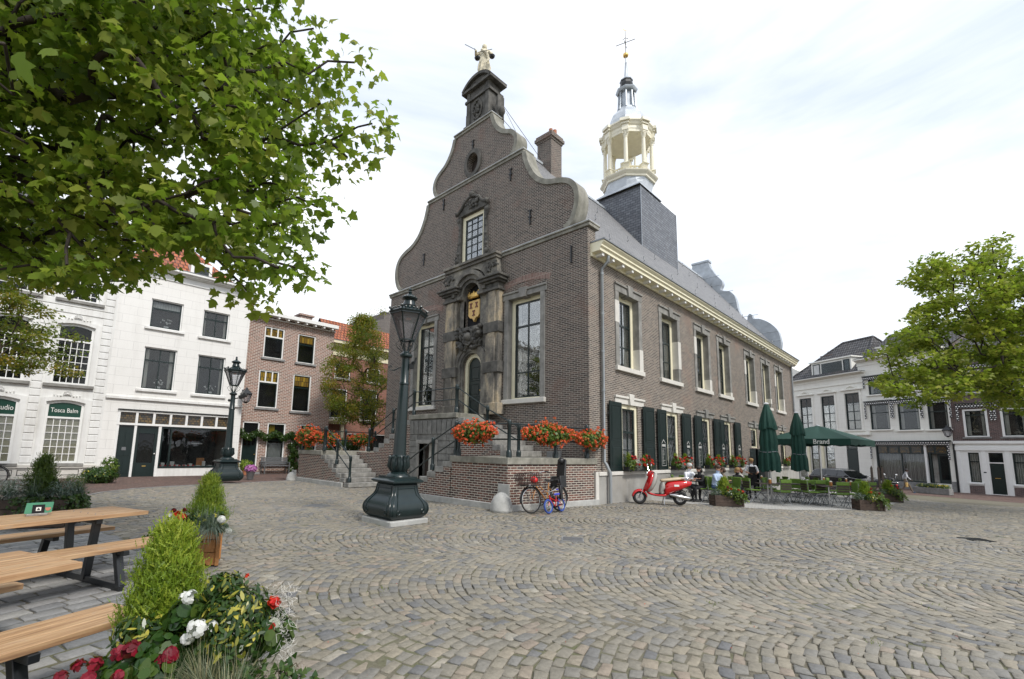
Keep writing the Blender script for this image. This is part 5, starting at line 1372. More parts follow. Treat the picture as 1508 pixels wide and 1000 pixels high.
# ------------------------------------------------------------------ lettering
def text_obj(txt, F, u, v, n, size, mat, parent, name='lettering', ext=.006, align='CENTER', shear=0, bold=0, sx=1.0):
    cu = bpy.data.curves.new(name, 'FONT'); cu.body = txt; cu.size = size; cu.extrude = ext; cu.align_x = align; cu.align_y = 'CENTER'; cu.shear = shear; cu.offset = bold; cu.resolution_u = 3
    tmp = bpy.data.objects.new(name, cu); COL.objects.link(tmp)
    dg = bpy.context.evaluated_depsgraph_get(); dg.update(); me = bpy.data.meshes.new_from_object(tmp.evaluated_get(dg)); bpy.data.objects.remove(tmp)
    me.transform(F @ Matrix.Translation((u, v, n)) @ Matrix.Diagonal((sx, 1, 1, 1))); me.name = name
    me.materials.clear(); me.materials.append(MATS[mat]); o = bpy.data.objects.new(name, me); COL.objects.link(o)
    if parent is not None: o.parent = parent
    return o
def shell(F, parent, u0, u1, v0, v1, holes, mat, depth=9.0, name='wall'):
    MB(F).wall(rect(u0, u1, v0, v1), holes, 0, -.35).build(name, mat, parent)
    m = MB(F); m.box(u0, u0+.3, v0, v1, -depth, -.352); m.box(u1-.3, u1, v0, v1, -depth, -.352); m.box(u0+.3, u1-.3, v0, v1, -depth, -depth+.3); m.build(name, mat, parent)
def cornice(F, parent, u0, u1, v, mat='white_paint', out=.45, h=.5, name='cornice', depth=.0):
    m = MB(F)
    for z0, z1, o in ((v-h, v-h*.86, .05), (v-h*.86, v-h*.42, .03), (v-h*.42, v-h*.34, out*.35), (v-h*.34, v-h*.2, out*.6), (v-h*.2, v, out)): m.box(u0, u1, z0, z1, -.2, o)
    m.build(name, mat, parent, bevel=.01); MB(F).box(u0-.02, u1+.02, v, v+.03, -.3, out+.02).build('gutter_edge', 'grey_metal', parent)
def gable_roof(F, parent, u0, u1, v0, v1, depth, mat, name='roof', over=.2):
    """ridge parallel to the street"""
    m = MB(F); m.prism([(-depth, v0), (over, v0), (over, v0+.12), (-depth/2, v1), (-depth, v0+.12)], u0, u1, axis='x') if False else None
    for s in (0, 1):
        a = Vector((0, v0, over)) if s == 0 else Vector((0, v0, -depth-over)); top = Vector((0, v1, -depth/2)); d = top-a; L = d.length; d.normalize()
        u = Vector((1, 0, 0)) if s == 0 else Vector((-1, 0, 0)); n = u.cross(d); org = a+Vector((u0 if s == 0 else u1, 0, 0))
        T = F @ Matrix(((u.x, d.x, n.x, org.x), (u.y, d.y, n.y, org.y), (u.z, d.z, n.z, org.z), (0, 0, 0, 1)))
        MB(T).box(0, u1-u0, 0, L, -.15, 0).build(name, mat, parent)
    m = MB(F); m.add([(u0, v0, over), (u0, v1, -depth/2), (u0, v0, -depth-over)], [(0, 1, 2)]); m.add([(u1, v0, over), (u1, v0, -depth-over), (u1, v1, -depth/2)], [(0, 1, 2)]); m.build('gable_end', 'grey_plaster_brick', parent)
FL = frame((-18.9, 0, 0), (0, 1, 0), (1, 0, 0))
# ---- plain white shop house
w1 = thing('white_shop_house', 'plain white stucco house with a dark glazed shopfront and a strip of small leaded panes', 'house', (0, 0, 0))
U4 = [(-8.85, -7.5, 7.15, 8.55), (-6.58, -5.33, 7.1, 8.5), (-8.9, -7.55, 4.12, 6.15), (-6.62, -5.33, 4.1, 6.12)]
shop_hole = [(-9.78, 0), (-4.75, 0), (-4.75, 3.02), (-9.78, 3.02)]
shell(FL, w1, -10.12, -4.3, -.2, 10.0, [rect(*w) for w in U4]+[[(-9.6, -.2), (-4.75, -.2), (-4.75, 3.02), (-9.6, 3.02)]], 'white_panelled_stucco')
for i, (a, b, c, d) in enumerate(U4):
    sash(FL, w1, a, b, c, d, -.08, frame_mat='white_paint', fw=.05, cols=2 if i != 0 else 1, rows=((.7,),), bars=.05, pane='pane', curtain=[('net', (.7, 1)), ('sides', .12), ('sides', .16), ('sides', .1)][i])
    if i != 1:
        m = MB(FL)
        for k in range(14): m.ball((a+.75+rng.gauss(0, .16), c+.28+rng.random()*.25, -.3), .035, 6, 4)
        m.box(a+.65, a+.85, c, c+.18, -.36, -.26); m.build('window_plant', 'white_paint', w1)
    m = MB(FL); m.box(a-.16, b+.16, c-.14, c-.02, -.1, .10); m.build('window_sill', 'white_stucco', w1, bevel=.01)
m = MB(FL); m.box(-10.12, -4.3, 3.55, 3.68, 0, .1); m.build('string_course', 'white_stucco', w1, bevel=.01)
cornice(FL, w1, -10.15, -4.25, 10.15, out=.42, h=.55)
m = MB(FL); m.box(-9.6, -4.75, 2.36, 2.46, -.2, .05); m.box(-9.6, -4.75, 2.96, 3.04, -.2, .06); n_ = 7
for i in range(n_+1): u = -9.6+i*(4.85-.1)/n_; m.box(u, u+.1, 2.46, 2.96, -.1, .045)
m.box(-8.92, -8.82, -.1, 2.36, -.2, .03); m.box(-7.96, -7.84, -.1, 2.36, -.2, .03); m.box(-9.6, -9.5, -.1, 2.36, -.2, .03); m.build('shopfront_frame', 'white_paint', w1, bevel=.006)
for i in range(n_): u = -9.5+i*4.75/n_; MB(FL).box(u, u+.59, 2.46, 2.96, -.09, -.07).build('leaded_pane', 'leaded_glass', w1)
MB(FL).box(-9.62, -4.7, 3.06, 3.1, 0, .12).build('drip_edge', 'black_iron', w1)
m = MB(FL); m.box(-7.84, -4.9, 2.26, 2.36, -.2, .0); m.box(-7.84, -7.76, .45, 2.26, -.2, 0); m.box(-7.45, -7.38, .45, 2.26, -.12, .01); m.box(-7.84, -4.9, .38, .46, -.2, .06); m.box(-4.9, -4.8, .4, 2.36, -.2, 0); m.build('shop_window_frame', 'black_green_paint', w1, bevel=.005)
MB(FL).box(-7.76, -4.9, .46, 2.26, -.09, -.08).build('shop_pane', 'pane', w1)
m = MB(FL); m.box(-7.84, -4.75, -.2, .38, -.2, .03); m.build('shop_stallriser', 'white_stucco', w1, bevel=.01)
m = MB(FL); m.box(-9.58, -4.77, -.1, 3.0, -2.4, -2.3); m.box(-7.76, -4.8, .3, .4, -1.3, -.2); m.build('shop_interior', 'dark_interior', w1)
m = MB(FL)
for i in range(9): u = -7.6+i*.3+rng.uniform(-.05, .05); h = rng.uniform(.08, .3); m.box(u, u+rng.uniform(.1, .22), .4, .4+h, -.7, -.4)
m.build('shop_goods', 'white_stucco', w1)
m = MB(FL)
for i in range(8): u = -7.66+i*.2; m.ball((u, .46, -.35), .06, 6, 4)
m.build('red_goods', 'red_plastic', w1); MB(FL).box(-6.1, -5.75, .42, .85, -.5, -.46).build('framed_card', 'orange_wood', w1)
m = MB(FL); m.box(-6.2, -5.7, 1.55, 1.6, -1.4, -1.3); m.build('strip_light', 'white_paint', w1)
dA = MB(FL); dA.box(-9.5, -8.92, -.05, 2.36, -.14, -.06)
for z0, z1 in ((.15, .8), (.95, 2.2)): 
    for e in (-9.44, -9.2): dA.box(e, e+.2, z0, z1, -.06, -.045)
dA = dA.build('door', 'black_green_paint', w1, bevel=.005); MB(FL).box(-9.3, -9.14, 1.2, 1.35, -.045, -.03).build('letter_plate', 'grey_metal', dA)
dB = MB(FL); 
for e in ((-8.82, -8.7, -.05, 2.2), (-8.08, -7.96, -.05, 2.2), (-8.7, -8.08, -.05, .62), (-8.7, -8.08, 2.0, 2.2), (-8.82, -7.96, 2.2, 2.36)): dB.box(*e, -.14, -.06)
dB = dB.build('door', 'black_green_paint', w1, bevel=.005); MB(FL).box(-8.7, -8.08, .62, 2.0, -.11, -.10).build('door_glass', 'pane_dark', dB); MB(FL).box(-8.45, -8.3, .45, .5, -.06, -.04).build('letter_plate', 'gold', dB); MB(FL).ball((-8.02, 1.05, -.03), .035, 8, 6).build('door_knob', 'white_paint', dB)
MB(FL).add([(-10.1, 10.0, -.3), (-4.5, 10.0, -.3), (-4.5, 10.0, -9), (-10.1, 10.0, -9), (-8.6, 13.0, -3.6), (-7.0, 13.0, -3.6)], [(0, 1, 5, 4), (1, 2, 5), (2, 3, 4, 5), (3, 0, 4)]).build('roof', 'orange_tile', w1)
m = MB(FL); m.box(-7.2, -6.2, 10.2, 11.2, -1.9, -.8); m.build('dormer', 'white_paint', w1); MB(FL).box(-7.05, -6.35, 10.45, 11.05, -.8, -.78).build('dormer_pane', 'pane_dark', w1)
# ---- ornate white house with the green transom signs
w2 = thing('white_rusticated_house', 'ornate white house with banded plaster, small-paned windows and green lettered signs', 'house', (0, 0, 0))
win2 = []; sgn = {0: 'Tosca Balm', 1: 't Studio'}
cu = [-11.43, -13.5, -15.57, -17.64, -19.7]
for i, c in enumerate(cu): win2 += [(c-.62, c+.62, .62, 3.2), (c-.62, c+.62, 4.0, 6.6), (c-.62, c+.62, 7.75, 9.6)]
def segtop(a, b, c, d, r=.1): 
    return [(a, c), (b, c)]+[(b-(b-a)*k/8, d+r*math.sin(PI*k/8)) for k in range(9)]
shell(FL, w2, -21, -10.12, -.2, 10.9, [segtop(*w) for w in win2], 'white_stucco')
for j, (a, b, c, d) in enumerate(win2):
    lvl = j % 3; i = j//3
    fr = MB(FL); fr.wall(segtop(a, b, c, d), [segtop(a+.09, b-.09, c+.09, d-.09)], -.06, -.2); fr.box(a+.09, b-.09, c+(d-c)*.735, c+(d-c)*.735+.08, -.18, -.05)
    fo = fr.build('window', 'white_paint', w2); aa, bb, cc_, dd2 = a+.09, b-.09, c+.09, c+(d-c)*.735
    g = MB(FL); nc = 5; nr = 6
    for k in range(1, nc): x = aa+(bb-aa)*k/nc; g.box(x-.014, x+.014, cc_, dd2, -.13, -.09)
    for k in range(1, nr): y = cc_+(dd2-cc_)*k/nr; g.box(aa, bb, y-.014, y+.014, -.13, -.092)
    g.build('glazing_bars', 'white_paint', fo)
    MB(FL).box(aa, bb, cc_, dd2, -.118, -.112).build('pane', 'pane_dark' if lvl else 'pane', fo)
    if lvl == 0: MB(FL).box(aa, bb, cc_, dd2, -.14, -.135).build('blind', 'blind', fo)
    MB(FL).box(a+.02, b-.02, c, d+.08, -.34, -.3).build('dark_room', 'dark_interior', fo)
    sg_ = segtop(aa, bb, dd2+.08, d-.09); MB(FL).wall(sg_, [], -.09, -.12).build('transom', 'sign_green' if lvl == 0 else 'pane_dark', fo)
    if lvl == 0 and i in sgn: text_obj(sgn[i], FL, (aa+bb)/2+(-.01 if i == 0 else .14), dd2+.35, -.088, .27 if i == 0 else .3, 'sign_text', fo, sx=.72)
    sm = MB(FL)   # moulded surround, sill and a shell ornament above
    sm.wall([(a-.16, c), (a-.02, c)]+[(a-.02+(b-a+.04)*k/8, d+.02+.1*math.sin(PI*k/8)) for k in range(9)]+[(b+.02, c), (b+.16, c), (b+.2, d-.02)]+[(b+.2-(b-a+.4)*k/8, d+.17+.1*math.sin(PI*k/8)) for k in range(9)]+[(a-.2, d-.02)], [], .06, -.05)
    for k in range(9): t_ = (k-4)/4; sm.ball(((a+b)/2+t_*.42, d+.36+.03*math.cos(t_*6)-abs(t_)*.07, .07), .05-.015*abs(t_), 6, 4)
    for k in range(7): a_ = PI*k/6; sm.tube([((a+b)/2, d+.36, .07), ((a+b)/2+.13*math.cos(a_), d+.38+.13*math.sin(a_), .1)], [.02, .035], 5)
    sm.build('window_surround', 'white_stucco', w2)
    ss = MB(FL); ss.box(a-.22, b+.22, c-.13, c-.0, -.1, .13); ss.build('window_sill', 'window_stone', w2, bevel=.01)
m = MB(FL); r_ = 0
z = .62
while z < 10.2:   # plaster bands between the windows
    lv = [(c, d) for a, b, c, d in win2[:3] if c-.15 < z+.15 < d+.5]
    segs = []; e = -10.2
    if lv:
        for c in cu: segs.append((c+.86, e)); e = c-.86
        segs.append((-20.95, e))
    else: segs = [(-20.95, -10.2)]
    for a, b in segs:
        if b-a > .1: m.box(a+.01, b-.01, z+.02, z+.29, -.01, .035)
    z += .31
m.build('plaster_bands', 'white_stucco', w2, bevel=.012)
m = MB(FL); m.box(-21, -10.14, .42, .56, 0, .10); m.box(-21, -10.14, -.2, .40, 0, .05); m.build('plinth', 'light_stone', w2, bevel=.01)
m = MB(FL)
for c in cu:
    for (a, b) in ((c-.72, c+.72), (c+.86, c+1.2)):
        for e in ((a, b, .12, .14), (a, b, .34, .36), (a, a+.02, .12, .36), (b-.02, b, .12, .36)): m.box(*e, .05, .062)
m.build('plinth_panel', 'black_iron', w2)
cornice(FL, w2, -21, -10.1, 11.0, out=.5, h=.6)
gable_roof(FL, w2, -21, -10.14, 10.5, 14, 9, 'grey_tile', over=-.3)
# ---- pink brick house
FP = frame((-19.5, 0, 0), (0, 1, 0), (1, 0, 0))
w3 = thing('brick_house', 'narrow pinkish brick house with amber leaded window heads and a white gutter', 'house', (0, 0, 0))
W3 = [(-3.25, -2.1, 6.6, 8.42), (-1.28, -.16, 6.58, 8.35), (-3.36, -2.22, 3.7, 5.85), (-1.38, -.26, 3.62, 5.85)]
G3 = [(-3.98, -3.08, -.1, 2.86), (-2.65, -1.6, .6, 2.86)]
shell(FP, w3, -4.25, 1.05, -.2, 9.0, [rect(*w) for w in W3+G3]+[rect(-.75, .35, .6, 2.86)], 'pink_brick')
for i, (a, b, c, d) in enumerate(W3):
    fr = sash(FP, w3, a, b, c, d, -.04, frame_mat='white_paint', fw=.075, cols=1, rows=((.66,),), bars=.05, pane='pane', curtain=None)
    q0 = c+(d-c)*.68; MB(FP).box(a+.13, b-.13, q0+.02, d-.13, -.1, -.085).build('leaded_head', 'amber_glass', fr)
    if i in (0, 2):
        bb_ = MB(FP)
        for k in (1, 2): x = a+(b-a)*k/3; bb_.box(x-.035, x+.035, q0, d-.08, -.08, -.035)
        bb_.box(a+.08, b-.08, q0-.03, q0+.05, -.08, -.032)
        bb_.build('glazing_bars', 'white_paint', fr)
    MB(FP).box(a-.1, b+.1, c-.13, c-.01, -.1, .09).build('window_sill', 'bluestone', w3, bevel=.008)
for a, b, c, d in G3[1:]+[(-.75, .35, .6, 2.86)]:
    fr = sash(FP, w3, a, b, c, d, -.04, frame_mat='white_paint', fw=.08, cols=1, rows=((.56,),), bars=.05, curtain=('net', (0, .5)))
    if a < -2: MB(FP).box(a+.14, a+.5, c+1.4, d-.13, -.25, -.24).build('curtain', 'yellow_curtain', fr)
    MB(FP).box(a-.1, b+.1, c-.15, c-.01, -.1, .1).build('window_sill', 'white_paint', w3, bevel=.008)
m = MB(FP); a, b = G3[0][:2]
for e in ((a, a+.07, -.1, 2.86), (b-.07, b, -.1, 2.86), (a, b, 2.1, 2.2), (a, b, 2.79, 2.86)): m.box(*e, -.12, -.02)
m.build('door_frame', 'white_paint', w3, bevel=.006)
MB(FP).box(a+.07, b-.07, 2.2, 2.79, -.12, -.10).build('transom_pane', 'pane_dark', w3)
m = MB(FP); m.box(a+.07, b-.07, -.05, 2.1, -.16, -.09); dr3 = m.build('door', 'black_green_paint', w3)
m = MB(FP)
for k in range(3): m.box(a+.15+k*.22, a+.29+k*.22, 1.55, 1.95, -.09, -.08)
m.build('door_glass', 'pane_dark', dr3); MB(FP).ball((b-.14, 1.05, -.07), .03, 8, 6).build('door_knob', 'gold', dr3)
m = MB(FP); m.box(a-.1, b+.1, -.1, .1, 0, .35); m.build('door_step', 'bluestone', w3, bevel=.01)
m = MB(FP); m.box(-4.0, 1.1, 9.0, 9.22, -.3, .45); m.box(-4.0, 1.1, 8.84, 8.9, -.1, .1)
for k in range(9): m.box(-3.8+k*.56, -3.7+k*.56, 8.88, 9.0, 0, .4)
m.build('gutter', 'white_paint', w3, bevel=.01)
m = MB(FP); m.box(-4.25, -3.95, 8.9, 9.95, -.6, .02); m.box(-4.3, -3.9, 9.95, 10.05, -.65, .06); m.build('parapet_pier', 'pink_brick', w3); MB(FP).lathe([(.09, 10.05), (.12, 10.2), (.05, 10.3)], 8).build('pot', 'grey_metal', w3)
m = MB(FP); m.box(-.2, .6, 8.9, 10.2, -3.2, -2.4); m.box(-.3, .7, 10.2, 10.32, -3.3, -2.3); m.build('chimney', 'pink_brick', w3); MB(FP).box(-4.2, 1.0, 8.95, 9.02, -8.5, -.3).build('flat_roof', 'grey_metal', w3)
# ---- red-orange brick house behind the small tree
FR = frame((-20.5, 0, 0), (0, 1, 0), (1, 0, 0))
w4 = thing('orange_brick_house', 'orange-red brick house with a cream cornice behind the small tree', 'house', (0, 0, 0))
W4 = [(1.45, 2.75, 3.45, 5.4), (3.78, 5.1, 3.4, 5.6), (1.75, 2.9, 6.1, 7.05), (4.2, 5.25, 6.1, 7.1), (6.2, 7.4, 3.4, 5.6), (6.4, 7.4, 6.1, 7.1), (8.6, 9.8, 3.4, 5.6)]
G4 = [(1.3, 2.3, 0, 2.5), (2.9, 3.9, 0, 2.5), (4.4, 6.2, .4, 2.5), (6.8, 8.2, .4, 2.5)]
shell(FR, w4, 1.05, 11, -.2, 7.7, [rect(*w) for w in W4+G4], 'orange_brick')
for a, b, c, d in W4+G4:
    sash(FR, w4, a, b, c, d, -.03, frame_mat='white_paint', fw=.07, cols=2, rows=((.62,),), bars=.04, pane='pane', curtain=('sides', .2) if c > 3 else None)
    MB(FR).box(a-.1, b+.1, c-.12, c-.01, -.1, .09).build('window_sill', 'window_stone', w4, bevel=.008)
cornice(FR, w4, 1.05, 11.05, 8.55, mat='cream_paint', out=.45, h=.95)
gable_roof(FR, w4, 1.6, 11, 8.3, 10.6, 5, 'orange_tile', over=-.4)
m = MB(FR); m.box(.45, 2.8, 3.2, 3.32, 0, .5); m.box(.6, 2.65, 3.1, 3.2, 0, .4)
for k in range(14): m.box(.62+k*.15, .7+k*.15, 3.04, 3.1, .05, .38)
m.build('porch_hood', 'cream_paint', w4, bevel=.006); m = MB(FR); m.box(1.06, 1.26, 0, 3.04, 0, .22); m.box(2.36, 2.56, 0, 3.04, 0, .22); m.build('door_pilaster', 'cream_paint', w4, bevel=.006)
# ---- grey gabled house farther back
w5 = thing('grey_gable_house', 'grey rendered gable with a chimney and orange tiles peeping out beyond the hall', 'house', (0, 0, 0))
FG = frame((-24, 0, 0), (0, 1, 0), (1, 0, 0))
gp = [(6.5, 0), (9.5, 0), (9.5, 10.6), (8.55, 11.75), (8.15, 12.0), (8.15, 12.55), (7.55, 12.55), (7.55, 12.0), (7.2, 11.85), (6.75, 11.2), (6.5, 10.6)]
MB(FG).wall(gp, [], 0, -6).build('gable_wall', 'grey_plaster_brick', w5); MB(FG).box(7.5, 8.2, 12.55, 12.65, -.6, .05).build('chimney_cap', 'bluestone', w5)
m = MB(FG); m.box(9.5, 14, 0, 10.3, -6, -.5); m.build('wing_wall', 'grey_plaster_brick', w5); gable_roof(FG, w5, 9.5, 14, 10.3, 12.6, 6.5, 'orange_tile', over=.0)
m = MB(FG); m.box(9.0, 10.2, 9.3, 10.9, -.3, .5); m.build('dormer', 'white_paint', w5); MB(FG).box(9.15, 10.05, 9.5, 10.6, .5, .52).build('dormer_pane', 'pane_dark', w5)
# ---- right side: two cream houses and a dark brick one
A0 = Vector((8.02, 37.64, 0)); Z0 = -.75
B3u = Vector((.96715, -.25419, 0)); B2u = Vector((.88103, -.47307, 0)); J = Vector((2.5, 40.61, 0)); B1u = Vector((.85089, -.52534, 0))
def outn(u): return (-u.y*-1*1, 0, 0)
def nrm_(u): v = Vector((u.y, -u.x, 0)); return v
F3 = frame(A0, B3u, nrm_(B3u)); F2 = frame(A0, B2u, nrm_(B2u)); F1 = frame(J, B1u, nrm_(B1u))
h1 = thing('cream_house', 'cream stucco house with three tall twelve-pane windows, a dormer and dark tiled roof', 'house', (0, 0, 0))
T1 = [(-6.2, -4.88, 4.55, 7.5), (-3.86, -2.5, 4.1, 7.45), (-1.5, -.18, 4.0, 7.5)]
GG = [(-6.9, -5.9, -.4, 3.0), (-5.4, -4.4, -.4, 3.0), (-3.9, -2.9, -.4, 3.0), (-1.75, -.7, -.75, 3.1)]
T1 = [(-6.2, -4.9, 4.15, 7.45), (-3.86, -2.52, 4.15, 7.45), (-1.5, -.18, 4.15, 7.48)]
shell(F1, h1, -8.3, .55, -1.2, 9.0, [rect(*w) for w in T1+GG], 'cream_stucco')
for a, b, c, d in T1:
    fr = sash(F1, h1, a, b, c, d, -.06, frame_mat='black_green_paint', fw=.06, cols=2, rows=(.25, (.5,), .75), bars=.07, pane='pane', curtain=('fold', (.0, .68)))
    MB(F1).box(a+.1, b-.1, c+(d-c)*.74, d-.1, -.14, -.12).build('roller_blind', 'dark_wood', fr)
    m = MB(F1); m.box(a-.32, b+.32, d+.28, d+.36, -.05, .2); m.box(a-.2, a-.02, c, d+.28, -.05, .05); m.box(b+.02, b+.2, c, d+.28, -.05, .05); m.box(a-.2, b+.2, d+.02, d+.28, -.05, .04); m.box(a-.3, b+.3, c-.15, c-.02, -.1, .12)
    for k in range(9): t_ = (k-4)/4; m.ball(((a+b)/2+t_*.45, d+.5+.1*(1-abs(t_))**.6*2.2-.08, .1), .07-.02*abs(t_), 6, 4)
    m.build('window_hood', 'cream_stucco', h1, bevel=.008)
for i, (a, b, c, d) in enumerate(GG):
    if i < 3:
        sash(F1, h1, a, b, c, d, -.06, frame_mat='cream_stucco', fw=.05, cols=1, rows=((.7,),), bars=.05, pane='pane', curtain=('net', (0, .5)))
        m = MB(F1); m.box(a-.28, a-.02, -1, 3.1, 0, .1); m.build('pilaster', 'cream_paint', h1)
    else:
        m = MB(F1); m.box(a, b, c, 2.4, -.14, -.08); m.box(a+.1, b-.1, .4, 2.2, -.08, -.06); m.build('door', 'black_green_paint', h1); MB(F1).box(a, b, 2.45, d, -.14, -.1).build('transom_pane', 'pane_dark', h1)
m = MB(F1); m.box(-8.3, .35, 3.2, 3.34, -.05, .12); m.box(-8.3, .55, 3.62, 3.78, -.05, .22); m.box(.1, .5, -1.1, 3.2, 0, .1); m.build('string_course', 'cream_stucco', h1, bevel=.01)
m = MB(F1); m.box(-8.3, .5, 8.35, 8.42, 0, .08); m.build('moulding', 'cream_stucco', h1)
cornice(F1, h1, -8.35, .5, 9.35, mat='cream_stucco', out=.5, h=.45)
# hipped roof and dormer
m = MB(F1); rb = [(-8.3, 9.2, -.1), (.5, 9.2, -.1), (.5, 9.2, -9), (-8.3, 9.2, -9)]; rt = [(-4.6, 13.3, -4.2), (-1.6, 13.3, -4.2)]
m.add(rb+rt, [(0, 1, 5, 4), (1, 2, 5), (2, 3, 4, 5), (3, 0, 4)]); hr = m.build('roof', 'grey_tile', h1)
m = MB(F1)
for p, q in ((rb[0], rt[0]), (rb[1], rt[1]), (rt[0], rt[1]), (rb[2], rt[1])): m.tube([p, q], .11, 6)
m.build('ridge_tiles', 'grey_tile', hr)
m = MB(F1); m.box(-5.3, -1.2, 9.35, 11.0, -3.5, -.75); m.box(-5.45, -1.05, 11.0, 11.12, -3.6, -.6); dm = m.build('dormer', 'cream_stucco', h1, bevel=.01)
for a, b in ((-5.1, -4.35), (-1.95, -1.35)):
    m = MB(F1); 
    for e in ((a, a+.07, 9.7, 10.85), (b-.07, b, 9.7, 10.85), (a, b, 9.7, 9.78), (a, b, 10.77, 10.85)): m.box(*e, -.75, -.70)
    wf = m.build('dormer_window', 'black_green_paint', dm); MB(F1).box(a+.07, b-.07, 9.78, 10.77, -.74, -.72).build('pane', 'net_curtain' if a < -4 else 'pane_dark', wf)
MB(F1).box(-4.2, -2.1, 9.75, 10.8, -.75, -.73).build('dormer_pane', 'pane_dark', dm)
m = MB(F1); m.box(-6.0, -4.9, 9.4, 11.9, -4, -3); m.box(-6.1, -4.8, 11.9, 12.1, -4.1, -2.9); m.lathe([(.13, 0), (.12, .45)], 8, (-5.6, 0, 0), T=Matrix(((1, 0, 0, 0), (0, 0, 1, 12.1), (0, 1, 0, -3.5), (0, 0, 0, 1)))); m.lathe([(.13, 0), (.12, .45)], 8, (-5.25, 0, 0), T=Matrix(((1, 0, 0, 0), (0, 0, 1, 12.1), (0, 1, 0, -3.5), (0, 0, 0, 1)))); m.build('chimney', 'purple_brick', h1)
# orange roofed house seen past the hall corner
h0 = thing('orange_roof_house', 'cream gabled house with an orange tile roof squeezed beside the hall corner', 'house', (0, 0, 0))
m = MB(F1); m.wall([(-14, -1), (-7.0, -1), (-7.0, 9.6), (-7.4, 10.1), (-9.5, 11.3), (-11.2, 12.4), (-14, 10)], [], -3.2, -9); m.build('wall', 'cream_stucco', h0)
gable_roof(Matrix.Translation((0, 0, 0)) @ F1 @ Matrix.Translation((0, 0, -9.5)), h0, -14, -5.2, 10.4, 13.6, 8, 'orange_tile')
m = MB(F1); m.box(-8.6, -7.9, 11, 14.4, -12.5, -11.8); m.box(-8.7, -7.8, 14.4, 14.6, -12.6, -11.7); m.build('chimney', 'slate_dark', h0)
# second cream house with checked pelmets
h2 = thing('cream_shop_house', 'tall cream house with black and white checked pelmets and blinds over its shop window', 'house', (0, 0, 0))
T2 = [(-5.62, -4.02, 4.15, 6.55), (-3.42, -2.02, 3.95, 6.2), (-1.3, -.0+.0-.1, 3.95, 5.95)]
T2 = [(-5.65, -4.15, 4.1, 6.3), (-3.5, -2.0, 4.0, 6.25), (-1.42, .0-.12, 3.98, 6.1)]
T2b = [(-5.6, -4.3, 7.15, 8.5), (-3.5, -2.2, 7.1, 8.45), (-1.5, -.3, 7.05, 8.3)]
S2 = [(-5.45, -.25, -.75, 2.75)]
shell(F2, h2, -6.35, 0, -1.2, 10.2, [rect(*w) for w in T2+T2b]+[rect(-5.45, -.35, -.2+.0, 2.75)], 'cream_stucco')
for a, b, c, d in T2+T2b:
    sash(F2, h2, a, b, c, d, -.06, frame_mat='black_green_paint', fw=.05, cols=1, rows=((.66,),), bars=.05, pane='pane', curtain=('sides', .18))
    MB(F2).box(a-.2, b+.2, c-.13, c-.02, -.1, .12).build('window_sill', 'cream_stucco', h2, bevel=.01)
def pelmet(F, par, a, b, v, drop=1.1, out=.35):
    m = MB(F); m.box(a-.35, b+.3, v, v+.28, .1, .14)
    for x in (a-.35, b+.17): m.prism([(x, v-drop), (x+.13, v-drop+.1), (x+.13, v), (x, v)], .1, .14, axis='z'); m.box(x, x+.13, v-.0, v+.28, .1, out) if False else None
    m.build('checked_pelmet', 'check_cloth', par); MB(F).box(a-.38, b+.33, v+.28, v+.34, -.0, .2).build('pelmet_board', 'black_green_paint', par)
for a, b, c, d in T2: pelmet(F2, h2, a, b, d-.05, 1.25)
for a, b, c, d in T2b: pelmet(F2, h2, a, b, d-.02, .8)
m = MB(F2); m.box(-5.45, -5.35, -.2, 2.75, -.2, 0); m.box(-5.35, -.35, 2.05, 2.75, -.15, -.05); m.box(-5.35, -1.75, -.2, -.1, -.2, .02); m.box(-1.62, -1.5, -.7, 2.2, -.15, .0); m.box(-3.6, -3.52, -.1, 2.05, -.12, -.04); m.build('shopfront', 'black_green_paint', h2, bevel=.006)
MB(F2).box(-1.9, -1.75, -.2, 2.75, -.1, .06).build('white_post', 'white_paint', h2)
for k in range(6): MB(F2).box(-5.25+k*.82, -4.6+k*.82, 2.12, 2.65, -.05, -.04).build('leaded_pane', 'leaded_glass', h2)
MB(F2).box(-5.35, -1.9, -.1, 2.05, -.1, -.09).build('shop_pane', 'pane', h2)
for a, b in ((-5.3, -3.62), (-3.5, -2.0), (-1.75, -1.2)):
    c = MB(F2); n = 24; P_ = [(a+(b-a)*i/n, -.42+.035*math.sin(i*1.9)) for i in range(n+1)]
    c.add([(x, -.15, z) for x, z in P_]+[(x, 2.05, z) for x, z in P_], [(i, i+1, n+2+i, n+1+i) for i in range(n)]); c.build('curtain', 'folded_curtain', h2)
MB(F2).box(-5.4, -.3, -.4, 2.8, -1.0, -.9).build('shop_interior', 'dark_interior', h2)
m = MB(F2); m.box(-1.2, -.4, -.75, 2.05, -.3, -.2); dq = m.build('door', 'black_green_paint', h2); MB(F2).box(-1.05, -.55, .1, 1.9, -.2, -.19).build('door_glass', 'pane_dark', dq)
m = MB(F2); m.box(-6.35, -1.3, -1.2, -.2, 0, .05); m.box(-.34, 0, -1.2, .0, 0, .05); m.build('plinth', 'bluestone', h2)
m = MB(F2); m.box(-5.75, -.15, 2.78, 3.02, .2, .24)
for x in (-5.75, -.28): m.prism([(x, 1.55), (x+.13, 1.65), (x+.13, 2.8), (x, 2.8)], .2, .24, axis='z')
m.build('checked_awning', 'check_cloth', h2); MB(F2).box(-5.8, -.1, 3.02, 3.1, 0, .3).build('pelmet_board', 'black_green_paint', h2)
cornice(F2, h2, -6.4, .05, 10.4, mat='cream_stucco', out=.5, h=.6)
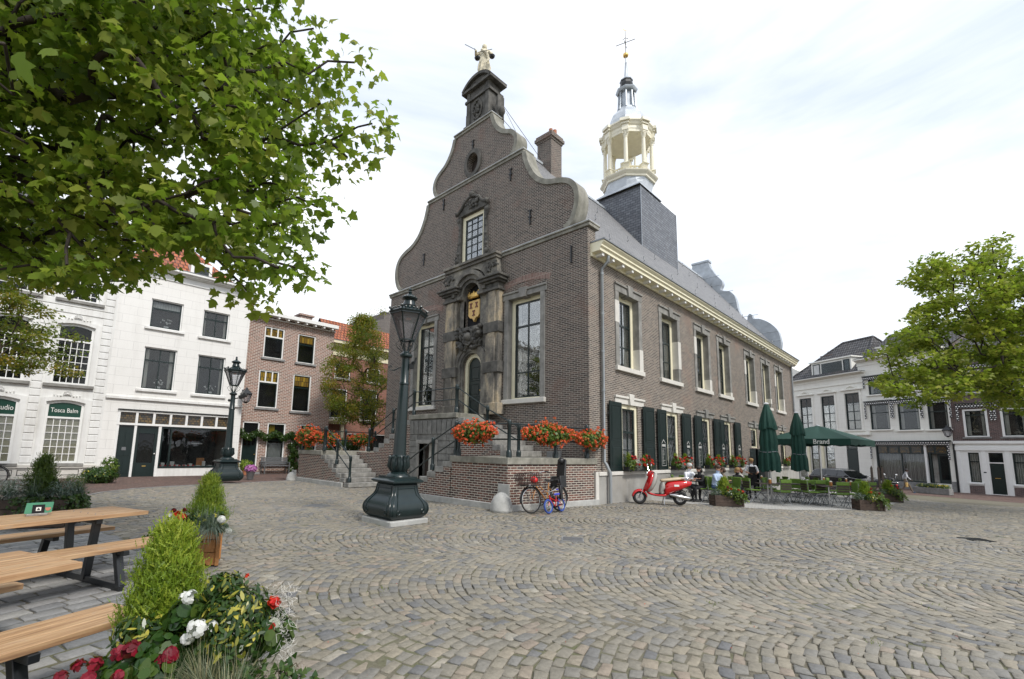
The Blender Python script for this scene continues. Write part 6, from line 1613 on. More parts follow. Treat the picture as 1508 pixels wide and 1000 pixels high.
gable_roof(F2, h2, -6.35, 0, 9.9, 13.2, 9, 'grey_tile', over=-.2); m = MB(F2); m.box(-5.4, -4.2, 10.4, 11.4, -2.6, -1.2); m.prism([(-5.5, 11.4), (-4.1, 11.4), (-4.1, 11.5), (-5.5, 11.5)], -2.7, -1.1, axis='z'); m.build('dormer', 'cream_stucco', h2)
m = MB(F2); m.box(-6.4, -6.1, 9.2, 10.2, -4, -.3); m.build('side_gable', 'cream_stucco', h2)
# dark brick house
h3 = thing('dark_brick_house', 'dark purple brick house above a white panelled ground floor with a green door', 'house', (0, 0, 0))
T3 = [(.68, 1.98, 3.35, 5.4), (2.62, 4.0, 3.35, 5.4), (4.7, 6.1, 3.35, 5.4), (6.8, 8.2, 3.35, 5.4), (.7, 2.0, 6.6, 8.3), (2.6, 4, 6.6, 8.3), (4.7, 6.1, 6.6, 8.3)]
shell(F3, h3, 0.02, 11, 2.95, 9.6, [rect(*w) for w in T3], 'purple_brick')
for a, b, c, d in T3:
    sash(F3, h3, a, b, c, d, -.0, frame_mat='white_paint', fw=.13, cols=1, rows=((.83,),), bars=.05, pane='pane', curtain=('sides', .22)); MB(F3).box(a-.1, b+.1, c-.12, c-.02, -.1, .1).build('window_sill', 'bluestone', h3)
    pelmet(F3, h3, a+.05, b-.02, d+.1, 1.0)
G3_ = [(.72, 1.3, 0.05, 2.2), (1.78, 2.5, -.72, 2.2), (2.95, 4.4, 0.05, 2.2), (4.9, 5.6, -.72, 2.2), (6.1, 7.4, .05, 2.2)]
shell(F3, h3, 0.05, 10.95, -1.2, 2.95, [rect(*w) for w in G3_], 'white_paint')
m = MB(F3); m.box(0, 11, 2.35, 2.62, 0, .1); m.box(0, 11, 2.85, 3.05, 0, .14)
for u in (.1, 1.42, 2.6, 4.5, 5.7): m.box(u, u+.24, -.9, 2.35, 0, .06)
for a, b, c, d in G3_:
    if c > 0: m.box(a-.1, b+.1, c-.14, c-.02, -.1, .1)
m.build('ground_floor_mouldings', 'white_paint', h3, bevel=.008)
for a, b, c, d in G3_:
    if c > 0: sash(F3, h3, a, b, c, d, -.05, frame_mat='black_green_paint', fw=.03, cols=1, rows=((.7,),), bars=.08, pane='pane', curtain=('fold', (0, 1)))
    else:
        m = MB(F3); m.box(a, b, c, 1.45, -.12, -.06); m.box(a+.1, b-.1, -.5, .3, -.06, -.045); m.box(a+.1, b-.1, .5, 1.3, -.06, -.045); dz = m.build('door', 'black_green_paint', h3, bevel=.006); MB(F3).box(a+.2, b-.25, .38, .42, -.06, -.03).build('letter_plate', 'gold', dz); MB(F3).box(a, b, 1.52, d, -.12, -.1).build('transom_pane', 'pane_dark', h3); MB(F3).box(a, b, 1.45, 1.52, -.12, -.02).build('transom_bar', 'white_paint', h3)
m = MB(F3)
for a, b in ((.72, 1.3), (2.95, 4.4), (6.1, 7.4)): m.box(a-.1, b+.1, -1, -.18, .0, .012)
m.build_each('brick_panel', 'purple_brick', h3); MB(F3).box(-.03, .07, -.9, 3, .02, .12).build('downpipe', 'black_iron', h3); MB(F3).box(1.46, 1.6, .75, .83, .06, .075).build('name_plate', 'black_iron', h3)
gable_roof(F3, h3, 0, 11, 9.5, 12.5, 9, 'grey_tile')
p = F2 @ Vector((-.12, 3.55, .02)); wall_lantern('black wall lantern at the corner of the cream shop house under the tree', (p.x, p.y, p.z), tuple(nrm_(B3u))[:2], 1.15)
# ------------------------------------------------------------------ placing helpers (world points along a sight line)
def PX(X, Y, d):
    return CAM+(C_R*((X-PPX)/FPX)-C_U*((Y-PPY)/FPX)+C_F)*d
def GP(X, Y):
    r = C_R*((X-PPX)/FPX)-C_U*((Y-PPY)/FPX)+C_F; t = -1.6/r.z
    for i in range(50): p = CAM+r*t; t = (gz(p.x, p.y)-1.6)/r.z
    p = CAM+r*t; return Vector((p.x, p.y, gz(p.x, p.y)))
# ------------------------------------------------------------------ trees
def skeleton(name, parent, base, top, targets, r0, mat='bark', wob=.12, rmin=.008, gnarl=1.0, tip=None):
    nodes = [Vector(base)]; par = [-1]; k = 6
    for i in range(1, k+1):
        t = i/k; p = Vector(base).lerp(Vector(top), t)+Vector((rng.gauss(0, .05), rng.gauss(0, .05), 0))*r0*6*gnarl; nodes.append(p); par.append(len(nodes)-2)
    T = sorted(targets, key=lambda q: (Vector(q)-Vector(top)).length)
    root = Vector(top)
    arr = np.array([tuple(n) for n in nodes]); trunk_n = len(nodes)
    NA = np.zeros((len(nodes)+len(T)*5, 3)); NA[:len(nodes)] = arr; cnt = len(nodes)
    for q in T:
        qv = np.array(tuple(q)); lo = trunk_n-2
        d = np.linalg.norm(NA[lo:cnt]-qv, axis=1); dr = np.linalg.norm(NA[lo:cnt]-np.array(tuple(root)), axis=1); dq = np.linalg.norm(qv-np.array(tuple(root)))
        cost = d+.35*np.maximum(0, dr-dq*.85)*2+.12*dr
        i = int(np.argmin(cost))+lo; a = Vector(NA[i]); b = Vector(q); L = (b-a).length; m = 3 if L > .8 else 2; prev = i
        for s in range(1, m+1):
            t = s/m; p = a.lerp(b, t)+Vector((0, 0, math.sin(PI*t)*L*.06))
            if s < m: p += Vector((rng.gauss(0, 1), rng.gauss(0, 1), rng.gauss(0, 1)))*L*wob
            nodes.append(p); par.append(prev); NA[cnt] = tuple(p); prev = cnt; cnt += 1
    w_ = [0]*len(nodes)
    ch = [[] for _ in nodes]
    for i in range(1, len(nodes)): ch[par[i]].append(i)
    for i in range(len(nodes)-1, -1, -1): w_[i] = 1 if not ch[i] else sum(w_[c] for c in ch[i])
    W = w_[0]; rad_ = [max(rmin, r0*(w/W)**.5) for w in w_]
    m = MB(); tr = MB()
    for i in range(1, len(nodes)):
        a, b = nodes[par[i]], nodes[i]; ra, rb = min(rad_[par[i]], rad_[i]*1.35), rad_[i]
        if (b-a).length < 1e-3: continue
        (tr if i < trunk_n else m).tube([a, b], [ra if i >= trunk_n else rad_[par[i]]*1.0, rb], 14 if i < trunk_n else (8 if rb > .05 else 6 if rb > .03 else 4), caps=False)
    o = tr.build('trunk', mat, parent, smooth=3); m.build('branches', mat, o, smooth=3)
    return nodes, ch
def crown(parent, centers, mat, n_each, r, size, shape, squash=(1, 1, .6), name='crown', up=.6, droop=.35, shell=.1, fold=.25):
    P = []; N = []; S = []; T = []
    for c in centers:
        n = max(3, int(n_each*rng.uniform(.6, 1.4))); p, d = blob_pts(n, tuple(c), r*rng.uniform(.75, 1.25), shell, squash); P.append(p); dd = d.copy(); N.append(rand_dirs(n)*1.0+np.array([0, 0, up])); T.append(np.clip(nrng.normal(rng.uniform(.25, .75), .2, n), 0, 1))
        S.append(d+np.array([0, 0, -droop]))
    P = np.concatenate(P); N = np.concatenate(N); T = np.concatenate(T); S = np.concatenate(S)
    return leaf_mesh(name, mat, P, N, nrng.uniform(size*.5, size*1.35, len(P)), shape, parent, tint=T, dirs=S, fold=fold)
def poly_sample(poly, n, d0, d1, mind=0):
    xs = [p[0] for p in poly]; ys = [p[1] for p in poly]; out = []
    while len(out) < n:
        X = rng.uniform(min(xs), max(xs)); Y = rng.uniform(min(ys), max(ys))
        if inpoly(X, Y, poly): out.append((X, Y, rng.uniform(d0, d1)))
    return out
# big plane tree standing left of the camera, its crown reaching over the square
def plane_tree():
    base = Vector((-.6, -15.2, 0)); t = thing('plane_tree', 'large leafy plane tree whose crown reaches over the square from the left', 'tree', base)
    outl = [(-120, -120), (335, -120), (345, 5), (385, 60), (430, 70), (470, 72), (505, 85), (518, 125), (535, 168), (530, 200), (505, 225), (475, 255), (452, 285), (448, 322), (430, 350), (424, 392), (385, 402), (372, 425), (352, 405), (340, 378), (318, 362), (285, 378), (240, 345), (222, 405), (190, 420), (150, 420), (110, 425), (88, 412), (55, 408), (25, 385), (-120, 385)]
    tg = []
    for X, Y, d in poly_sample(outl, 600, 4.4, 8.6):
        edge = X/540+Y/900
        if rng.random() < (edge-.55)*.55: continue
        # branches droop lower towards the trunk side
        tg.append(PX(X, Y, d)-base)
    for X, Y, d in ((548, 182, 5.6), (522, 92, 5.8), (462, 42, 6), (385, 12, 6.2), (512, 232, 5.8), (468, 305, 5.6), (440, 395, 5.4), (368, 432, 5.6), (440, 340, 6)): tg.append(PX(X, Y, d)-base)
    vis = list(tg)
    for k in range(330):     # the rest of the crown, out of the picture, round the trunk
        a = rng.uniform(0, 6.28); rr = rng.uniform(.5, 5.6); z = rng.uniform(4.2, 10.5)
        p = Vector((rr*math.cos(a), rr*math.sin(a), z)); v = p+base-CAM
        if v.dot(C_F) > .3:
            X = PPX+FPX*v.dot(C_R)/v.dot(C_F); Y = PPY-FPX*v.dot(C_U)/v.dot(C_F)
            if X > -60 and Y > -60: continue
        if (p+base-CAM).length < 2.5: continue
        tg.append(p)
    skeleton('t', t, (0, 0, -.1), (.4, .5, 4.6), tg, .27, 'dark_bark', wob=.1)
    crown(t, vis, 'plane_leaf', 46, .36, .103, PLANE, squash=(1, 1, .55), up=.8, droop=.6, fold=.5)
    crown(t, tg[len(vis):], 'plane_leaf', 26, .7, .2, PLANE, squash=(1, 1, .6), up=.9, droop=.5, name='crown')
plane_tree()
def maple():
    base = PX(1650, 700, 18); base.z = gz(base.x, base.y); t = thing('maple_tree', 'spreading light green maple whose crown hangs in front of the cream shop house at right', 'tree', base)
    outl = [(1600, 320), (1500, 395), (1485, 365), (1450, 372), (1430, 395), (1400, 400), (1385, 385), (1358, 405), (1368, 445), (1340, 475), (1312, 495), (1300, 518), (1306, 555), (1300, 572), (1335, 590), (1362, 597), (1400, 585), (1425, 570), (1450, 588), (1480, 602), (1600, 625)]
    tg = [PX(X, Y, d)-base for X, Y, d in poly_sample(outl, 430, 15, 20.5) if rng.random() < .93]
    for X, Y, d in ((1440, 362, 17), (1470, 352, 17.5), (1425, 372, 17.3), (1366, 385, 16.5), (1372, 392, 16), (1292, 520, 16), (1346, 412, 16.4), (1296, 566, 16.5)): tg.append(PX(X, Y, d)-base)
    vis = list(tg); 
    for k in range(200):
        a = rng.uniform(0, 6.28); rr = rng.uniform(.5, 6); z = rng.uniform(4, 10.5); p = Vector((rr*math.cos(a), rr*math.sin(a), z)); v = p+base-CAM; X = PPX+FPX*v.dot(C_R)/max(.1, v.dot(C_F))
        if X < 1545: continue
        tg.append(p)
    skeleton('t', t, (0, 0, -.1), (-.3, .2, 3.9), tg, .26, 'dark_bark', wob=.11, rmin=.012)
    crown(t, vis, 'maple_leaf', 95, .5, .125, [(0, 0), (.4, .05), (.5, .45), (.2, .5), (0, 1), (-.2, .5), (-.5, .45), (-.4, .05)], squash=(1, 1, .42), up=1.1, droop=.3)
    crown(t, tg[len(vis):], 'maple_leaf', 60, .7, .19, QUAD, squash=(1, 1, .5), up=1, droop=.3)
maple()
def small_tree():
    base = Vector((-16.0, 2.05, 0)); t = thing('street_tree', 'slender young tree with greenish-bronze leaves in front of the orange brick house', 'tree', base); tg = []
    for k in range(300):
        h = rng.random(); z = 2.9+h*6.3; R_ = 2.6*math.sin(PI*min(1, (h*.9+.1)))**.6*(1-.35*h); a = rng.uniform(0, 6.28); r = R_*math.sqrt(rng.random()); tg.append(Vector((r*math.cos(a), r*math.sin(a)-1.05, z)))
    tg += [Vector((-.5, -.3, 9.5)), Vector((-.2, .3, 9.9)), Vector((-.6, -.1, 10.2))]
    skeleton('t', t, (0, 0, 0), (0, 0, 3.2), tg, .11, 'bark', wob=.08)
    crown(t, [p for p in tg if rng.random() < .5], 'beech_leaf', 84, .42, .105, QUAD, squash=(1, 1, .65), up=.8); crown(t, [p for p in tg if rng.random() < .62], 'autumn_leaf', 95, .4, .1, QUAD, squash=(1, 1, .65), up=.8)
small_tree()
def left_tree():
    base = Vector((-12.3, -15.3, 0)); t = thing('street_tree', 'young tree with small bronze-green leaves before the ornate white house at the left edge', 'tree', base); tg = []
    for k in range(400):
        h = rng.random(); z = 3.6+h*5.0; R_ = 3.7*(1-.45*h); a = rng.uniform(0, 6.28); r = R_*math.sqrt(rng.random())
        if h < .2 and r > 2.4 and rng.random() < .5: continue
        tg.append(Vector((r*math.cos(a), r*math.sin(a)+.2, z)))
    for y in (2.2, 2.7, 3.1, 3.5): tg.append(Vector((.2, y, 4.2+y*.22))); tg.append(Vector((.1, y-.2, 3.6+y*.25)))
    skeleton('t', t, (0, 0, 0), (0, 0, 3.0), tg, .13, 'bark', wob=.08)
    crown(t, [p for p in tg if rng.random() < .6], 'beech_leaf', 120, .45, .1, QUAD, squash=(1, 1, .4), up=1); crown(t, [p for p in tg if rng.random() < .35], 'autumn_leaf', 120, .42, .1, QUAD, squash=(1, 1, .4), up=1)
left_tree()
# ------------------------------------------------------------------ shrubs and planting
def conifer(parent, c, h, r, n, mat='conifer_leaf', size=.10, name='conifer'):
    c = Vector(c); P = []; N = []; D = []; T = []
    nb = max(14, n//26)      # upright sprays: each a bundle of fronds
    for b in range(nb):
        t = rng.random()**1.1; a = rng.uniform(0, 6.28); R_ = r*(1-t)**.7*(1.0+.16*math.sin(a*3+t*9)+rng.gauss(0, .12)); rr = R_*rng.uniform(.45, 1.05)
        p0 = Vector((rr*math.cos(a), rr*math.sin(a), h*t*.93)); d = Vector((math.cos(a)*.45, math.sin(a)*.45, 1.0)).normalized()
        tt = rng.random()
        for k in range(26):
            q = p0+d*rng.uniform(-.05, .12)*h*1.2+Vector((rng.gauss(0, .035), rng.gauss(0, .035), rng.gauss(0, .03)))*h*1.3
            P.append(tuple(c+q)); o = Vector((math.cos(a)+rng.gauss(0, .6), math.sin(a)+rng.gauss(0, .6), rng.gauss(0, .4))); N.append(tuple(o)); D.append((d.x*1.3+rng.gauss(0, .4), d.y*1.3+rng.gauss(0, .4), 1+rng.gauss(0, .3))); T.append(min(1, max(0, tt*.6+.4*(q.z/h)+rng.gauss(0, .12))))
    o = leaf_mesh(name, mat, P, N, nrng.uniform(size*.6, size*1.15, len(P)), FROND, parent, tint=T, dirs=D, fold=.1)
    m = MB(); m.tube([tuple(c), tuple(c+Vector((0, 0, h*.8)))], [.02, .005], 6); m.build('stem', 'bark', o)
    return o
def bush(parent, c, r, n, mat, size=.07, shape=OVAL, squash=(1, 1, .8), name='foliage', up=.4, shell=.45):
    p, d = blob_pts(n, tuple(c), r, shell, squash); p[:, 2] = np.maximum(p[:, 2], c[2]-r*squash[2]*.9)
    tv = nrng.random(n)**2.4 if mat == 'variegated_leaf' else None
    return leaf_mesh(name, mat, p, tint=tv, nrm=d+rand_dirs(n)*.5+np.array([0, 0, .3]), size=nrng.uniform(size*.6, size*1.2, n), shape=shape, parent=parent, dirs=d*1.0+rand_dirs(n)*.5+np.array([0, 0, up]))
def blades(parent, c, L, n, mat, spread=.9, name='ornamental_grass', w=1.0, base=.07, drop=.6):
    """tuft of arching blades"""
    m_v = []; F = []; T = []
    for k in range(n):
        a = rng.uniform(0, 6.28); s = rng.random()**.6*spread; l = L*rng.uniform(.6, 1.15); ca, sa = math.cos(a), math.sin(a); b0 = Vector(c)+Vector((ca, sa, 0))*base*rng.random(); pts = []
        for j in range(5):
            t = j/4; pts.append(b0+Vector((ca*s*l*t, sa*s*l*t, l*(t*(1-s*.25)-drop*s*t*t))))
        wd = .0028*w*rng.uniform(.7, 1.4); sd = Vector((-sa, ca, 0))*wd; i0 = len(m_v); tv = rng.random()
        for j, p in enumerate(pts):
            k_ = 1-j/4*.9; m_v += [tuple(p-sd*k_), tuple(p+sd*k_)]; T += [tv, tv]
        for j in range(4): F.append((i0+2*j, i0+2*j+1, i0+2*j+3, i0+2*j+2))
    me = bpy.data.meshes.new(name); me.from_pydata(m_v, [], F); me.materials.append(MATS[mat]); at = me.attributes.new('tint', 'FLOAT', 'POINT'); at.data.foreach_set('value', T)
    o = bpy.data.objects.new(name, me); COL.objects.link(o); o.parent = parent; return o
def flower(parent, c, r, mat, n=9, petals=5, size=.03, name='flower_head'):
    """a head of small florets, each of overlapping petals"""
    P = []; N = []; D = []
    for k in range(n):
        d = Vector((rng.gauss(0, 1), rng.gauss(0, 1), rng.gauss(0.5, .8))).normalized(); p = Vector(c)+d*r*rng.uniform(.7, 1)
        s1 = d.orthogonal().normalized(); s2 = d.cross(s1); ph = rng.random()*6
        for j in range(petals):
            a = ph+2*PI*j/petals; dr_ = s1*math.cos(a)+s2*math.sin(a); P.append(tuple(p)); N.append(tuple(d+dr_*.35)); D.append(tuple(dr_+d*.45))
    return leaf_mesh(name, mat, P, N, nrng.uniform(size*.85, size*1.15, len(P)), PETAL, parent, dirs=D, fold=.15)
def trailer(parent, c, dirs, n, mat='shrub_leaf', size=.04, L=.5, name='trailing_ivy'):
    m = MB(); P = []; N = []
    for k in range(n):
        a = rng.choice(dirs)+rng.gauss(0, .35); p = Vector(c)+Vector((rng.gauss(0, .1), rng.gauss(0, .1), 0)); path = [tuple(p)]; dx, dy = math.cos(a), math.sin(a); l = L*rng.uniform(.5, 1.2)
        for j in range(7):
            p = p+Vector((dx*.3+rng.gauss(0, .2), dy*.3+rng.gauss(0, .2), .25-.22*j))*l/7*1.1; p.z = max(p.z, .02); path.append(tuple(p))
            for q in range(3): P.append((p.x+rng.gauss(0, .02), p.y+rng.gauss(0, .02), p.z+rng.gauss(0, .02))); N.append((dx+rng.gauss(0, .5), dy+rng.gauss(0, .5), .6))
        m.tube(path, .003, 4, caps=False)
    o = leaf_mesh(name, mat, P, N, nrng.uniform(size*.7, size*1.2, len(P)), [(0, 0), (.45, .1), (.3, .45), (0, 1), (-.3, .45), (-.45, .1)], parent); m.build('stems', 'bark', o); return o
def planter_box(parent, sx, sy, h, mat='box_wood', z=0):
    m = MB(); nb = 3
    for k in range(nb):
        z0, z1 = z+h*k/nb+.004, z+h*(k+1)/nb-.003
        m.box(-sx/2, sx/2, -sy/2, -sy/2+.03, z0, z1); m.box(-sx/2, sx/2, sy/2-.03, sy/2, z0, z1); m.box(-sx/2, -sx/2+.03, -sy/2+.031, sy/2-.031, z0, z1); m.box(sx/2-.03, sx/2, -sy/2+.031, sy/2-.031, z0, z1)
    for a in (-1, 1):
        for b in (-1, 1): m.box(a*(sx/2+.006)-.022, a*(sx/2+.006)+.022, b*(sy/2+.006)-.022, b*(sy/2+.006)+.022, z, z+h+.002)
    o = m.build('box', mat, parent, bevel=.004); MB().box(-sx/2+.03, sx/2-.03, -sy/2+.03, sy/2-.03, z+.02, z+h-.05).build('soil', 'soil', parent); return o
# nearest planter in the foreground
LANCE = [(0, 0), (.15, .3), (.17, .6), (.08, .88), (0, 1), (-.08, .88), (-.17, .6), (-.15, .3)]
def near_planter():
    cpos = PX(245, 880, 2.9); e = PX(345, 900, 2.6); ce = (cpos+e)/2; ce.z = 0
    t = thing('planter', 'foreground wooden planter with lime conifer, variegated shrub, white, red and crimson flowers', 'planter', ce, rad(-20))
    Ri = Matrix.Rotation(rad(20), 4, 'Z')
    def L(X, Y, d): return Ri @ (PX(X, Y, d)-ce)
    planter_box(t, .95, .42, .42, 'box_wood')
    p = L(240, 925, 2.95); conifer(t, (p.x, p.y, .42), .62, .225, 17000, size=.055)
    for X, Y, d, r, n in ((352, 905, 2.62, .2, 1700), (390, 915, 2.7, .13, 800), (300, 925, 2.62, .15, 800), (205, 935, 2.7, .14, 700), (330, 870, 2.7, .13, 700), (350, 940, 2.55, .18, 1000)):
        q = L(X, Y, d); bush(t, tuple(q), r, n, 'variegated_leaf', .052, LANCE, name='variegated_shrub', shell=.2, up=.9)
    for X, Y, d, r, n in ((300, 950, 2.6, .16, 260), (240, 960, 2.5, .14, 260), (275, 905, 2.6, .1, 160), (400, 930, 2.62, .12, 180), (180, 985, 2.45, .12, 200), (230, 985, 2.4, .14, 220)):
        q = L(X, Y, d); bush(t, tuple(q), r, n, 'shrub_leaf', .055, FLOWER, name='foliage', shell=.2)
    for X, Y, d, r, n, mt, s in ((280, 880, 2.55, .045, 9, 'white_flower', .028), (270, 879, 2.55, .03, 4, 'white_flower', .028), (291, 926, 2.45, .06, 15, 'white_flower', .029), (276, 941, 2.45, .04, 7, 'white_flower', .028), (311, 924, 2.47, .04, 7, 'white_flower', .028), (404, 886, 2.6, .028, 6, 'red_flower', .04), (399, 926, 2.55, .018, 3, 'red_flower', .035), (364, 848, 2.8, .012, 2, 'red_flower', .02),
                            (193, 957, 2.4, .045, 7, 'crimson_flower', .042), (176, 962, 2.4, .04, 6, 'crimson_flower', .04), (250, 965, 2.38, .045, 7, 'crimson_flower', .04), (232, 975, 2.36, .035, 5, 'crimson_flower', .038), (116, 980, 2.35, .03, 5, 'crimson_flower', .038), (140, 978, 2.35, .035, 6, 'crimson_flower', .038), (175, 998, 2.3, .035, 6, 'crimson_flower', .038), (90, 998, 2.3, .03, 5, 'crimson_flower', .038), (130, 1000, 2.3, .03, 5, 'crimson_flower', .038)):
        q = L(X, Y, d); flower(t, tuple(q), r, mt, n, 5, s)
    for X, Y, d, n, l in ((300, 1040, 2.35, 260, .30), (240, 1045, 2.3, 120, .26), (350, 1030, 2.4, 200, .28), (330, 1080, 2.2, 160, .28)):
        q = L(X, Y, d); blades(t, (q.x, q.y, max(.36, q.z)), l, n, 'grass_blade', .9, w=1.0)
    q = L(420, 900, 2.6)
    if 1:   # wiry silver cushion bush
        m = MB()
        for j in range(300):
            p = L(418+rng.gauss(0, 9), 905+rng.uniform(-45, 75), 2.6+rng.gauss(0, .05)); d = Vector((rng.gauss(0, 1), rng.gauss(0, 1), rng.gauss(0, 1)))*.016; e_ = p+d; f_ = e_+Vector((rng.gauss(0, 1), rng.gauss(0, 1), rng.gauss(0, 1)))*.014; m.tube([tuple(p), tuple(e_), tuple(f_)], .0009, 3, caps=False)
        m.build('silver_wire_plant', 'light_stone', t)
    q = L(405, 960, 2.45); trailer(t, (q.x, q.y, .42), [-.6, -1.0, .1], 26, size=.035, L=.55); q = L(420, 1000, 2.3); trailer(t, (q.x, q.y, .40), [-.9, -.3], 12, size=.035, L=.4)
near_planter()
def planter_2():
    cp_ = PX(300, 800, 6.35); cp_.z = 0; t = thing('planter', 'orange-brown wooden planter with lime conifer and blue grass behind the foreground planter', 'planter', cp_, rad(-20)); Ri = Matrix.Rotation(rad(20), 4, 'Z')
    def L(X, Y, d): return Ri @ (PX(X, Y, d)-cp_)
    planter_box(t, .36, .36, .5, 'orange_wood'); p = L(304, 770, 6.4); conifer(t, (p.x, p.y, .5), .62, .25, 8000, size=.06)
    for X, Y, d, r, n in ((262, 790, 6.3, .22, 700), (245, 800, 6.3, .15, 350), (275, 800, 6.1, .16, 300)): bush(t, tuple(L(X, Y, d)), r, n, 'shrub_leaf', .05, OVAL, name='foliage', shell=.2)
    for X, Y, d, r, n in ((305, 768, 6.1, .1, 300), (285, 765, 6.1, .1, 300), (322, 760, 6.2, .08, 150), (326, 778, 6.1, .08, 160)): bush(t, tuple(L(X, Y, d)), r, n, 'variegated_leaf', .05, OVAL, name='variegated_shrub', shell=.2)
    for X, Y, d, r, n, mt, s in ((268, 763, 6.0, .06, 9, 'red_flower', .05), (262, 757, 6.0, .04, 5, 'red_flower', .045), (250, 761, 6.1, .05, 9, 'white_flower', .035), (326, 765, 6.0, .055, 10, 'white_flower', .038), (336, 782, 6.05, .05, 9, 'white_flower', .035), (256, 752, 6.1, .025, 4, 'crimson_flower', .035), (272, 751, 6.1, .025, 4, 'crimson_flower', .035), (301, 833, 5.9, .02, 3, 'crimson_flower', .03)): flower(t, tuple(L(X, Y, d)), r, mt, n, 5, s)
    for X, d in ((300, 6.15), (312, 6.1), (290, 6.15)): q = L(X, 795, d-.12); blades(t, (q.x, q.y, .5), .32, 520, 'blue_fescue', 1.1, w=1.3, drop=1.1)
    trailer(t, tuple(L(245, 790, 6.2)), [3.3, 2.6, -1.8], 26, L=.55)
planter_2()
def planter_left():
    c = Vector((-4.35, -12.85, 0)); t = thing('planter', 'long dark wooden planter of grey-green shrubs and ivy behind the farther picnic table', 'planter', c, rad(62)); planter_box(t, 2.0, .6, .5, 'box_wood')
    conifer(t, (.45, .0, .5), .75, .26, 4200, 'dark_conifer_leaf', size=.09)
    for x, y, z, r, n, mt in ((.15, -.1, .68, .28, 900, 'silver_leaf'), (.85, -.05, .66, .3, 900, 'blue_fescue'), (-.3, 0, .66, .32, 900, 'silver_leaf'), (-.7, 0, .7, .3, 700, 'shrub_leaf'), (.9, .15, .8, .2, 500, 'geranium_leaf')): bush(t, (x, y, z), r, n, mt, .07, NARROW if mt != 'shrub_leaf' else OVAL, name='shrub')
    for x, y in ((.8, -.05), (.45, -.2), (1.0, .1), (.1, -.2)): blades(t, (x, y, .55), .4, 350, 'blue_fescue', 1.0, w=2.0, drop=.8)
    trailer(t, (1.0, -.1, .52), [0, -.8, .6, -1.4], 44, L=.6, size=.055); trailer(t, (.5, -.25, .5), [-1.5], 26, L=.5, size=.055)
planter_left()
def terrace_planter(label, loc, rz, sx, k=1.0, h=.36):
    t = thing('planter', label, 'planter', loc, rz, None); planter_box(t, sx, .45, h, 'box_wood')
    conifer(t, (-.05, 0, h), .52*k, .26*k, 2600, size=.09); rr = sx/2
    bush(t, (-rr*.75, -.05, h+.08), .2*k, 320, 'blue_fescue', .09, NARROW, name='shrub'); bush(t, (rr*.7, -.05, h+.10), .24*k, 480, 'geranium_leaf', .06, OVAL, name='foliage'); bush(t, (0, -.15, h+.06), .22*k, 350, 'variegated_leaf', .055, OVAL, name='foliage')
    for i in range(9): flower(t, (rng.uniform(-.1, rr*1.1), rng.uniform(-.3, .05), h+rng.uniform(.05, .38)*k), .035, 'crimson_flower' if i % 2 else 'red_flower', 5, 5, .045)
    trailer(t, (rr*.6, -.2, h+.02), [-.9, -1.5, 0], 16, 'geranium_leaf', .06, .55)
    return t
g = GP(1070, 745); terrace_planter('low dark wooden planter with lime conifer just right of the red scooter', g, rad(42), .88, 1.0)
g = GP(1279, 751); terrace_planter('low dark wooden planter at the near right corner of the cafe terrace', g, rad(35), .72, 1.05)
g = GP(1311, 739); terrace_planter('smaller-looking wooden planter standing behind the right corner one', g, rad(35), .75, 1.1)
# window boxes on the plinth of the hall
def window_box(u, wdt, seed, lab):
    t = thing('window_box', lab, 'flower box', (.17, u, .99), 0, 'flower boxes below the shuttered windows'); MB().box(.0, .2, -wdt/2, wdt/2, 0, .15).build('trough', 'black_plastic', t)
    for k in range(2): conifer(t, (.1, -wdt/2+.25+k*(wdt-.55), .15), .42, .12, 700, size=.08)
    for y, mt, sh, n in ((-wdt*.1, 'silver_leaf', NARROW, 420), (wdt*.28, 'geranium_leaf', OVAL, 330), (-wdt*.35, 'geranium_leaf', OVAL, 330), (wdt*.42, 'silver_leaf' if seed % 2 else 'geranium_leaf', NARROW, 300)): bush(t, (.14, y, .24), .25, int(n*1.6), mt, .07, sh, name='foliage', squash=(.8, 1, 1))
    for k in range(30): flower(t, (.16+rng.uniform(0, .2), rng.uniform(-wdt/2, wdt/2), .18+rng.uniform(0, .34)), .05, 'red_flower' if k % 3 else 'crimson_flower', 5, 5, .045)
for i, (u, wd, lb) in enumerate(((2.65, 1.7, 'flower box with red blooms under the shuttered window nearest the downpipe'), (6.3, 1.5, 'flower box under the second shuttered window, above the scooter seat'), (10.0, 1.8, 'flower box under the third shuttered window, behind the seated men'), (13.1, 1.6, 'flower box under the fourth shuttered window, left of the waitress'), (23.4, 1.6, 'flower box under the last ground floor window, beyond the closed parasols'))): window_box(u, wd, i, lb)
# greenery by the left houses
t = thing('ivy_bush', 'low ivy bush growing at the foot of the white walls', 'shrub', (-15.4, -10.35, 0)); bush(t, (0, 0, .3), .62, 1700, 'shrub_leaf', .1, OVAL, squash=(1, 1, .55)); bush(t, (.1, .25, .62), .4, 500, 'geranium_leaf', .1, OVAL, squash=(.8, .8, 1.1)); bush(t, (0, 0, .35), .7, 200, 'variegated_leaf', .09, OVAL, squash=(1, 1, .5)); trailer(t, (0, 0, .3), [0, 1.5, 3, 4.5], 26, L=.7, size=.08)
t = thing('climbing_vine', 'dark climbing plant trained as a garland over the door of the pink brick house', 'vine', (-19.4, -2.5, 0))
for k in range(20): y = -1.95+k*.17; bush(t, (.12, y, 2.12+.12*math.sin(k*1.1)+.1*(abs(y) > 1.5)), .2, 170, 'shrub_leaf', .1, OVAL, squash=(.6, 1, 1), name='garland')
for k in range(9): bush(t, (.14, 1.4+.25*math.sin(k*2), 2.0-k*.22), .24, 230, 'shrub_leaf', .1, OVAL, squash=(.6, 1, 1), name='garland')
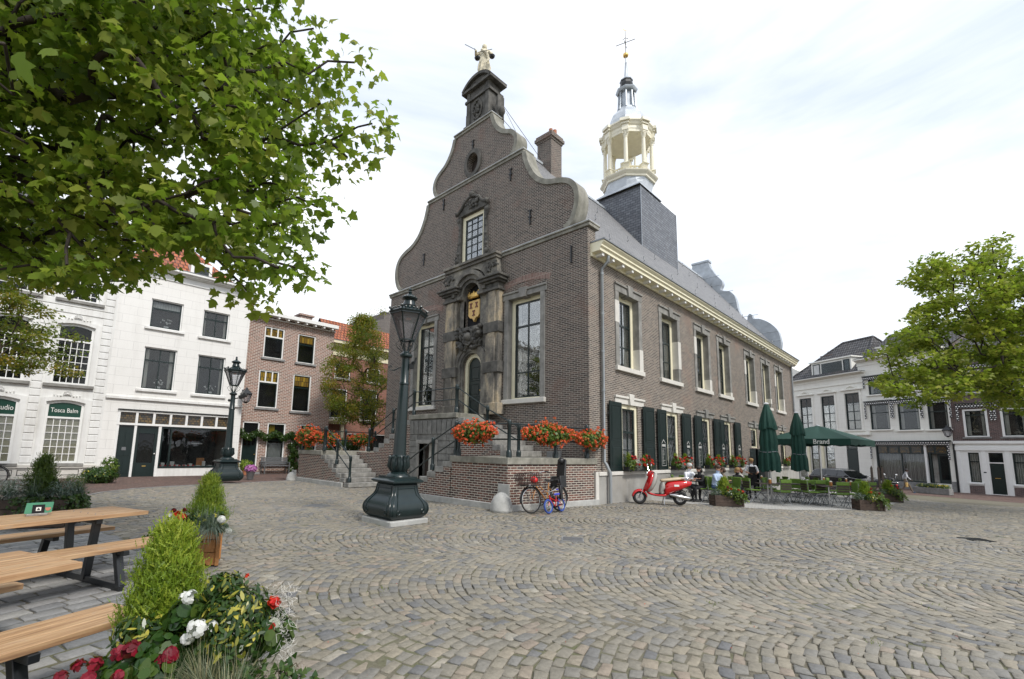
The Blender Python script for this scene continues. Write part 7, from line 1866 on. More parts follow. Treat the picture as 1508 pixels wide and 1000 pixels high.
for k in range(9): bush(t, (.16, 1.9+.1*k, 1.7-k*.12), .3, 200, 'geranium_leaf', .09, OVAL, squash=(.6, 1, 1), name='garland')
m = MB(); m.tube([(.03, 1.5, 0), (.05, 1.45, 1), (.05, 1.5, 2.1), (.05, 0, 2.15), (.05, -1.9, 2.1)], .03, 6); m.build('stem', 'bark', t, smooth=1)
t = thing('flower_pot', 'grey pot of pink flowers on the brick pavement', 'pot', (-14.9, -4.95, 0)); MB().lathe([(.13, 0), (.19, .36), (.2, .38), (.17, .38), (.14, .1), (0, .1)], 16).build('pot', 'grey_metal', t, smooth=.7); bush(t, (0, 0, .5), .25, 500, 'pink_flower', .07, FLOWER, squash=(1.1, 1.1, .7), name='blossom'); bush(t, (0, 0, .46), .22, 200, 'geranium_leaf', .06, OVAL, squash=(1.1, 1.1, .6))
t = thing('round_shrub', 'small round lime-green shrub beside the green door', 'shrub', (-18.4, -4.0, 0)); MB().lathe([(.15, 0), (.18, .25), (.15, .25), (0, .2)], 12).build('pot', 'terracotta', t, smooth=.7); bush(t, (0, 0, .52), .38, 900, 'conifer_leaf', .08, QUAD)
t = thing('shrub_pot', 'grey-green shrub in a terracotta pot near the far left corner of the steps', 'pot', (-15.5, -1.9, 0)); MB().lathe([(.18, 0), (.26, .32), (.22, .32), (0, .25)], 14).build('pot', 'terracotta', t, smooth=.7); bush(t, (0, 0, .55), .4, 700, 'silver_leaf', .09, NARROW); bush(t, (0, 0, .5), .36, 500, 'shrub_leaf', .08, OVAL)
t = thing('flowering_shrub', 'dark flowering climber hanging beside the left landing of the steps', 'shrub', (-16.0, .2, 0))
for k in range(14): bush(t, (rng.gauss(0, .3), rng.uniform(-1.4, 1.6), .5+rng.random()*1.5), .38, 260, 'shrub_leaf', .09, OVAL)
for k in range(40): flower(t, (rng.uniform(.2, .5), rng.uniform(-1.4, 1.6), .5+rng.random()*1.5), .03, 'white_flower', 2, 5, .04)
MB().tube([(0, 0, 0), (.1, .1, 1.2)], .04, 6).build('stem', 'bark', t)
# stone trough before the cream shop
p = GP(1376, 728); t = thing('stone_trough', 'long dark stone trough with pale flowers before the cream shop house', 'planter', (6.75, 33.2, gz(6, 33)), math.atan2(B2u.y, B2u.x)); MB().box(-1.05, 1.05, -.22, .22, 0, .42).build('trough', 'bluestone', t, bevel=.01)
for x in (-.6, -.2, .2, .7): bush(t, (x, 0, .5), .28, 420, 'variegated_leaf' if x < .5 else 'geranium_leaf', .08, OVAL, squash=(1.2, .8, .8))
for k in range(10): flower(t, (rng.uniform(.4, 1.0), rng.uniform(-.2, .1), .6), .05, 'yellow_flower', 4, 5, .05)
# ------------------------------------------------------------------ picnic tables
def picnic(label, end, ax, L=2.4):
    """end: middle of the near short edge on the ground plan; ax: direction the table runs away from it"""
    ax = Vector((ax[0], ax[1], 0)).normalized(); ang = math.atan2(ax.y, ax.x)
    t = thing('picnic_table', label, 'picnic table', (end[0], end[1], 0), ang, 'larch picnic tables with black steel frames')
    # local x runs along the planks, y across
    n = 5; W = .80
    for k in range(n):
        w_ = W/n; MB().box(rng.uniform(-.004, .004), L+rng.uniform(-.004, .004), -W/2+k*w_+.004, -W/2+(k+1)*w_-.004, .705, .75).build('table_plank', 'larch_plank', t, bevel=.004)
    for s in (-1, 1):
        for k in range(3):
            MB().box(-.13, L+.13, s*.74-.20+k*.134+.004, s*.74-.20+(k+1)*.134-.004, .415, .46).build('bench_plank', 'larch_plank', t, bevel=.004)
    for x in (.5, L-.5):
        f = MB(); f.bar((x, -.95, .03), (x, .95, .03), .07, .05, up=(1, 0, 0)); f.bar((x, -.36, .675), (x, .36, .675), .06, .05)
        for s in (-1, 1): f.bar((x, s*.20, .03), (x, s*.30, .68), .07, .07, up=(1, 0, 0)); f.bar((x, s*.92, .03), (x, s*.78, .40), .07, .07, up=(1, 0, 0)); f.bar((x, s*.56, .39), (x, s*.96, .39), .06, .05)
        f.build('steel_frame', 'black_iron', t, bevel=.004)
        m = MB()
        for k in range(10): m.ball((x+.02*(-1)**k, -.36+k*.08, .7495), .006, 6, 4)
        m.build('screws', 'grey_metal', t)
    return t
picnic('farther larch picnic table, with the green card holder on top', (.60, -11.77), (.33, -.944))
picnic('nearer larch picnic table, its bench end showing at the lower left', (3.37, -12.66), (.40, -.916))
# card holder on the farther table
hp = PX(57, 757, 5.3); t = thing('card_holder', 'small green drinks card in a metal stand on the farther picnic table', 'sign', (hp.x, hp.y, .75), 0)
vdir = (CAM-hp); ang = math.atan2(vdir.y, vdir.x)+PI/2+.15; t.rotation_euler = (0, 0, ang); t.scale = (.62, .62, .9)
MB().prism([(-.20, .03), (.17, .03), (.19, .16), (-.18, .16)], -.012, .012, axis='y').build('card', 'holder_green', t, bevel=.004)
MB().box(-.10, .07, -.018, -.0125, .03, .135).build('card_panel', 'cloth_black', t); MB().box(-.05, .02, -.022, -.0185, .06, .105).build('logo_panel', 'sign_text', t); MB().prism([(-.04, .07), (-.015, .098), (.01, .07)], -.025, -.0225, axis='y').build('logo', 'cloth_black', t)
MB().prism(arc(.115, .095, .04, 180, 360, 10), -.018, -.0125, axis='y').build('picture', 'lamp_red', t); MB().box(-.17, .12, -.04, .05, 0, .03).build('stand', 'steel', t, bevel=.004)
# ------------------------------------------------------------------ cafe chairs and tables
def folding_chair():
    t = thing('folding_chair', 'x', 'chair', (0, 0, 0)); f = MB()
    for s in (-.2, .2):
        f.tube([(s, .22, .0), (s, .05, .3), (s, -.18, .46), (s, -.23, .88)], .011, 6); f.tube([(s*.9, -.24, 0), (s*.9, -.02, .26), (s*.9, .18, .44)], .011, 6)
    f.tube([(-.2, .22, .03), (.2, .22, .03)], .009, 5); f.tube([(-.18, -.24, .03), (.18, -.24, .03)], .009, 5); f.tube([(-.2, -.05, .31), (.2, -.05, .31)], .009, 5)
    f.build('frame', 'grey_metal', t, smooth=1)
    s = MB()
    for k in range(4): s.box(-.19, .19, -.245, -.23, .56+k*.085, .62+k*.085, Matrix.Rotation(0, 4, 'X'))
    for k in range(5): s.box(-.2, .2, -.17+k*.085, -.11+k*.085, .445, .46)
    s.build('slats', 'dark_wood', t)
    MB().box(-.205, .205, -.20, .22, .462, .50).build('seat_cushion', 'green_cushion', t, bevel=.015)
    m = MB(); m.box(-.21, .21, -.225, -.185, .53, .91); m.box(-.21, .21, -.262, -.225, .80, .92); m.build('back_cushion', 'green_cushion', t, bevel=.015)
    return t
def cafe_table():
    t = thing('cafe_table', 'x', 'table', (0, 0, 0)); MB().box(-.35, .35, -.35, .35, .71, .74).build('table_top', 'dark_wood', t, bevel=.006); m = MB(); m.tube([(0, 0, .02), (0, 0, .71)], .022, 8); m.build('column', 'steel', t)
    f = MB()
    for k in range(4): a = k*PI/2+PI/4; f.bar((0, 0, .04), (.33*math.cos(a), .33*math.sin(a), .015), .03, .02)
    f.build('foot', 'grey_metal', t); return t
def jar():
    t = thing('amber_pot', 'x', 'pot', (0, 0, 0)); MB().lathe([(.042, 0), (.052, .02), (.05, .13), (.055, .15)], 12).build('pot', 'amber', t, smooth=.7); MB().lathe([(.045, .14), (.05, .17), (.02, .19), (0, .19)], 10).build('napkins', 'foam', t); return t
_ch = folding_chair(); _tb = cafe_table(); _jr = jar(); used = {'c': 0, 't': 0, 'j': 0}
GRC, GRT, GRJ = 'green-cushioned folding chairs of the cafe terrace', 'dark square tables of the cafe terrace', 'amber pots on the cafe tables'
def put(kind, x, y, rz, label, z=0):
    src = {'c': _ch, 't': _tb, 'j': _jr}[kind]; used[kind] += 1; loc = (x, y, gz(x, y)+z)
    if used[kind] == 1: o = src; o.location = loc; o.rotation_euler = (0, 0, rz); o['label'] = label; o['group'] = {'c': GRC, 't': GRT, 'j': GRJ}[kind]; return o
    return dup(src, loc, rz, label, {'c': GRC, 't': GRT, 'j': GRJ}[kind])
TBL = [  # px, ground y, table turn, chairs (angles round the table), description of where it stands
    (1026, 737, .4, (.3, 3.6), 'of the white-haired man'),
    (1062, 738, .5, (1.2, 4.4), 'of the man in pale blue'),
    (1094, 733, .3, (.2, 3.1), 'where the blonde woman sits'),
    (1132, 741, .5, (-.6, 1.0, 4.0), 'below the larger closed parasol'),
    (1160, 739, .2, (-.5, 1.4, 3.0), 'between the two closed parasols'),
    (1188, 741, .6, (-.8, .9, 4.0), 'before the open parasol mast'),
    (1222, 745, .5, (-.9, .6, 2.2, 3.9), 'nearest the kerb at front right'),
    (1252, 741, .3, (-.4, 1.2, 3.5), 'left of the right corner planter'),
    (1120, 727, .4, (.6, 4.2), 'behind the waitress'),
    (1178, 727, .2, (.7, 4.1), 'in back under the open parasol'),
    (1212, 727, .6, (.2, 3.9), 'in back beyond the parasol mast'),
    (1245, 729, .1, (.9, 2.8), 'in back by the corner planter'),
    (996, 728, .1, (1.5, 4.6), 'against the plinth behind the scooter'),
]
side_n = ['left', 'right', 'near', 'far']
for (X, Y, tr, chs, desc) in TBL:
    p = GP(X, Y); put('t', p.x, p.y, tr, 'dark square cafe table '+desc)
    put('j', p.x+.08, p.y+.02, 0, 'amber pot on the cafe table '+desc, .74)
    for a in chs:
        r = .62+rng.uniform(-.04, .08); x, y = p.x+r*math.cos(a), p.y+r*math.sin(a)
        v = Vector((x-p.x, y-p.y, 0)); rx, fx = v.dot(C_R), v.dot(C_F); w_ = ('right' if rx > 0 else 'left') if abs(rx) > abs(fx) else ('far' if fx > 0 else 'near')
        put('c', x, y, a+PI/2+rng.gauss(0, .12), 'green folding chair on the %s side of the table %s' % (w_, desc))
# ------------------------------------------------------------------ parasols
def closed_parasol(label, X, Yb, zt, zb, r):
    p = GP(X, Yb); t = thing('closed_parasol', label, 'parasol', p, rng.random()); H = zt-p.z; B = zb-p.z
    MB().tube([(0, 0, 0), (0, 0, H-.05)], .035, 10).build('pole', 'steel', t, smooth=1); MB().box(-.3, .3, -.3, .3, 0, .07).build('base', 'bluestone', t, bevel=.01)
    def cloth(z0, z1, r0, r1, folds, seed, amp, name):
        vs = []; fs = []; n = 72; m = 14
        for j in range(m+1):
            tt = j/m; z = z0+(z1-z0)*tt; rr = r1+(r0-r1)*(1-tt**(2.4 if name == 'canopy' else 1.5))
            for i in range(n):
                a = 2*PI*i/n; w_ = amp*(1-.75*tt)*(math.sin(a*folds+seed+tt*.8)+.5*math.sin(a*(folds*2-1)+seed*2+tt*2)); hem = .05*math.sin(a*3+seed)*(1-tt)**3; q = rr*(1+w_)
                if name == 'canopy' and .24 < tt < .36: q *= .88
                vs.append((q*math.cos(a), q*math.sin(a), z+hem))
        for j in range(m):
            for i in range(n): k = (i+1) % n; fs.append((j*n+i, j*n+k, (j+1)*n+k, (j+1)*n+i))
        return MB().add(vs, fs).build(name, 'canvas_green', t, smooth=3)
    cloth(B, H-.1, r, .07, 9, X, .17, 'canopy'); cloth(H-1.0*(H-B)/2.6, H, r*.95, .07, 8, X*2, .10, 'vent_flap')
    MB().lathe([(.09, H-.02), (.1, H+.02), (.05, H+.05), (0, H+.05)], 10).build('cap', 'cloth_white', t, smooth=1)
    zz = B+.28*(H-B); MB().tube([((r*.9)*math.cos(a*PI/8), (r*.9)*math.sin(a*PI/8), zz+.02*math.sin(a)) for a in range(16)], .014, 5, closed=True).build('tie_cord', 'cloth_grey', t)
closed_parasol('larger closed green parasol, the left one of the two', 1137, 738, 3.76, 1.0, .34)
closed_parasol('slimmer closed green parasol in front of the open one', 1181, 733, 3.72, .95, .31)
def open_parasol():
    P = Vector((3.0, 17.6, 0)); P.z = gz(P.x, P.y); t = thing('open_parasol', 'large open green square parasol with white lettering on its valance', 'parasol', P, rad(-8)); H = 3.28-P.z; E = 2.52-P.z; R_ = 1.92
    MB().tube([(0, 0, 0), (0, 0, H-.1)], .045, 12).build('pole', 'steel', t, smooth=1); MB().box(-.45, .45, -.45, .45, 0, .1).build('base', 'bluestone', t, bevel=.01)
    n = 8; vs = [(0, 0, H)]; corner = []; rings = 6; N = 64
    def rr(a): 
        c = max(abs(math.cos(a)), abs(math.sin(a))); return R_/c
    fs = []
    for j in range(1, rings+1):
        tt = j/rings
        for i in range(N):
            a = 2*PI*i/N; sag = .06*math.sin(PI*tt)*(1-abs(math.cos(4*a)))*1.0; q = rr(a)*tt; vs.append((q*math.cos(a), q*math.sin(a), H-(H-E)*tt**1.12-sag*0.8))
    for i in range(N): fs.append((0, 1+i, 1+(i+1) % N))
    for j in range(rings-1):
        for i in range(N): k = (i+1) % N; a0 = 1+j*N; b0 = 1+(j+1)*N; fs.append((a0+i, b0+i, b0+k, a0+k))
    MB().add(vs, fs).build('canopy', 'canvas_green', t, smooth=.5)
    vs = []; fs = []
    for i in range(N):
        a = 2*PI*i/N; q = rr(a); vs += [(q*math.cos(a), q*math.sin(a), E), (q*1.0*math.cos(a), q*1.0*math.sin(a), E-.32+.03*math.sin(i*1.7)+.05*abs(math.cos(2*a+PI/2*0)))]
    for i in range(N): k = (i+1) % N; fs.append((2*i, 2*i+1, 2*k+1, 2*k))
    vl = MB().add(vs, fs).build('valance', 'canvas_green', t, smooth=.5)
    FT = Matrix(((1, 0, 0, 0), (0, 0, -1, -R_), (0, 1, 0, 0), (0, 0, 0, 1)))
    text_obj('Brand', FT, .72, E-.15, .022, .33, 'sign_text', vl, bold=.006, sx=.9)
    m = MB()
    for k in range(8): a = k*PI/4; q = rr(a)*.98; m.bar((0, 0, H-.12), (q*math.cos(a), q*math.sin(a), E-.03), .03, .02); m.bar((0, 0, E-.25), (q*.5*math.cos(a), q*.5*math.sin(a), (H+E)/2-.08), .025, .018)
    m.build('ribs', 'steel', t); MB().lathe([(.1, H-.02), (.1, H+.03), (0, H+.05)], 10).build('cap', 'cloth_white', t)
open_parasol()
# ------------------------------------------------------------------ bench by the pink house
t = thing('garden_bench', 'dark painted slatted bench below the window of the pink brick house', 'bench', (-19.0, -2.2, 0), rad(90)); m = MB()
for k in range(4): m.box(-.75, .75, -.22+k*.12, -.13+k*.12, .42, .45)
m.build('seat', 'grey_metal', t, bevel=.004); m = MB()
for k in range(4): m.box(-.75, .75, .26, .285, .52+k*.1, .6+k*.1)
m.build('backrest', 'grey_metal', t, bevel=.004)
for s in (-.68, .68):
    m = MB(); m.bar((s, -.2, 0), (s, -.2, .62), .05); m.bar((s, .28, 0), (s, .28, .92), .05); m.bar((s, -.22, .62), (s, .28, .62), .05); m.bar((s, -.2, .4), (s, .28, .4), .04); m.build('leg', 'grey_metal', t)
# folded wooden boards and a cafe board stack by the right corner
p = GP(1292, 733); t = thing('folded_screen', 'two dark pointed wooden slats of a folded screen behind the right corner planters', 'screen', p, .5)
for x in (-.22, .12, .3): MB().prism([(x, 0), (x+.1, 0), (x+.1, 1.55), (x+.05, 1.7), (x, 1.55)], -.03+x*.2, .02+x*.2, axis='y').build('slat', 'dark_wood', t, bevel=.005)
MB().box(-.25, .42, -.05, .0, .3, .4).build('rail', 'dark_wood', t)
# ------------------------------------------------------------------ wheels, bicycles
def wheel(parent, x, y, r, tyre, rimm, spokes=20, w=.018, name='wheel', T=None):
    """wheel in the local xz plane"""
    c = (x, y, r); N = 36
    ring = lambda rr, t_: [(x+rr*math.cos(2*PI*i/N), y, r+rr*math.sin(2*PI*i/N)) for i in range(N)]
    tm = MB(); tm.tube(ring(r-w, 0), w, 6, closed=True); o = tm.build('tyre', tyre, None, smooth=1)
    return o
def bicycle(name, label, loc, rz, lean, r=.34, wb=1.08, col='bike_orange', tyre='black_rubber', rimc='steel', basket=False, kid=False, child_seat=False, group=None, steer=0.0, mud=True):
    t = thing('bicycle', label, 'bicycle', loc, rz, group); t.rotation_euler = (lean, 0, rz)
    s = r/.34
    for x, st_a in ((0, steer), (wb, 0)):
        T = Matrix.Translation((x, 0, 0)) @ Matrix.Rotation(st_a, 4, 'Z') @ Matrix.Translation((-x, 0, 0)); N = 40; tw = .02 if not kid else .026
        tm = MB(T); tm.tube([(x+(r-tw)*math.cos(2*PI*i/N), 0, r+(r-tw)*math.sin(2*PI*i/N)) for i in range(N)], tw, 6, closed=True); wh = tm.build('wheel', tyre, t, smooth=1)
        rm = MB(T); rm.tube([(x+(r-tw*2.3)*math.cos(2*PI*i/N), 0, r+(r-tw*2.3)*math.sin(2*PI*i/N)) for i in range(N)], .010, 5, closed=True)
        for i in range(18): a = 2*PI*i/18; rm.tube([(x+.02*math.cos(a+.5), .02*(-1)**i, r+.02*math.sin(a+.5)), (x+(r-tw*2.4)*math.cos(a), 0, r+(r-tw*2.4)*math.sin(a))], .0016, 3, caps=False)
        rm.tube([(x, -.045, r), (x, .045, r)], .02, 8); rm.build('rim', rimc, wh, smooth=1)
        if mud:
            mg = MB(T); a0, a1 = (20, 190) if x == 0 else (-10, 160); path = [(x+(r+.018)*math.cos(rad(a0+(a1-a0)*i/14)), 0, r+(r+.018)*math.sin(rad(a0+(a1-a0)*i/14))) for i in range(15)]
            for q in (-.016, 0, .016): mg.tube([(p[0], q, p[2]) for p in path], .009, 4)
            mg.build('mudguard', 'black_plastic', t, smooth=1)
    f = MB(); bb = (wb*.56, 0, r*.82); hd0 = (.30*s*.75, 0, r*1.95); hd1 = (.24*s*.75, 0, r*2.55); seat0 = (wb*.66, 0, r*2.25)
    f.tube([hd1, hd0], .02, 8); f.tube([hd0, (0.0, 0, r)], .016, 7) if kid else [f.tube([hd0, (.06, q, r*1.4), (0, q, r)], .012, 6) for q in (-.05, .05)]
    f.tube([hd0, bb], .018*(.8 if kid else 1), 8); f.tube([(hd1[0], 0, hd1[2]-.06), (wb*.60, 0, r*1.35 if not kid else r*1.6)], .015, 8); f.tube([bb, seat0], .016, 8)
    for q in (-.05, .05): f.tube([bb, (wb, q, r)], .010, 6); f.tube([(wb*.635, 0, r*1.9), (wb, q, r)], .009, 6)
    f.build('frame', col, t, smooth=1)
    h = MB(); hb = r*2.95 if not kid else r*3.0; hx = hd1[0]-.02; h.tube([hd1, (hx, 0, hb)], .013, 7)
    h.tube([(hx+.22*s, -.29*s**.5, hb+.04), (hx+.08, -.25*s**.5, hb+.05), (hx-.03, -.1, hb), (hx-.03, .1, hb), (hx+.08, .25*s**.5, hb+.05), (hx+.22*s, .29*s**.5, hb+.04)], .011, 7); h.build('handlebar', 'chrome', t, smooth=1)
    g = MB()
    for q in (-1, 1): g.tube([(hx+.12*s, q*.265*s**.5, hb+.048), (hx+.24*s, q*.295*s**.5, hb+.038)], .017, 7)
    g.build('grip', 'blue_plastic' if kid else 'black_rubber', t, smooth=1)
    sd = MB(); sz = r*2.25+.06; sx_ = wb*.68
    vs = [(-.15, 0), (-.08, .035), (.06, .07), (.12, .07), (.12, -.07), (.06, -.07), (-.08, -.035)]
    sd.prism([(sx_+a*.9*(1 if not kid else .8), b) for a, b in vs], sz-.03, sz+.02, axis='z'); sd.build('saddle', 'blue_plastic' if kid else 'black_rubber', t, bevel=.015); MB().tube([seat0, (sx_, 0, sz)], .011, 6).build('seat_post', 'steel', t)
    c = MB(); c.tube([(bb[0]-.0, -.05, bb[2]), (bb[0], .05, bb[2])], .05*s, 12)
    for q, a in ((-1, .6), (1, .6+PI)): c.bar((bb[0], q*.06, bb[2]), (bb[0]+.16*s*math.cos(a), q*.07, bb[2]+.16*s*math.sin(a)), .016); c.box(bb[0]+.16*s*math.cos(a)-.04, bb[0]+.16*s*math.cos(a)+.04, q*.07+(0 if q > 0 else -.09), q*.07+(.09 if q > 0 else 0), bb[2]+.16*s*math.sin(a)-.012, bb[2]+.16*s*math.sin(a)+.012)
    c.build('crank', 'black_iron', t)
    if not kid: MB().prism([(bb[0]-.1, bb[2]-.06), (wb+.05, r-.05), (wb+.05, r+.05), (bb[0]-.1, bb[2]+.08)], -.05, -.035, axis='y').build('chain_case', 'black_plastic', t, bevel=.004)
    if basket:
        b = MB(); x0, x1, z0, z1 = -.30, .18, r*2.18, r*3.0
        for i in range(9):
            u = i/8; b.bar((x0+(x1-x0)*u, -.2, z0), (x0-.03+(x1-x0+.06)*u, -.24, z1), .012); b.bar((x0+(x1-x0)*u, .2, z0), (x0-.03+(x1-x0+.06)*u, .24, z1), .012); v = -.2+.4*u; b.bar((x0, v, z0), (x0-.03, v*1.2, z1), .012); b.bar((x1, v, z0), (x1+.03, v*1.2, z1), .012)
        for z, e in ((z0, 0), ((z0+z1)/2, .015), (z1, .03)):
            for a_, b_ in (((x0-e, -.2-e), (x1+e, -.2-e)), ((x0-e, .2+e), (x1+e, .2+e)), ((x0-e, -.2-e), (x0-e, .2+e)), ((x1+e, -.2-e), (x1+e, .2+e))): b.bar((*a_, z), (*b_, z), .016, .02)
        b.box(x0, x1, -.2, .2, z0-.01, z0); bo = b.build('front_crate', 'wicker', t); 
        rk = MB(); rk.box(-.24, .2, -.15, .15, z0-.05, z0-.02)
        for q in (-.12, .12): rk.tube([(0, q*.5, r), (-.12, q, z0-.04)], .008, 5)
        rk.build('front_rack', 'black_iron', t); MB().lathe([(.0, 0), (.05, .01), (.05, .05), (.02, .07), (0, .07)], 10, (-.12, -.08, r*2.0)).build('headlamp', 'chrome', t)
        cc = MB(); rr2 = MB()
    rr_ = MB()
    if not kid:
        for q in (-.08, .08): rr_.tube([(wb*.72, q, r*2.12), (wb+.25, q, r*2.12)], .008, 5); rr_.tube([(wb, q*.6, r), (wb+.12, q, r*2.12)], .007, 5)
        for k in range(4): x = wb*.78+k*.12; rr_.tube([(x, -.08, r*2.12), (x, .08, r*2.12)], .007, 5)
        rr_.build('luggage_rack', 'black_iron', t)
    if child_seat:
        m = MB(); x = wb+.02; z = r*2.16; m.prism([(x-.16, z), (x+.14, z), (x+.24, z+.62), (x+.20, z+.66), (x+.10, z+.16), (x-.16, z+.10)], -.15, .15, axis='y')
        m.box(x-.12, x+.14, -.18, -.15, z-.12, z+.2); m.box(x-.12, x+.14, .15, .18, z-.12, z+.2); m.box(x-.16, x-.06, -.2, -.13, z-.42, z-.05); m.box(x-.16, x-.06, .13, .2, z-.42, z-.05)
        m.ball((x+.19, 0, z+.6), .1, 10, 8); m.build('child_seat', 'black_plastic', t, smooth=.5, bevel=.012)
    return t
adult = bicycle('b', 'adult bicycle with front crate and black child seat leaning on the stair wall', (.34, -3.28, 0), rad(85), rad(-5), basket=True, child_seat=True, steer=-.1)
ph = adult
t = thing('helmet', 'red ball-shaped helmet lying in the front crate of the bicycle', 'helmet', (.40, -3.28, .78)); MB().ball((0, 0, .08), .105, 14, 10, sz=.85).build('shell', 'red_plastic', t, smooth=3)
bicycle('b', "child's small bicycle with blue tyres and red frame beside the adult one", (.62, -2.92, 0), rad(96), rad(-7), r=.185, wb=.66, col='scooter_red', tyre='blue_tyre', kid=True, steer=-.1, mud=False)
# ------------------------------------------------------------------ motor scooter
def scooter(label, loc, rz, body='scooter_red', seat='scooter_beige', shield='scooter_grey', black=False):
    t = thing('motor_scooter', label, 'scooter', loc, rz)
    for x in (0, 1.27):
        m = MB(); N = 28; m.tube([(x+.175*math.cos(2*PI*i/N), 0, .225+.175*math.sin(2*PI*i/N)) for i in range(N)], .05, 10, closed=True); w_ = m.build('wheel', 'black_rubber', t, smooth=3)
        m = MB(); m.lathe([(.13, -.035), (.13, .035)], 24, T=Matrix.Translation((x, 0, .225)) @ Matrix.Rotation(PI/2, 4, 'X')) if False else None
        m.tube([(x+.128*math.cos(2*PI*i/N), 0, .225+.128*math.sin(2*PI*i/N)) for i in range(N)], .018, 6, closed=True)
        for k in range(5): a = k*2*PI/5; m.bar((x, 0, .225), (x+.12*math.cos(a), 0, .225+.12*math.sin(a)), .035, .03)
        m.tube([(x, -.06, .225), (x, .06, .225)], .035, 10); m.build('rim', 'rim', w_, smooth=.6)
    def loft(secs, name, mat, par=None, n=14):
        """secs: (x,z, half width, half height, tilt) ellipses swept along"""
        vs = []; fs = []
        for (x, z, w_, h_, ti) in secs:
            for i in range(n):
                a = 2*PI*i/n; yy = w_*math.copysign(abs(math.cos(a))**.8, math.cos(a)); q = h_*math.copysign(abs(math.sin(a))**.8, math.sin(a)); vs.append((x-q*math.sin(ti), yy, z+q*math.cos(ti)))
        for j in range(len(secs)-1):
            for i in range(n): k = (i+1) % n; fs.append((j*n+i, j*n+k, (j+1)*n+k, (j+1)*n+i))
        fs.append(tuple(range(n))[::-1]); fs.append(tuple((len(secs)-1)*n+i for i in range(n)))
        o = MB().add(vs, fs).build(name, mat, par or t, smooth=1.2); md = o.modifiers.new('sub', 'SUBSURF'); md.levels = 1; md.render_levels = 2
        bm = bmesh.new(); bm.from_mesh(o.data); bmesh.ops.recalc_face_normals(bm, faces=bm.faces); bm.to_mesh(o.data); bm.free(); return o
    # front fender
    m = MB(); N = 12; vs = []; fs = []
    for i in range(N+1):
        a = rad(15+150*i/N); rr = .262-.02*abs(i/N-.5)
        for j in range(7): b = rad(-90+180*j/6); vs.append((rr*math.cos(a)*(1-.08*(1-math.cos(b))), .085*math.sin(b), .225+rr*math.sin(a)-.075*(1-math.cos(b))))
    for i in range(N):
        for j in range(6): fs.append((i*7+j, i*7+j+1, (i+1)*7+j+1, (i+1)*7+j))
    m.add(vs, fs); o = m.build('front_fender', body, t, smooth=3); sm = o.modifiers.new('solid', 'SOLIDIFY'); sm.thickness = .012
    f = MB()
    for q in (-.08, .08): f.tube([(0, q, .225), (.10, q*.8, .5)], .018, 7)
    f.build('fork', 'steel', t, smooth=1)
    # leg shield: curved panel leaning back, then headset
    def panel(dx, mat, name, k=1.0, th=.07):
        vs = []; fs = []; rows = [(.13, .42, .10), (.17, .52, .17), (.23, .66, .21), (.29, .80, .19), (.335, .92, .12), (.35, .98, .07)]; M_ = 8
        for (x, z, w_) in rows:
            for j in range(M_+1): u = -1+2*j/M_; vs.append((x+dx+.09*u*u, w_*k*u, z))
        for i in range(len(rows)-1):
            for j in range(M_): fs.append((i*(M_+1)+j, i*(M_+1)+j+1, (i+1)*(M_+1)+j+1, (i+1)*(M_+1)+j))
        o = MB().add(vs, fs).build(name, mat, t, smooth=3); sm = o.modifiers.new('solid', 'SOLIDIFY'); sm.thickness = th; sm.offset = 0; return o
    panel(.0, body, 'leg_shield'); panel(.12, shield, 'inner_shield', .86, .15)
    m = MB(); m.prism([(-.02, .62), (.03, .62), (.035, .72), (-.01, .72)], 0, .1, axis='x') if False else None
    loft([(.24, .93, .05, .05, .3), (.31, .96, .10, .085, .3), (.37, 1.0, .12, .09, .3), (.44, 1.02, .10, .06, .3), (.48, 1.02, .06, .03, .3)], 'headset', body)
    MB().ball((.245, 0, .985), .068, 12, 8, sx=.7).build('headlight', 'chrome', t, smooth=3)
    m = MB(); m.tube([(.42, -.33, 1.02), (.38, -.2, 1.04), (.38, .2, 1.04), (.42, .33, 1.02)], .014, 7); m.build('handlebar', 'black_rubber', t, smooth=1)
    for q in (-1, 1):
        m = MB(); m.tube([(.37, q*.2, 1.06), (.33, q*.26, 1.2)], .007, 5); m.lathe([(0, -.012), (.055, -.01), (.055, .01), (0, .015)], 12, T=Matrix.Translation((.33, q*.27, 1.25)) @ Matrix.Rotation(PI/2, 4, 'Y')); m.build('mirror', 'chrome', t, smooth=.8)
    # floor board, grey apron seen between shield and seat
    loft([(.22, .40, .12, .05, 0), (.34, .33, .16, .04, 0), (.55, .30, .18, .04, 0), (.75, .30, .17, .05, 0), (.84, .33, .15, .06, 0)], 'floor_board', body)
    MB().box(.30, .78, -.14, .14, .338, .35).build('foot_mat', 'black_rubber', t, bevel=.004)
    # body under the seat and tail
    loft([(.76, .40, .12, .12, 0), (.84, .50, .175, .22, .1), (1.0, .58, .20, .20, .15), (1.2, .62, .20, .17, .15), (1.4, .67, .17, .135, .1), (1.56, .70, .12, .09, 0), (1.63, .70, .06, .05, 0)], 'body', body)
    MB().prism([(.60, .34), (.80, .34), (.79, .72), (.64, .72)], -.11, .11, axis='y').build('apron', shield, t, bevel=.03) if False else loft([(.62, .38, .12, .05, 0), (.66, .5, .15, .14, .1), (.72, .6, .16, .15, .1), (.8, .62, .15, .14, .1)], 'apron', shield)
    loft([(.66, .765, .08, .03, 0), (.74, .78, .13, .05, 0), (.95, .80, .155, .055, 0), (1.12, .825, .155, .055, 0), (1.32, .85, .13, .05, 0), (1.46, .86, .08, .03, 0)], 'saddle', seat)
    m = MB(); m.tube([(1.3, -.13, .86), (1.5, -.13, .88), (1.6, -.1, .86), (1.63, 0, .85), (1.6, .1, .86), (1.5, .13, .88), (1.3, .13, .86)], .013, 7); m.build('grab_rail', 'chrome', t, smooth=1)
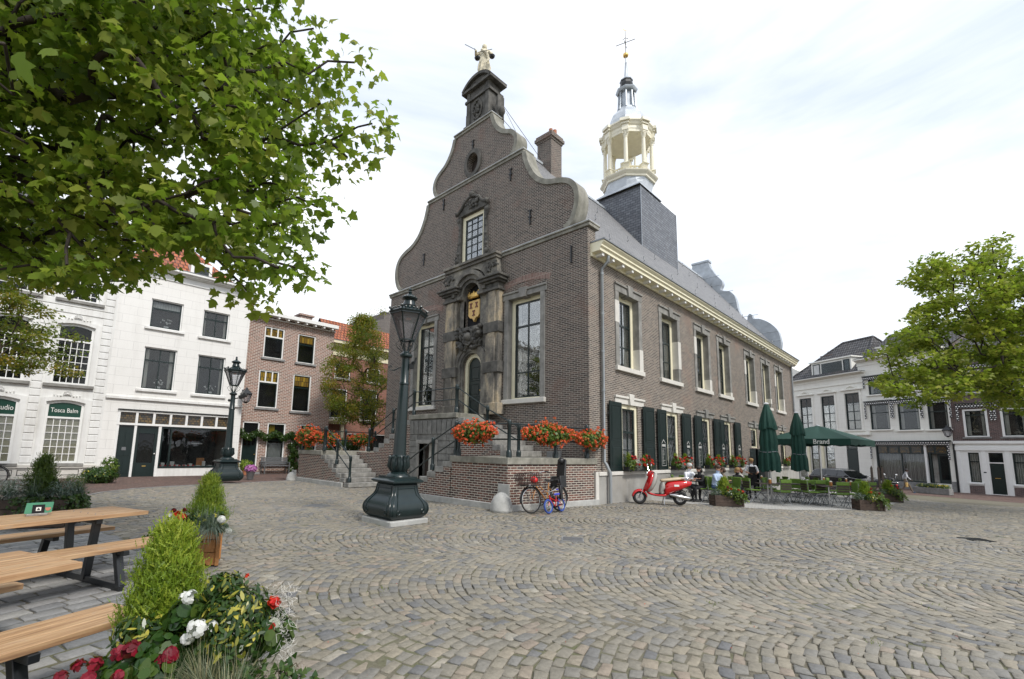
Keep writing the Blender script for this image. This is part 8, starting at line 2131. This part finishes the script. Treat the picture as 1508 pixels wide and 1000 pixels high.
    MB().ball((1.625, 0, .72), .05, 10, 6, sx=.5).build('tail_light', 'red_plastic', t, smooth=3); MB().box(1.05, 1.2, -.2, -.185, .60, .66).build('sticker', 'sign_text', t)
    loft([(.92, .30, .09, .09, 0), (1.05, .33, .10, .11, 0), (1.2, .32, .08, .09, 0), (1.3, .27, .05, .06, 0)], 'engine', 'black_plastic')
    m = MB(); m.tube([(.92, -.13, .34), (1.05, -.15, .32), (1.2, -.155, .28), (1.5, -.16, .24), (1.54, -.16, .235)], [.03, .055, .062, .055, .03], 10); m.build('exhaust', 'steel', t, smooth=1)
    loft([(1.08, .46, .06, .03, 0), (1.25, .50, .07, .03, 0), (1.45, .44, .06, .02, 0)], 'rear_fender', 'black_plastic'); MB().box(1.56, 1.6, -.09, .09, .40, .56).build('number_plate', 'black_plastic', t, bevel=.004)
    m = MB(); m.tube([(.78, -.05, .28), (.74, -.13, .02)], .014, 6); m.tube([(.78, .05, .28), (.74, .13, .02)], .014, 6); m.tube([(.74, -.13, .02), (.74, .13, .02)], .012, 6); m.build('stand', 'steel', t, smooth=1)
    return t
a = Vector((.72, 1.82)); b_ = Vector((1.80, 2.68)); scooter('bright red motor scooter with beige saddle parked beside the hall plinth', (a.x, a.y, gz(*a)), math.atan2(b_.y-a.y, b_.x-a.x))
p = GP(1312, 731); scooter('black motor scooter half hidden behind the right corner planters', p, rad(-75), 'black_plastic', 'black_rubber', 'black_plastic')
# row of parked bicycles behind the terrace
src = None
BK = [(1168, 716, 20, 'leftmost'), (1190, 718, 60, 'second from the left'), (1212, 719, 15, 'third from the left'), (1232, 720, 75, 'fourth from the left'), (1252, 720, 25, 'fifth from the left'), (1276, 722, 60, 'sixth from the left'), (1262, 715, 10, 'half hidden behind the others')]
for i, (X, Y, a, w_) in enumerate(BK):
    p = GP(X, Y); lb = 'dark parked bicycle behind the terrace, '+w_
    if src is None: src = bicycle('b', lb, p, rad(a), rad(6), col='black_iron', group='bicycles parked behind the terrace', steer=.3)
    else: c = dup(src, p, rad(a), lb); c.rotation_euler = (rad(rng.choice((-6, 6))), 0, rad(a))
# bicycle wheel edge at far left
bicycle('b', 'black bicycle parked before the ornate white house at the left edge', (-15.2, -14.25, 0), rad(78), rad(4), col='black_iron')
# ------------------------------------------------------------------ station wagon behind the terrace
def wagon(label, loc, rz):
    t = thing('parked_car', label, 'car', loc, rz); L, W = 4.5, .86
    prof = [(-2.2, .35), (-2.25, .6), (-2.2, .78), (-1.9, .86), (-1.15, .95), (-.45, 1.38), (-.2, 1.45), (.6, 1.49), (1.5, 1.46), (1.85, 1.4), (2.15, .98), (2.22, .85), (2.24, .5), (2.2, .32)]
    # body with wheel arches and tucked-in greenhouse
    def arch(cx): return [(cx+.37*math.cos(rad(a)), .32+.37*math.sin(rad(a))) for a in range(0, 181, 20)]
    low = [(-2.2, .32)]+[(p[0], p[1]) for p in prof[1:4]]+[(-1.15, .95), (2.17, .95), (2.22, .85), (2.24, .5), (2.2, .30)]+arch(1.4)+arch(-1.35)
    m = MB(); m.prism(low, -W, W, axis='y'); bd = m.build('body', 'car_black', t, bevel=.05)
    def cab(w0, w1, z0, z1, pts, name, mat, par): 
        vs = []; n = len(pts)
        for s in (-1, 1):
            for x, z in pts: w_ = w0+(w1-w0)*(z-z0)/(z1-z0); vs.append((x, s*w_, z))
        fs = [tuple(range(n)), tuple(range(n, 2*n))[::-1]]+[(i, n+i, n+(i+1) % n, (i+1) % n) for i in range(n)]
        return MB().add(vs, fs).build(name, mat, par, bevel=.03)
    cab(.83, .66, .94, 1.49, [(-1.15, .94), (2.15, .94), (1.86, 1.40), (1.5, 1.47), (.6, 1.5), (-.2, 1.46), (-.45, 1.39)], 'roof', 'car_black', bd)
    for s in (-1, 1):
        for pts in ([(-.95, .99), (-.15, .99), (-.15, 1.38), (-.42, 1.34)], [(-.08, .99), (.8, .99), (.8, 1.40), (-.08, 1.39)], [(.87, .99), (1.95, .99), (1.75, 1.36), (.87, 1.40)]):
            vs = [(x, s*(.835-(z-.94)*.31+.012), z) for x, z in pts]; vs2 = [(x, s*(.835-(z-.94)*.31-.02), z) for x, z in pts]; MB().add(vs+vs2, [(0, 1, 2, 3), (7, 6, 5, 4), (0, 4, 5, 1), (1, 5, 6, 2), (2, 6, 7, 3), (3, 7, 4, 0)]).build('side_window', 'car_glass', t)
    MB().add([(-1.12, -.76, .98), (-1.12, .76, .98), (-.46, .64, 1.38), (-.46, -.64, 1.38), (-1.16, -.76, .98), (-1.16, .76, .98), (-.50, .64, 1.40), (-.50, -.64, 1.40)], [(0, 1, 2, 3), (7, 6, 5, 4)]).build('windscreen', 'car_glass', t)
    for x in (-1.35, 1.4):
        for s in (-1, 1):
            m = MB(); T = Matrix.Translation((x, s*.80, .32)) @ Matrix.Rotation(PI/2, 4, 'X'); m.lathe([(.2, -.09), (.3, -.1), (.32, -.07), (.32, .07), (.3, .1), (.2, .09)], 24, T=T); w_ = m.build('wheel', 'black_rubber', t, smooth=.8); MB().lathe([(0, -.085), (.2, -.08), (.2, .08), (0, .085)], 16, T=T).build('rim', 'rim', w_, smooth=.6)
    for s in (-1, 1): MB().box(-2.26, -2.1, s*.6-.16, s*.6+.16, .66, .78).build('headlight', 'chrome', t, bevel=.02); MB().box(2.15, 2.26, s*.7-.1, s*.7+.1, .75, .95).build('tail_light', 'red_plastic', t, bevel=.02); MB().box(-.95, -.8, s*.86, s*1.0, .98, 1.1).build('mirror', 'car_black', t, bevel=.02)
    MB().box(-.1, 1.8, -.6, -.57, 1.5, 1.53).build('roof_rail', 'grey_metal', t); MB().box(-.1, 1.8, .57, .6, 1.5, 1.53).build('roof_rail', 'grey_metal', t)
    return t
p = PX(1243, 700, 35.5); wagon('dark station wagon parked behind the bicycles and cafe terrace', (p.x, p.y, gz(p.x, p.y)), math.atan2(-B1u.y, -B1u.x))
# ------------------------------------------------------------------ people
def person(label, loc, rz, joints, paint, hair, scale=1.0, hairlen=0.0, apron=None, female=False):
    """one skinned body; joints override the standing pose; local frame faces -y"""
    J = {'pelvis': (0, 0, .96), 'waist': (0, 0, 1.08), 'chest': (0, 0, 1.27), 'neck': (0, .005, 1.46), 'chin': (0, -.005, 1.535), 'head': (0, -.015, 1.62), 'crown': (0, 0, 1.69),
         'sL': (.17, .0, 1.40), 'eL': (.22, .03, 1.13), 'wL': (.23, -.04, .90), 'sR': (-.17, .0, 1.40), 'eR': (-.22, .03, 1.13), 'wR': (-.23, -.04, .90),
         'hL': (.09, 0, .92), 'kL': (.1, -.02, .50), 'aL': (.1, .03, .10), 'tL': (.11, -.13, .035), 'hR': (-.09, 0, .92), 'kR': (-.1, -.02, .50), 'aR': (-.1, .03, .10), 'tR': (-.11, -.13, .035)}
    J.update(joints)
    for s in 'LR':
        e, w_ = Vector(J['e'+s]), Vector(J['w'+s]); d = (w_-e).normalized(); J['p'+s] = tuple(w_+d*.07)
    R_ = {'pelvis': (.15, .11), 'waist': (.13, .095), 'chest': (.155, .11), 'neck': (.055, .055), 'chin': (.062, .07), 'head': (.078, .098), 'crown': (.05, .06)}
    for s in 'LR': R_.update({'s'+s: (.06, .06), 'e'+s: (.043, .043), 'w'+s: (.028, .028), 'p'+s: (.036, .02), 'h'+s: (.09, .09), 'k'+s: (.06, .06), 'a'+s: (.038, .038), 't'+s: (.04, .03)})
    E = [('pelvis', 'waist', 'top'), ('waist', 'chest', 'top'), ('chest', 'neck', 'top'), ('neck', 'chin', 'skin'), ('chin', 'head', 'skin'), ('head', 'crown', 'skin')]
    for s in 'LR': E += [('chest', 's'+s, 'top'), ('s'+s, 'e'+s, 'sleeve'), ('e'+s, 'w'+s, 'forearm'), ('w'+s, 'p'+s, 'skin'), ('pelvis', 'h'+s, 'legs'), ('h'+s, 'k'+s, 'legs'), ('k'+s, 'a'+s, 'legs'), ('a'+s, 't'+s, 'shoe')]
    for s in 'LR':
        p, w_ = Vector(J['p'+s]), Vector(J['w'+s]); d = (p-w_).normalized(); sd = d.cross(Vector((0, 0, 1)));
        sd = sd.normalized() if sd.length > .1 else Vector((1, 0, 0)); sg = 1 if s == 'L' else -1
        for k in range(4):
            J['f%d%s' % (k, s)] = tuple(p+d*(.045+.008*(1.5-abs(k-1.5)))+sd*(k-1.5)*.021); R_['f%d%s' % (k, s)] = (.009, .009)
            J['g%d%s' % (k, s)] = tuple(Vector(J['f%d%s' % (k, s)])+d*.03+Vector((0, 0, -.016))); R_['g%d%s' % (k, s)] = (.0075, .0075)
            E += [('p'+s, 'f%d%s' % (k, s), 'skin'), ('f%d%s' % (k, s), 'g%d%s' % (k, s), 'skin')]
        J['th'+s] = tuple(w_.lerp(p, .5)-sd*.05*sg+d*.02); R_['th'+s] = (.011, .011); E += [('w'+s, 'th'+s, 'skin')]
    names = list(J); idx = {n: i for i, n in enumerate(names)}
    me = bpy.data.meshes.new('body'); me.from_pydata([J[n] for n in names], [(idx[a], idx[b]) for a, b, _ in E], []); o = bpy.data.objects.new('body', me); COL.objects.link(o)
    md = o.modifiers.new('skin', 'SKIN'); md.use_smooth_shade = True
    for n in names: me.skin_vertices[0].data[idx[n]].radius = R_[n]
    me.skin_vertices[0].data[idx['pelvis']].use_root = True
    o.modifiers.new('sub', 'SUBSURF').levels = 1; bpy.context.view_layer.update()
    nm = bpy.data.meshes.new_from_object(o.evaluated_get(bpy.context.evaluated_depsgraph_get())); bpy.data.objects.remove(o)
    keys = ['skin', 'top', 'sleeve', 'forearm', 'legs', 'shoe']; mats = [paint[k] for k in keys]; nm.materials.clear()
    for m_ in mats: nm.materials.append(MATS[m_])
    segs = [(np.array(J[a]), np.array(J[b]), keys.index(k), (R_[a][0]+R_[b][0])/2) for a, b, k in E]
    for pl in nm.polygons:
        c = np.array(pl.center); best = 1e9; bi = 0
        for a, b, k, rr in segs:
            ab = b-a; t_ = max(0, min(1, np.dot(c-a, ab)/max(1e-9, np.dot(ab, ab)))); d = np.linalg.norm(c-a-ab*t_)-rr*.8
            if d < best: best, bi = d, k
        pl.material_index = bi; pl.use_smooth = True
    # face: nose, eyes and mouth joined into the same mesh
    t = thing('person', label, 'person', loc, rz); t.scale = (scale,)*3
    nm.name = 'body'; bo = bpy.data.objects.new('body', nm); COL.objects.link(bo); bo.parent = t
    hd = Vector(J['head']); f = MB(); f.cur = 0; f.add([(hd.x-.012, hd.y-.075, hd.z-.03), (hd.x+.012, hd.y-.075, hd.z-.03), (hd.x, hd.y-.115, hd.z-.03), (hd.x, hd.y-.082, hd.z+.015)], [(0, 1, 2), (0, 2, 3), (1, 3, 2)])
    for s in (-1, 1): f.ball((hd.x+s*.078, hd.y+.01, hd.z-.01), .02, 6, 5, sz=1.4, sx=.5)
    f.cur = 1
    for s in (-1, 1): f.ball((hd.x+s*.03, hd.y-.088, hd.z+.01), .009, 6, 4)
    f.box(hd.x-.022, hd.x+.022, hd.y-.093, hd.y-.08, hd.z-.058, hd.z-.05)
    f.build('face', [paint['skin'], 'hair_black'], bo, smooth=1)
    h = MB(); h.lathe([(.0, -.045), (.078, -.04), (.094, 0), (.092, .045), (.07, .085), (.03, .103), (0, .106)], 14, (hd.x, hd.y+.022, hd.z+.015), sy=1.12)
    if hairlen: h.tube([(hd.x, hd.y+.06, hd.z+.02), (hd.x, hd.y+.09, hd.z-.08), (hd.x, hd.y+.09, hd.z-hairlen)], [.085, .085, .04], 10)
    h.build('hair', hair, bo, smooth=3)
    if apron:
        a_ = MB(); a_.prism([(-.12, 1.36), (.12, 1.36), (.15, 1.08), (.17, 1.05), (.18, .55), (-.18, .55), (-.17, 1.05), (-.15, 1.08)], -.145, -.135, axis='y'); a_.build('apron', apron, bo)
        MB().tube([(-.1, -.12, 1.36), (-.08, .02, 1.47), (.08, .02, 1.47), (.1, -.12, 1.36)], .012, 5).build('apron_strap', apron, bo)
    return t
def paint(skin='skin', top='cloth_white', sleeve=None, forearm='skin', legs='cloth_black', shoe='cloth_black'): return dict(skin=skin, top=top, sleeve=sleeve or top, forearm=forearm, legs=legs, shoe=shoe)
SIT = {'pelvis': (0, .05, .52), 'waist': (0, .03, .66), 'chest': (0, -.03, .86), 'neck': (0, -.07, 1.05), 'chin': (0, -.09, 1.12), 'head': (0, -.105, 1.21), 'crown': (0, -.09, 1.28), 'sL': (.17, -.05, .99), 'eL': (.22, -.17, .76), 'wL': (.12, -.38, .79), 'sR': (-.17, -.05, .99), 'eR': (-.22, -.17, .76), 'wR': (-.12, -.38, .79),
       'hL': (.1, .02, .52), 'kL': (.13, -.42, .52), 'aL': (.12, -.38, .1), 'tL': (.12, -.54, .035), 'hR': (-.1, .02, .52), 'kR': (-.13, -.42, .52), 'aR': (-.12, -.30, .1), 'tR': (-.12, -.46, .035)}
def sit_at(X, d, label, face, pt, hair, **k):
    p = PX(X, 700, d); person(label, (p.x, p.y, gz(p.x, p.y)), face, SIT, pt, hair, **k)
    put('c', p.x, p.y, face+PI, 'green-cushioned folding chair under the '+label.split(' in ')[0].replace('seated ', ''))
# facing angles: local -y is the front; rz turns it
sit_at(1013, 17.6, 'seated white-haired man in a white shirt leaning on the cafe table', rad(65), paint(top='cloth_white', forearm='cloth_white', legs='cloth_black'), 'hair_white', scale=1.05)
sit_at(1032, 17.3, 'seated dark-haired woman in black behind the white-haired man', rad(-25), paint(top='cloth_black', forearm='cloth_black'), 'hair_black', hairlen=.16, scale=.98)
sit_at(1054, 17.0, 'seated brown-haired man in a pale blue shirt and jeans', rad(75), paint(top='cloth_blue', forearm='cloth_blue', legs='cloth_jeans'), 'hair_brown', scale=1.03)
sit_at(1067, 18.8, 'seated woman in dark clothes facing the man with the blue shirt', rad(-60), paint(top='cloth_khaki'), 'hair_brown', hairlen=.12, scale=.98)
sit_at(1084, 19.5, 'seated blonde woman in black near the waitress', rad(60), paint(top='cloth_black'), 'hair_blonde', hairlen=.14, scale=.98)
sit_at(1092, 20.6, 'seated red-haired woman in a pale top beside the blonde one', rad(-50), paint(top='foam'), 'hair_red', hairlen=.16, scale=.98)
p = GP(1109, 734)
person('standing waitress in a white shirt and long black apron carrying a tray', p, rad(28), {'chin': (0, -.03, 1.53), 'head': (0, -.05, 1.605), 'crown': (0, -.035, 1.675), 'eL': (.25, -.02, 1.13), 'wL': (.14, -.25, 1.08), 'eR': (-.25, -.02, 1.13), 'wR': (-.14, -.25, 1.08), 'kL': (.09, -.04, .5), 'aL': (.09, -.02, .1)}, paint(top='cloth_white', forearm='skin'), 'hair_blonde', apron='cloth_black', scale=1.0)
t = thing('tray', 'small dark tray in the hands of the waitress', 'tray', (p.x, p.y, p.z), rad(28)); MB().lathe([(.16, 1.09), (.17, 1.11), (.16, 1.1), (0, 1.095)], 18, (0, -.38, 0)).build('tray', 'dark_wood', t, smooth=.8)
p = Vector((5.48, 31.1, 0)); p.z = gz(p.x, p.y)
person('man walking in a white shirt, grey vest and khaki trousers before the cream shop', p, rad(100), {'chest': (0, -.05, 1.26), 'neck': (0, -.08, 1.44), 'chin': (0, -.11, 1.5), 'head': (0, -.13, 1.58), 'crown': (0, -.115, 1.65), 'sL': (.17, -.05, 1.38), 'sR': (-.17, -.06, 1.38), 'eL': (.23, .08, 1.14), 'wL': (.22, .02, .92), 'eR': (-.23, -.1, 1.14), 'wR': (-.2, -.26, .98), 'kL': (.1, -.22, .54), 'aL': (.1, -.34, .13), 'tL': (.1, -.49, .08), 'kR': (-.1, .06, .5), 'aR': (-.1, .34, .15), 'tR': (-.1, .24, .04)}, paint(skin='dark_skin', top='cloth_grey', sleeve='cloth_white', forearm='cloth_white', legs='cloth_khaki', shoe='cloth_jeans'), 'hair_black', scale=1.0)
t = thing('shopping_bag', 'small yellowish bag carried by the walking man', 'bag', (5.55, 31.0, gz(5, 31))); MB().box(-.06, .06, -.14, .14, .45, .75).build('bag', 'gold_paint', t, bevel=.02); MB().tube([(0, -.08, .74), (0, 0, .9), (0, .08, .74)], .008, 5).build('handle', 'cloth_black', t)
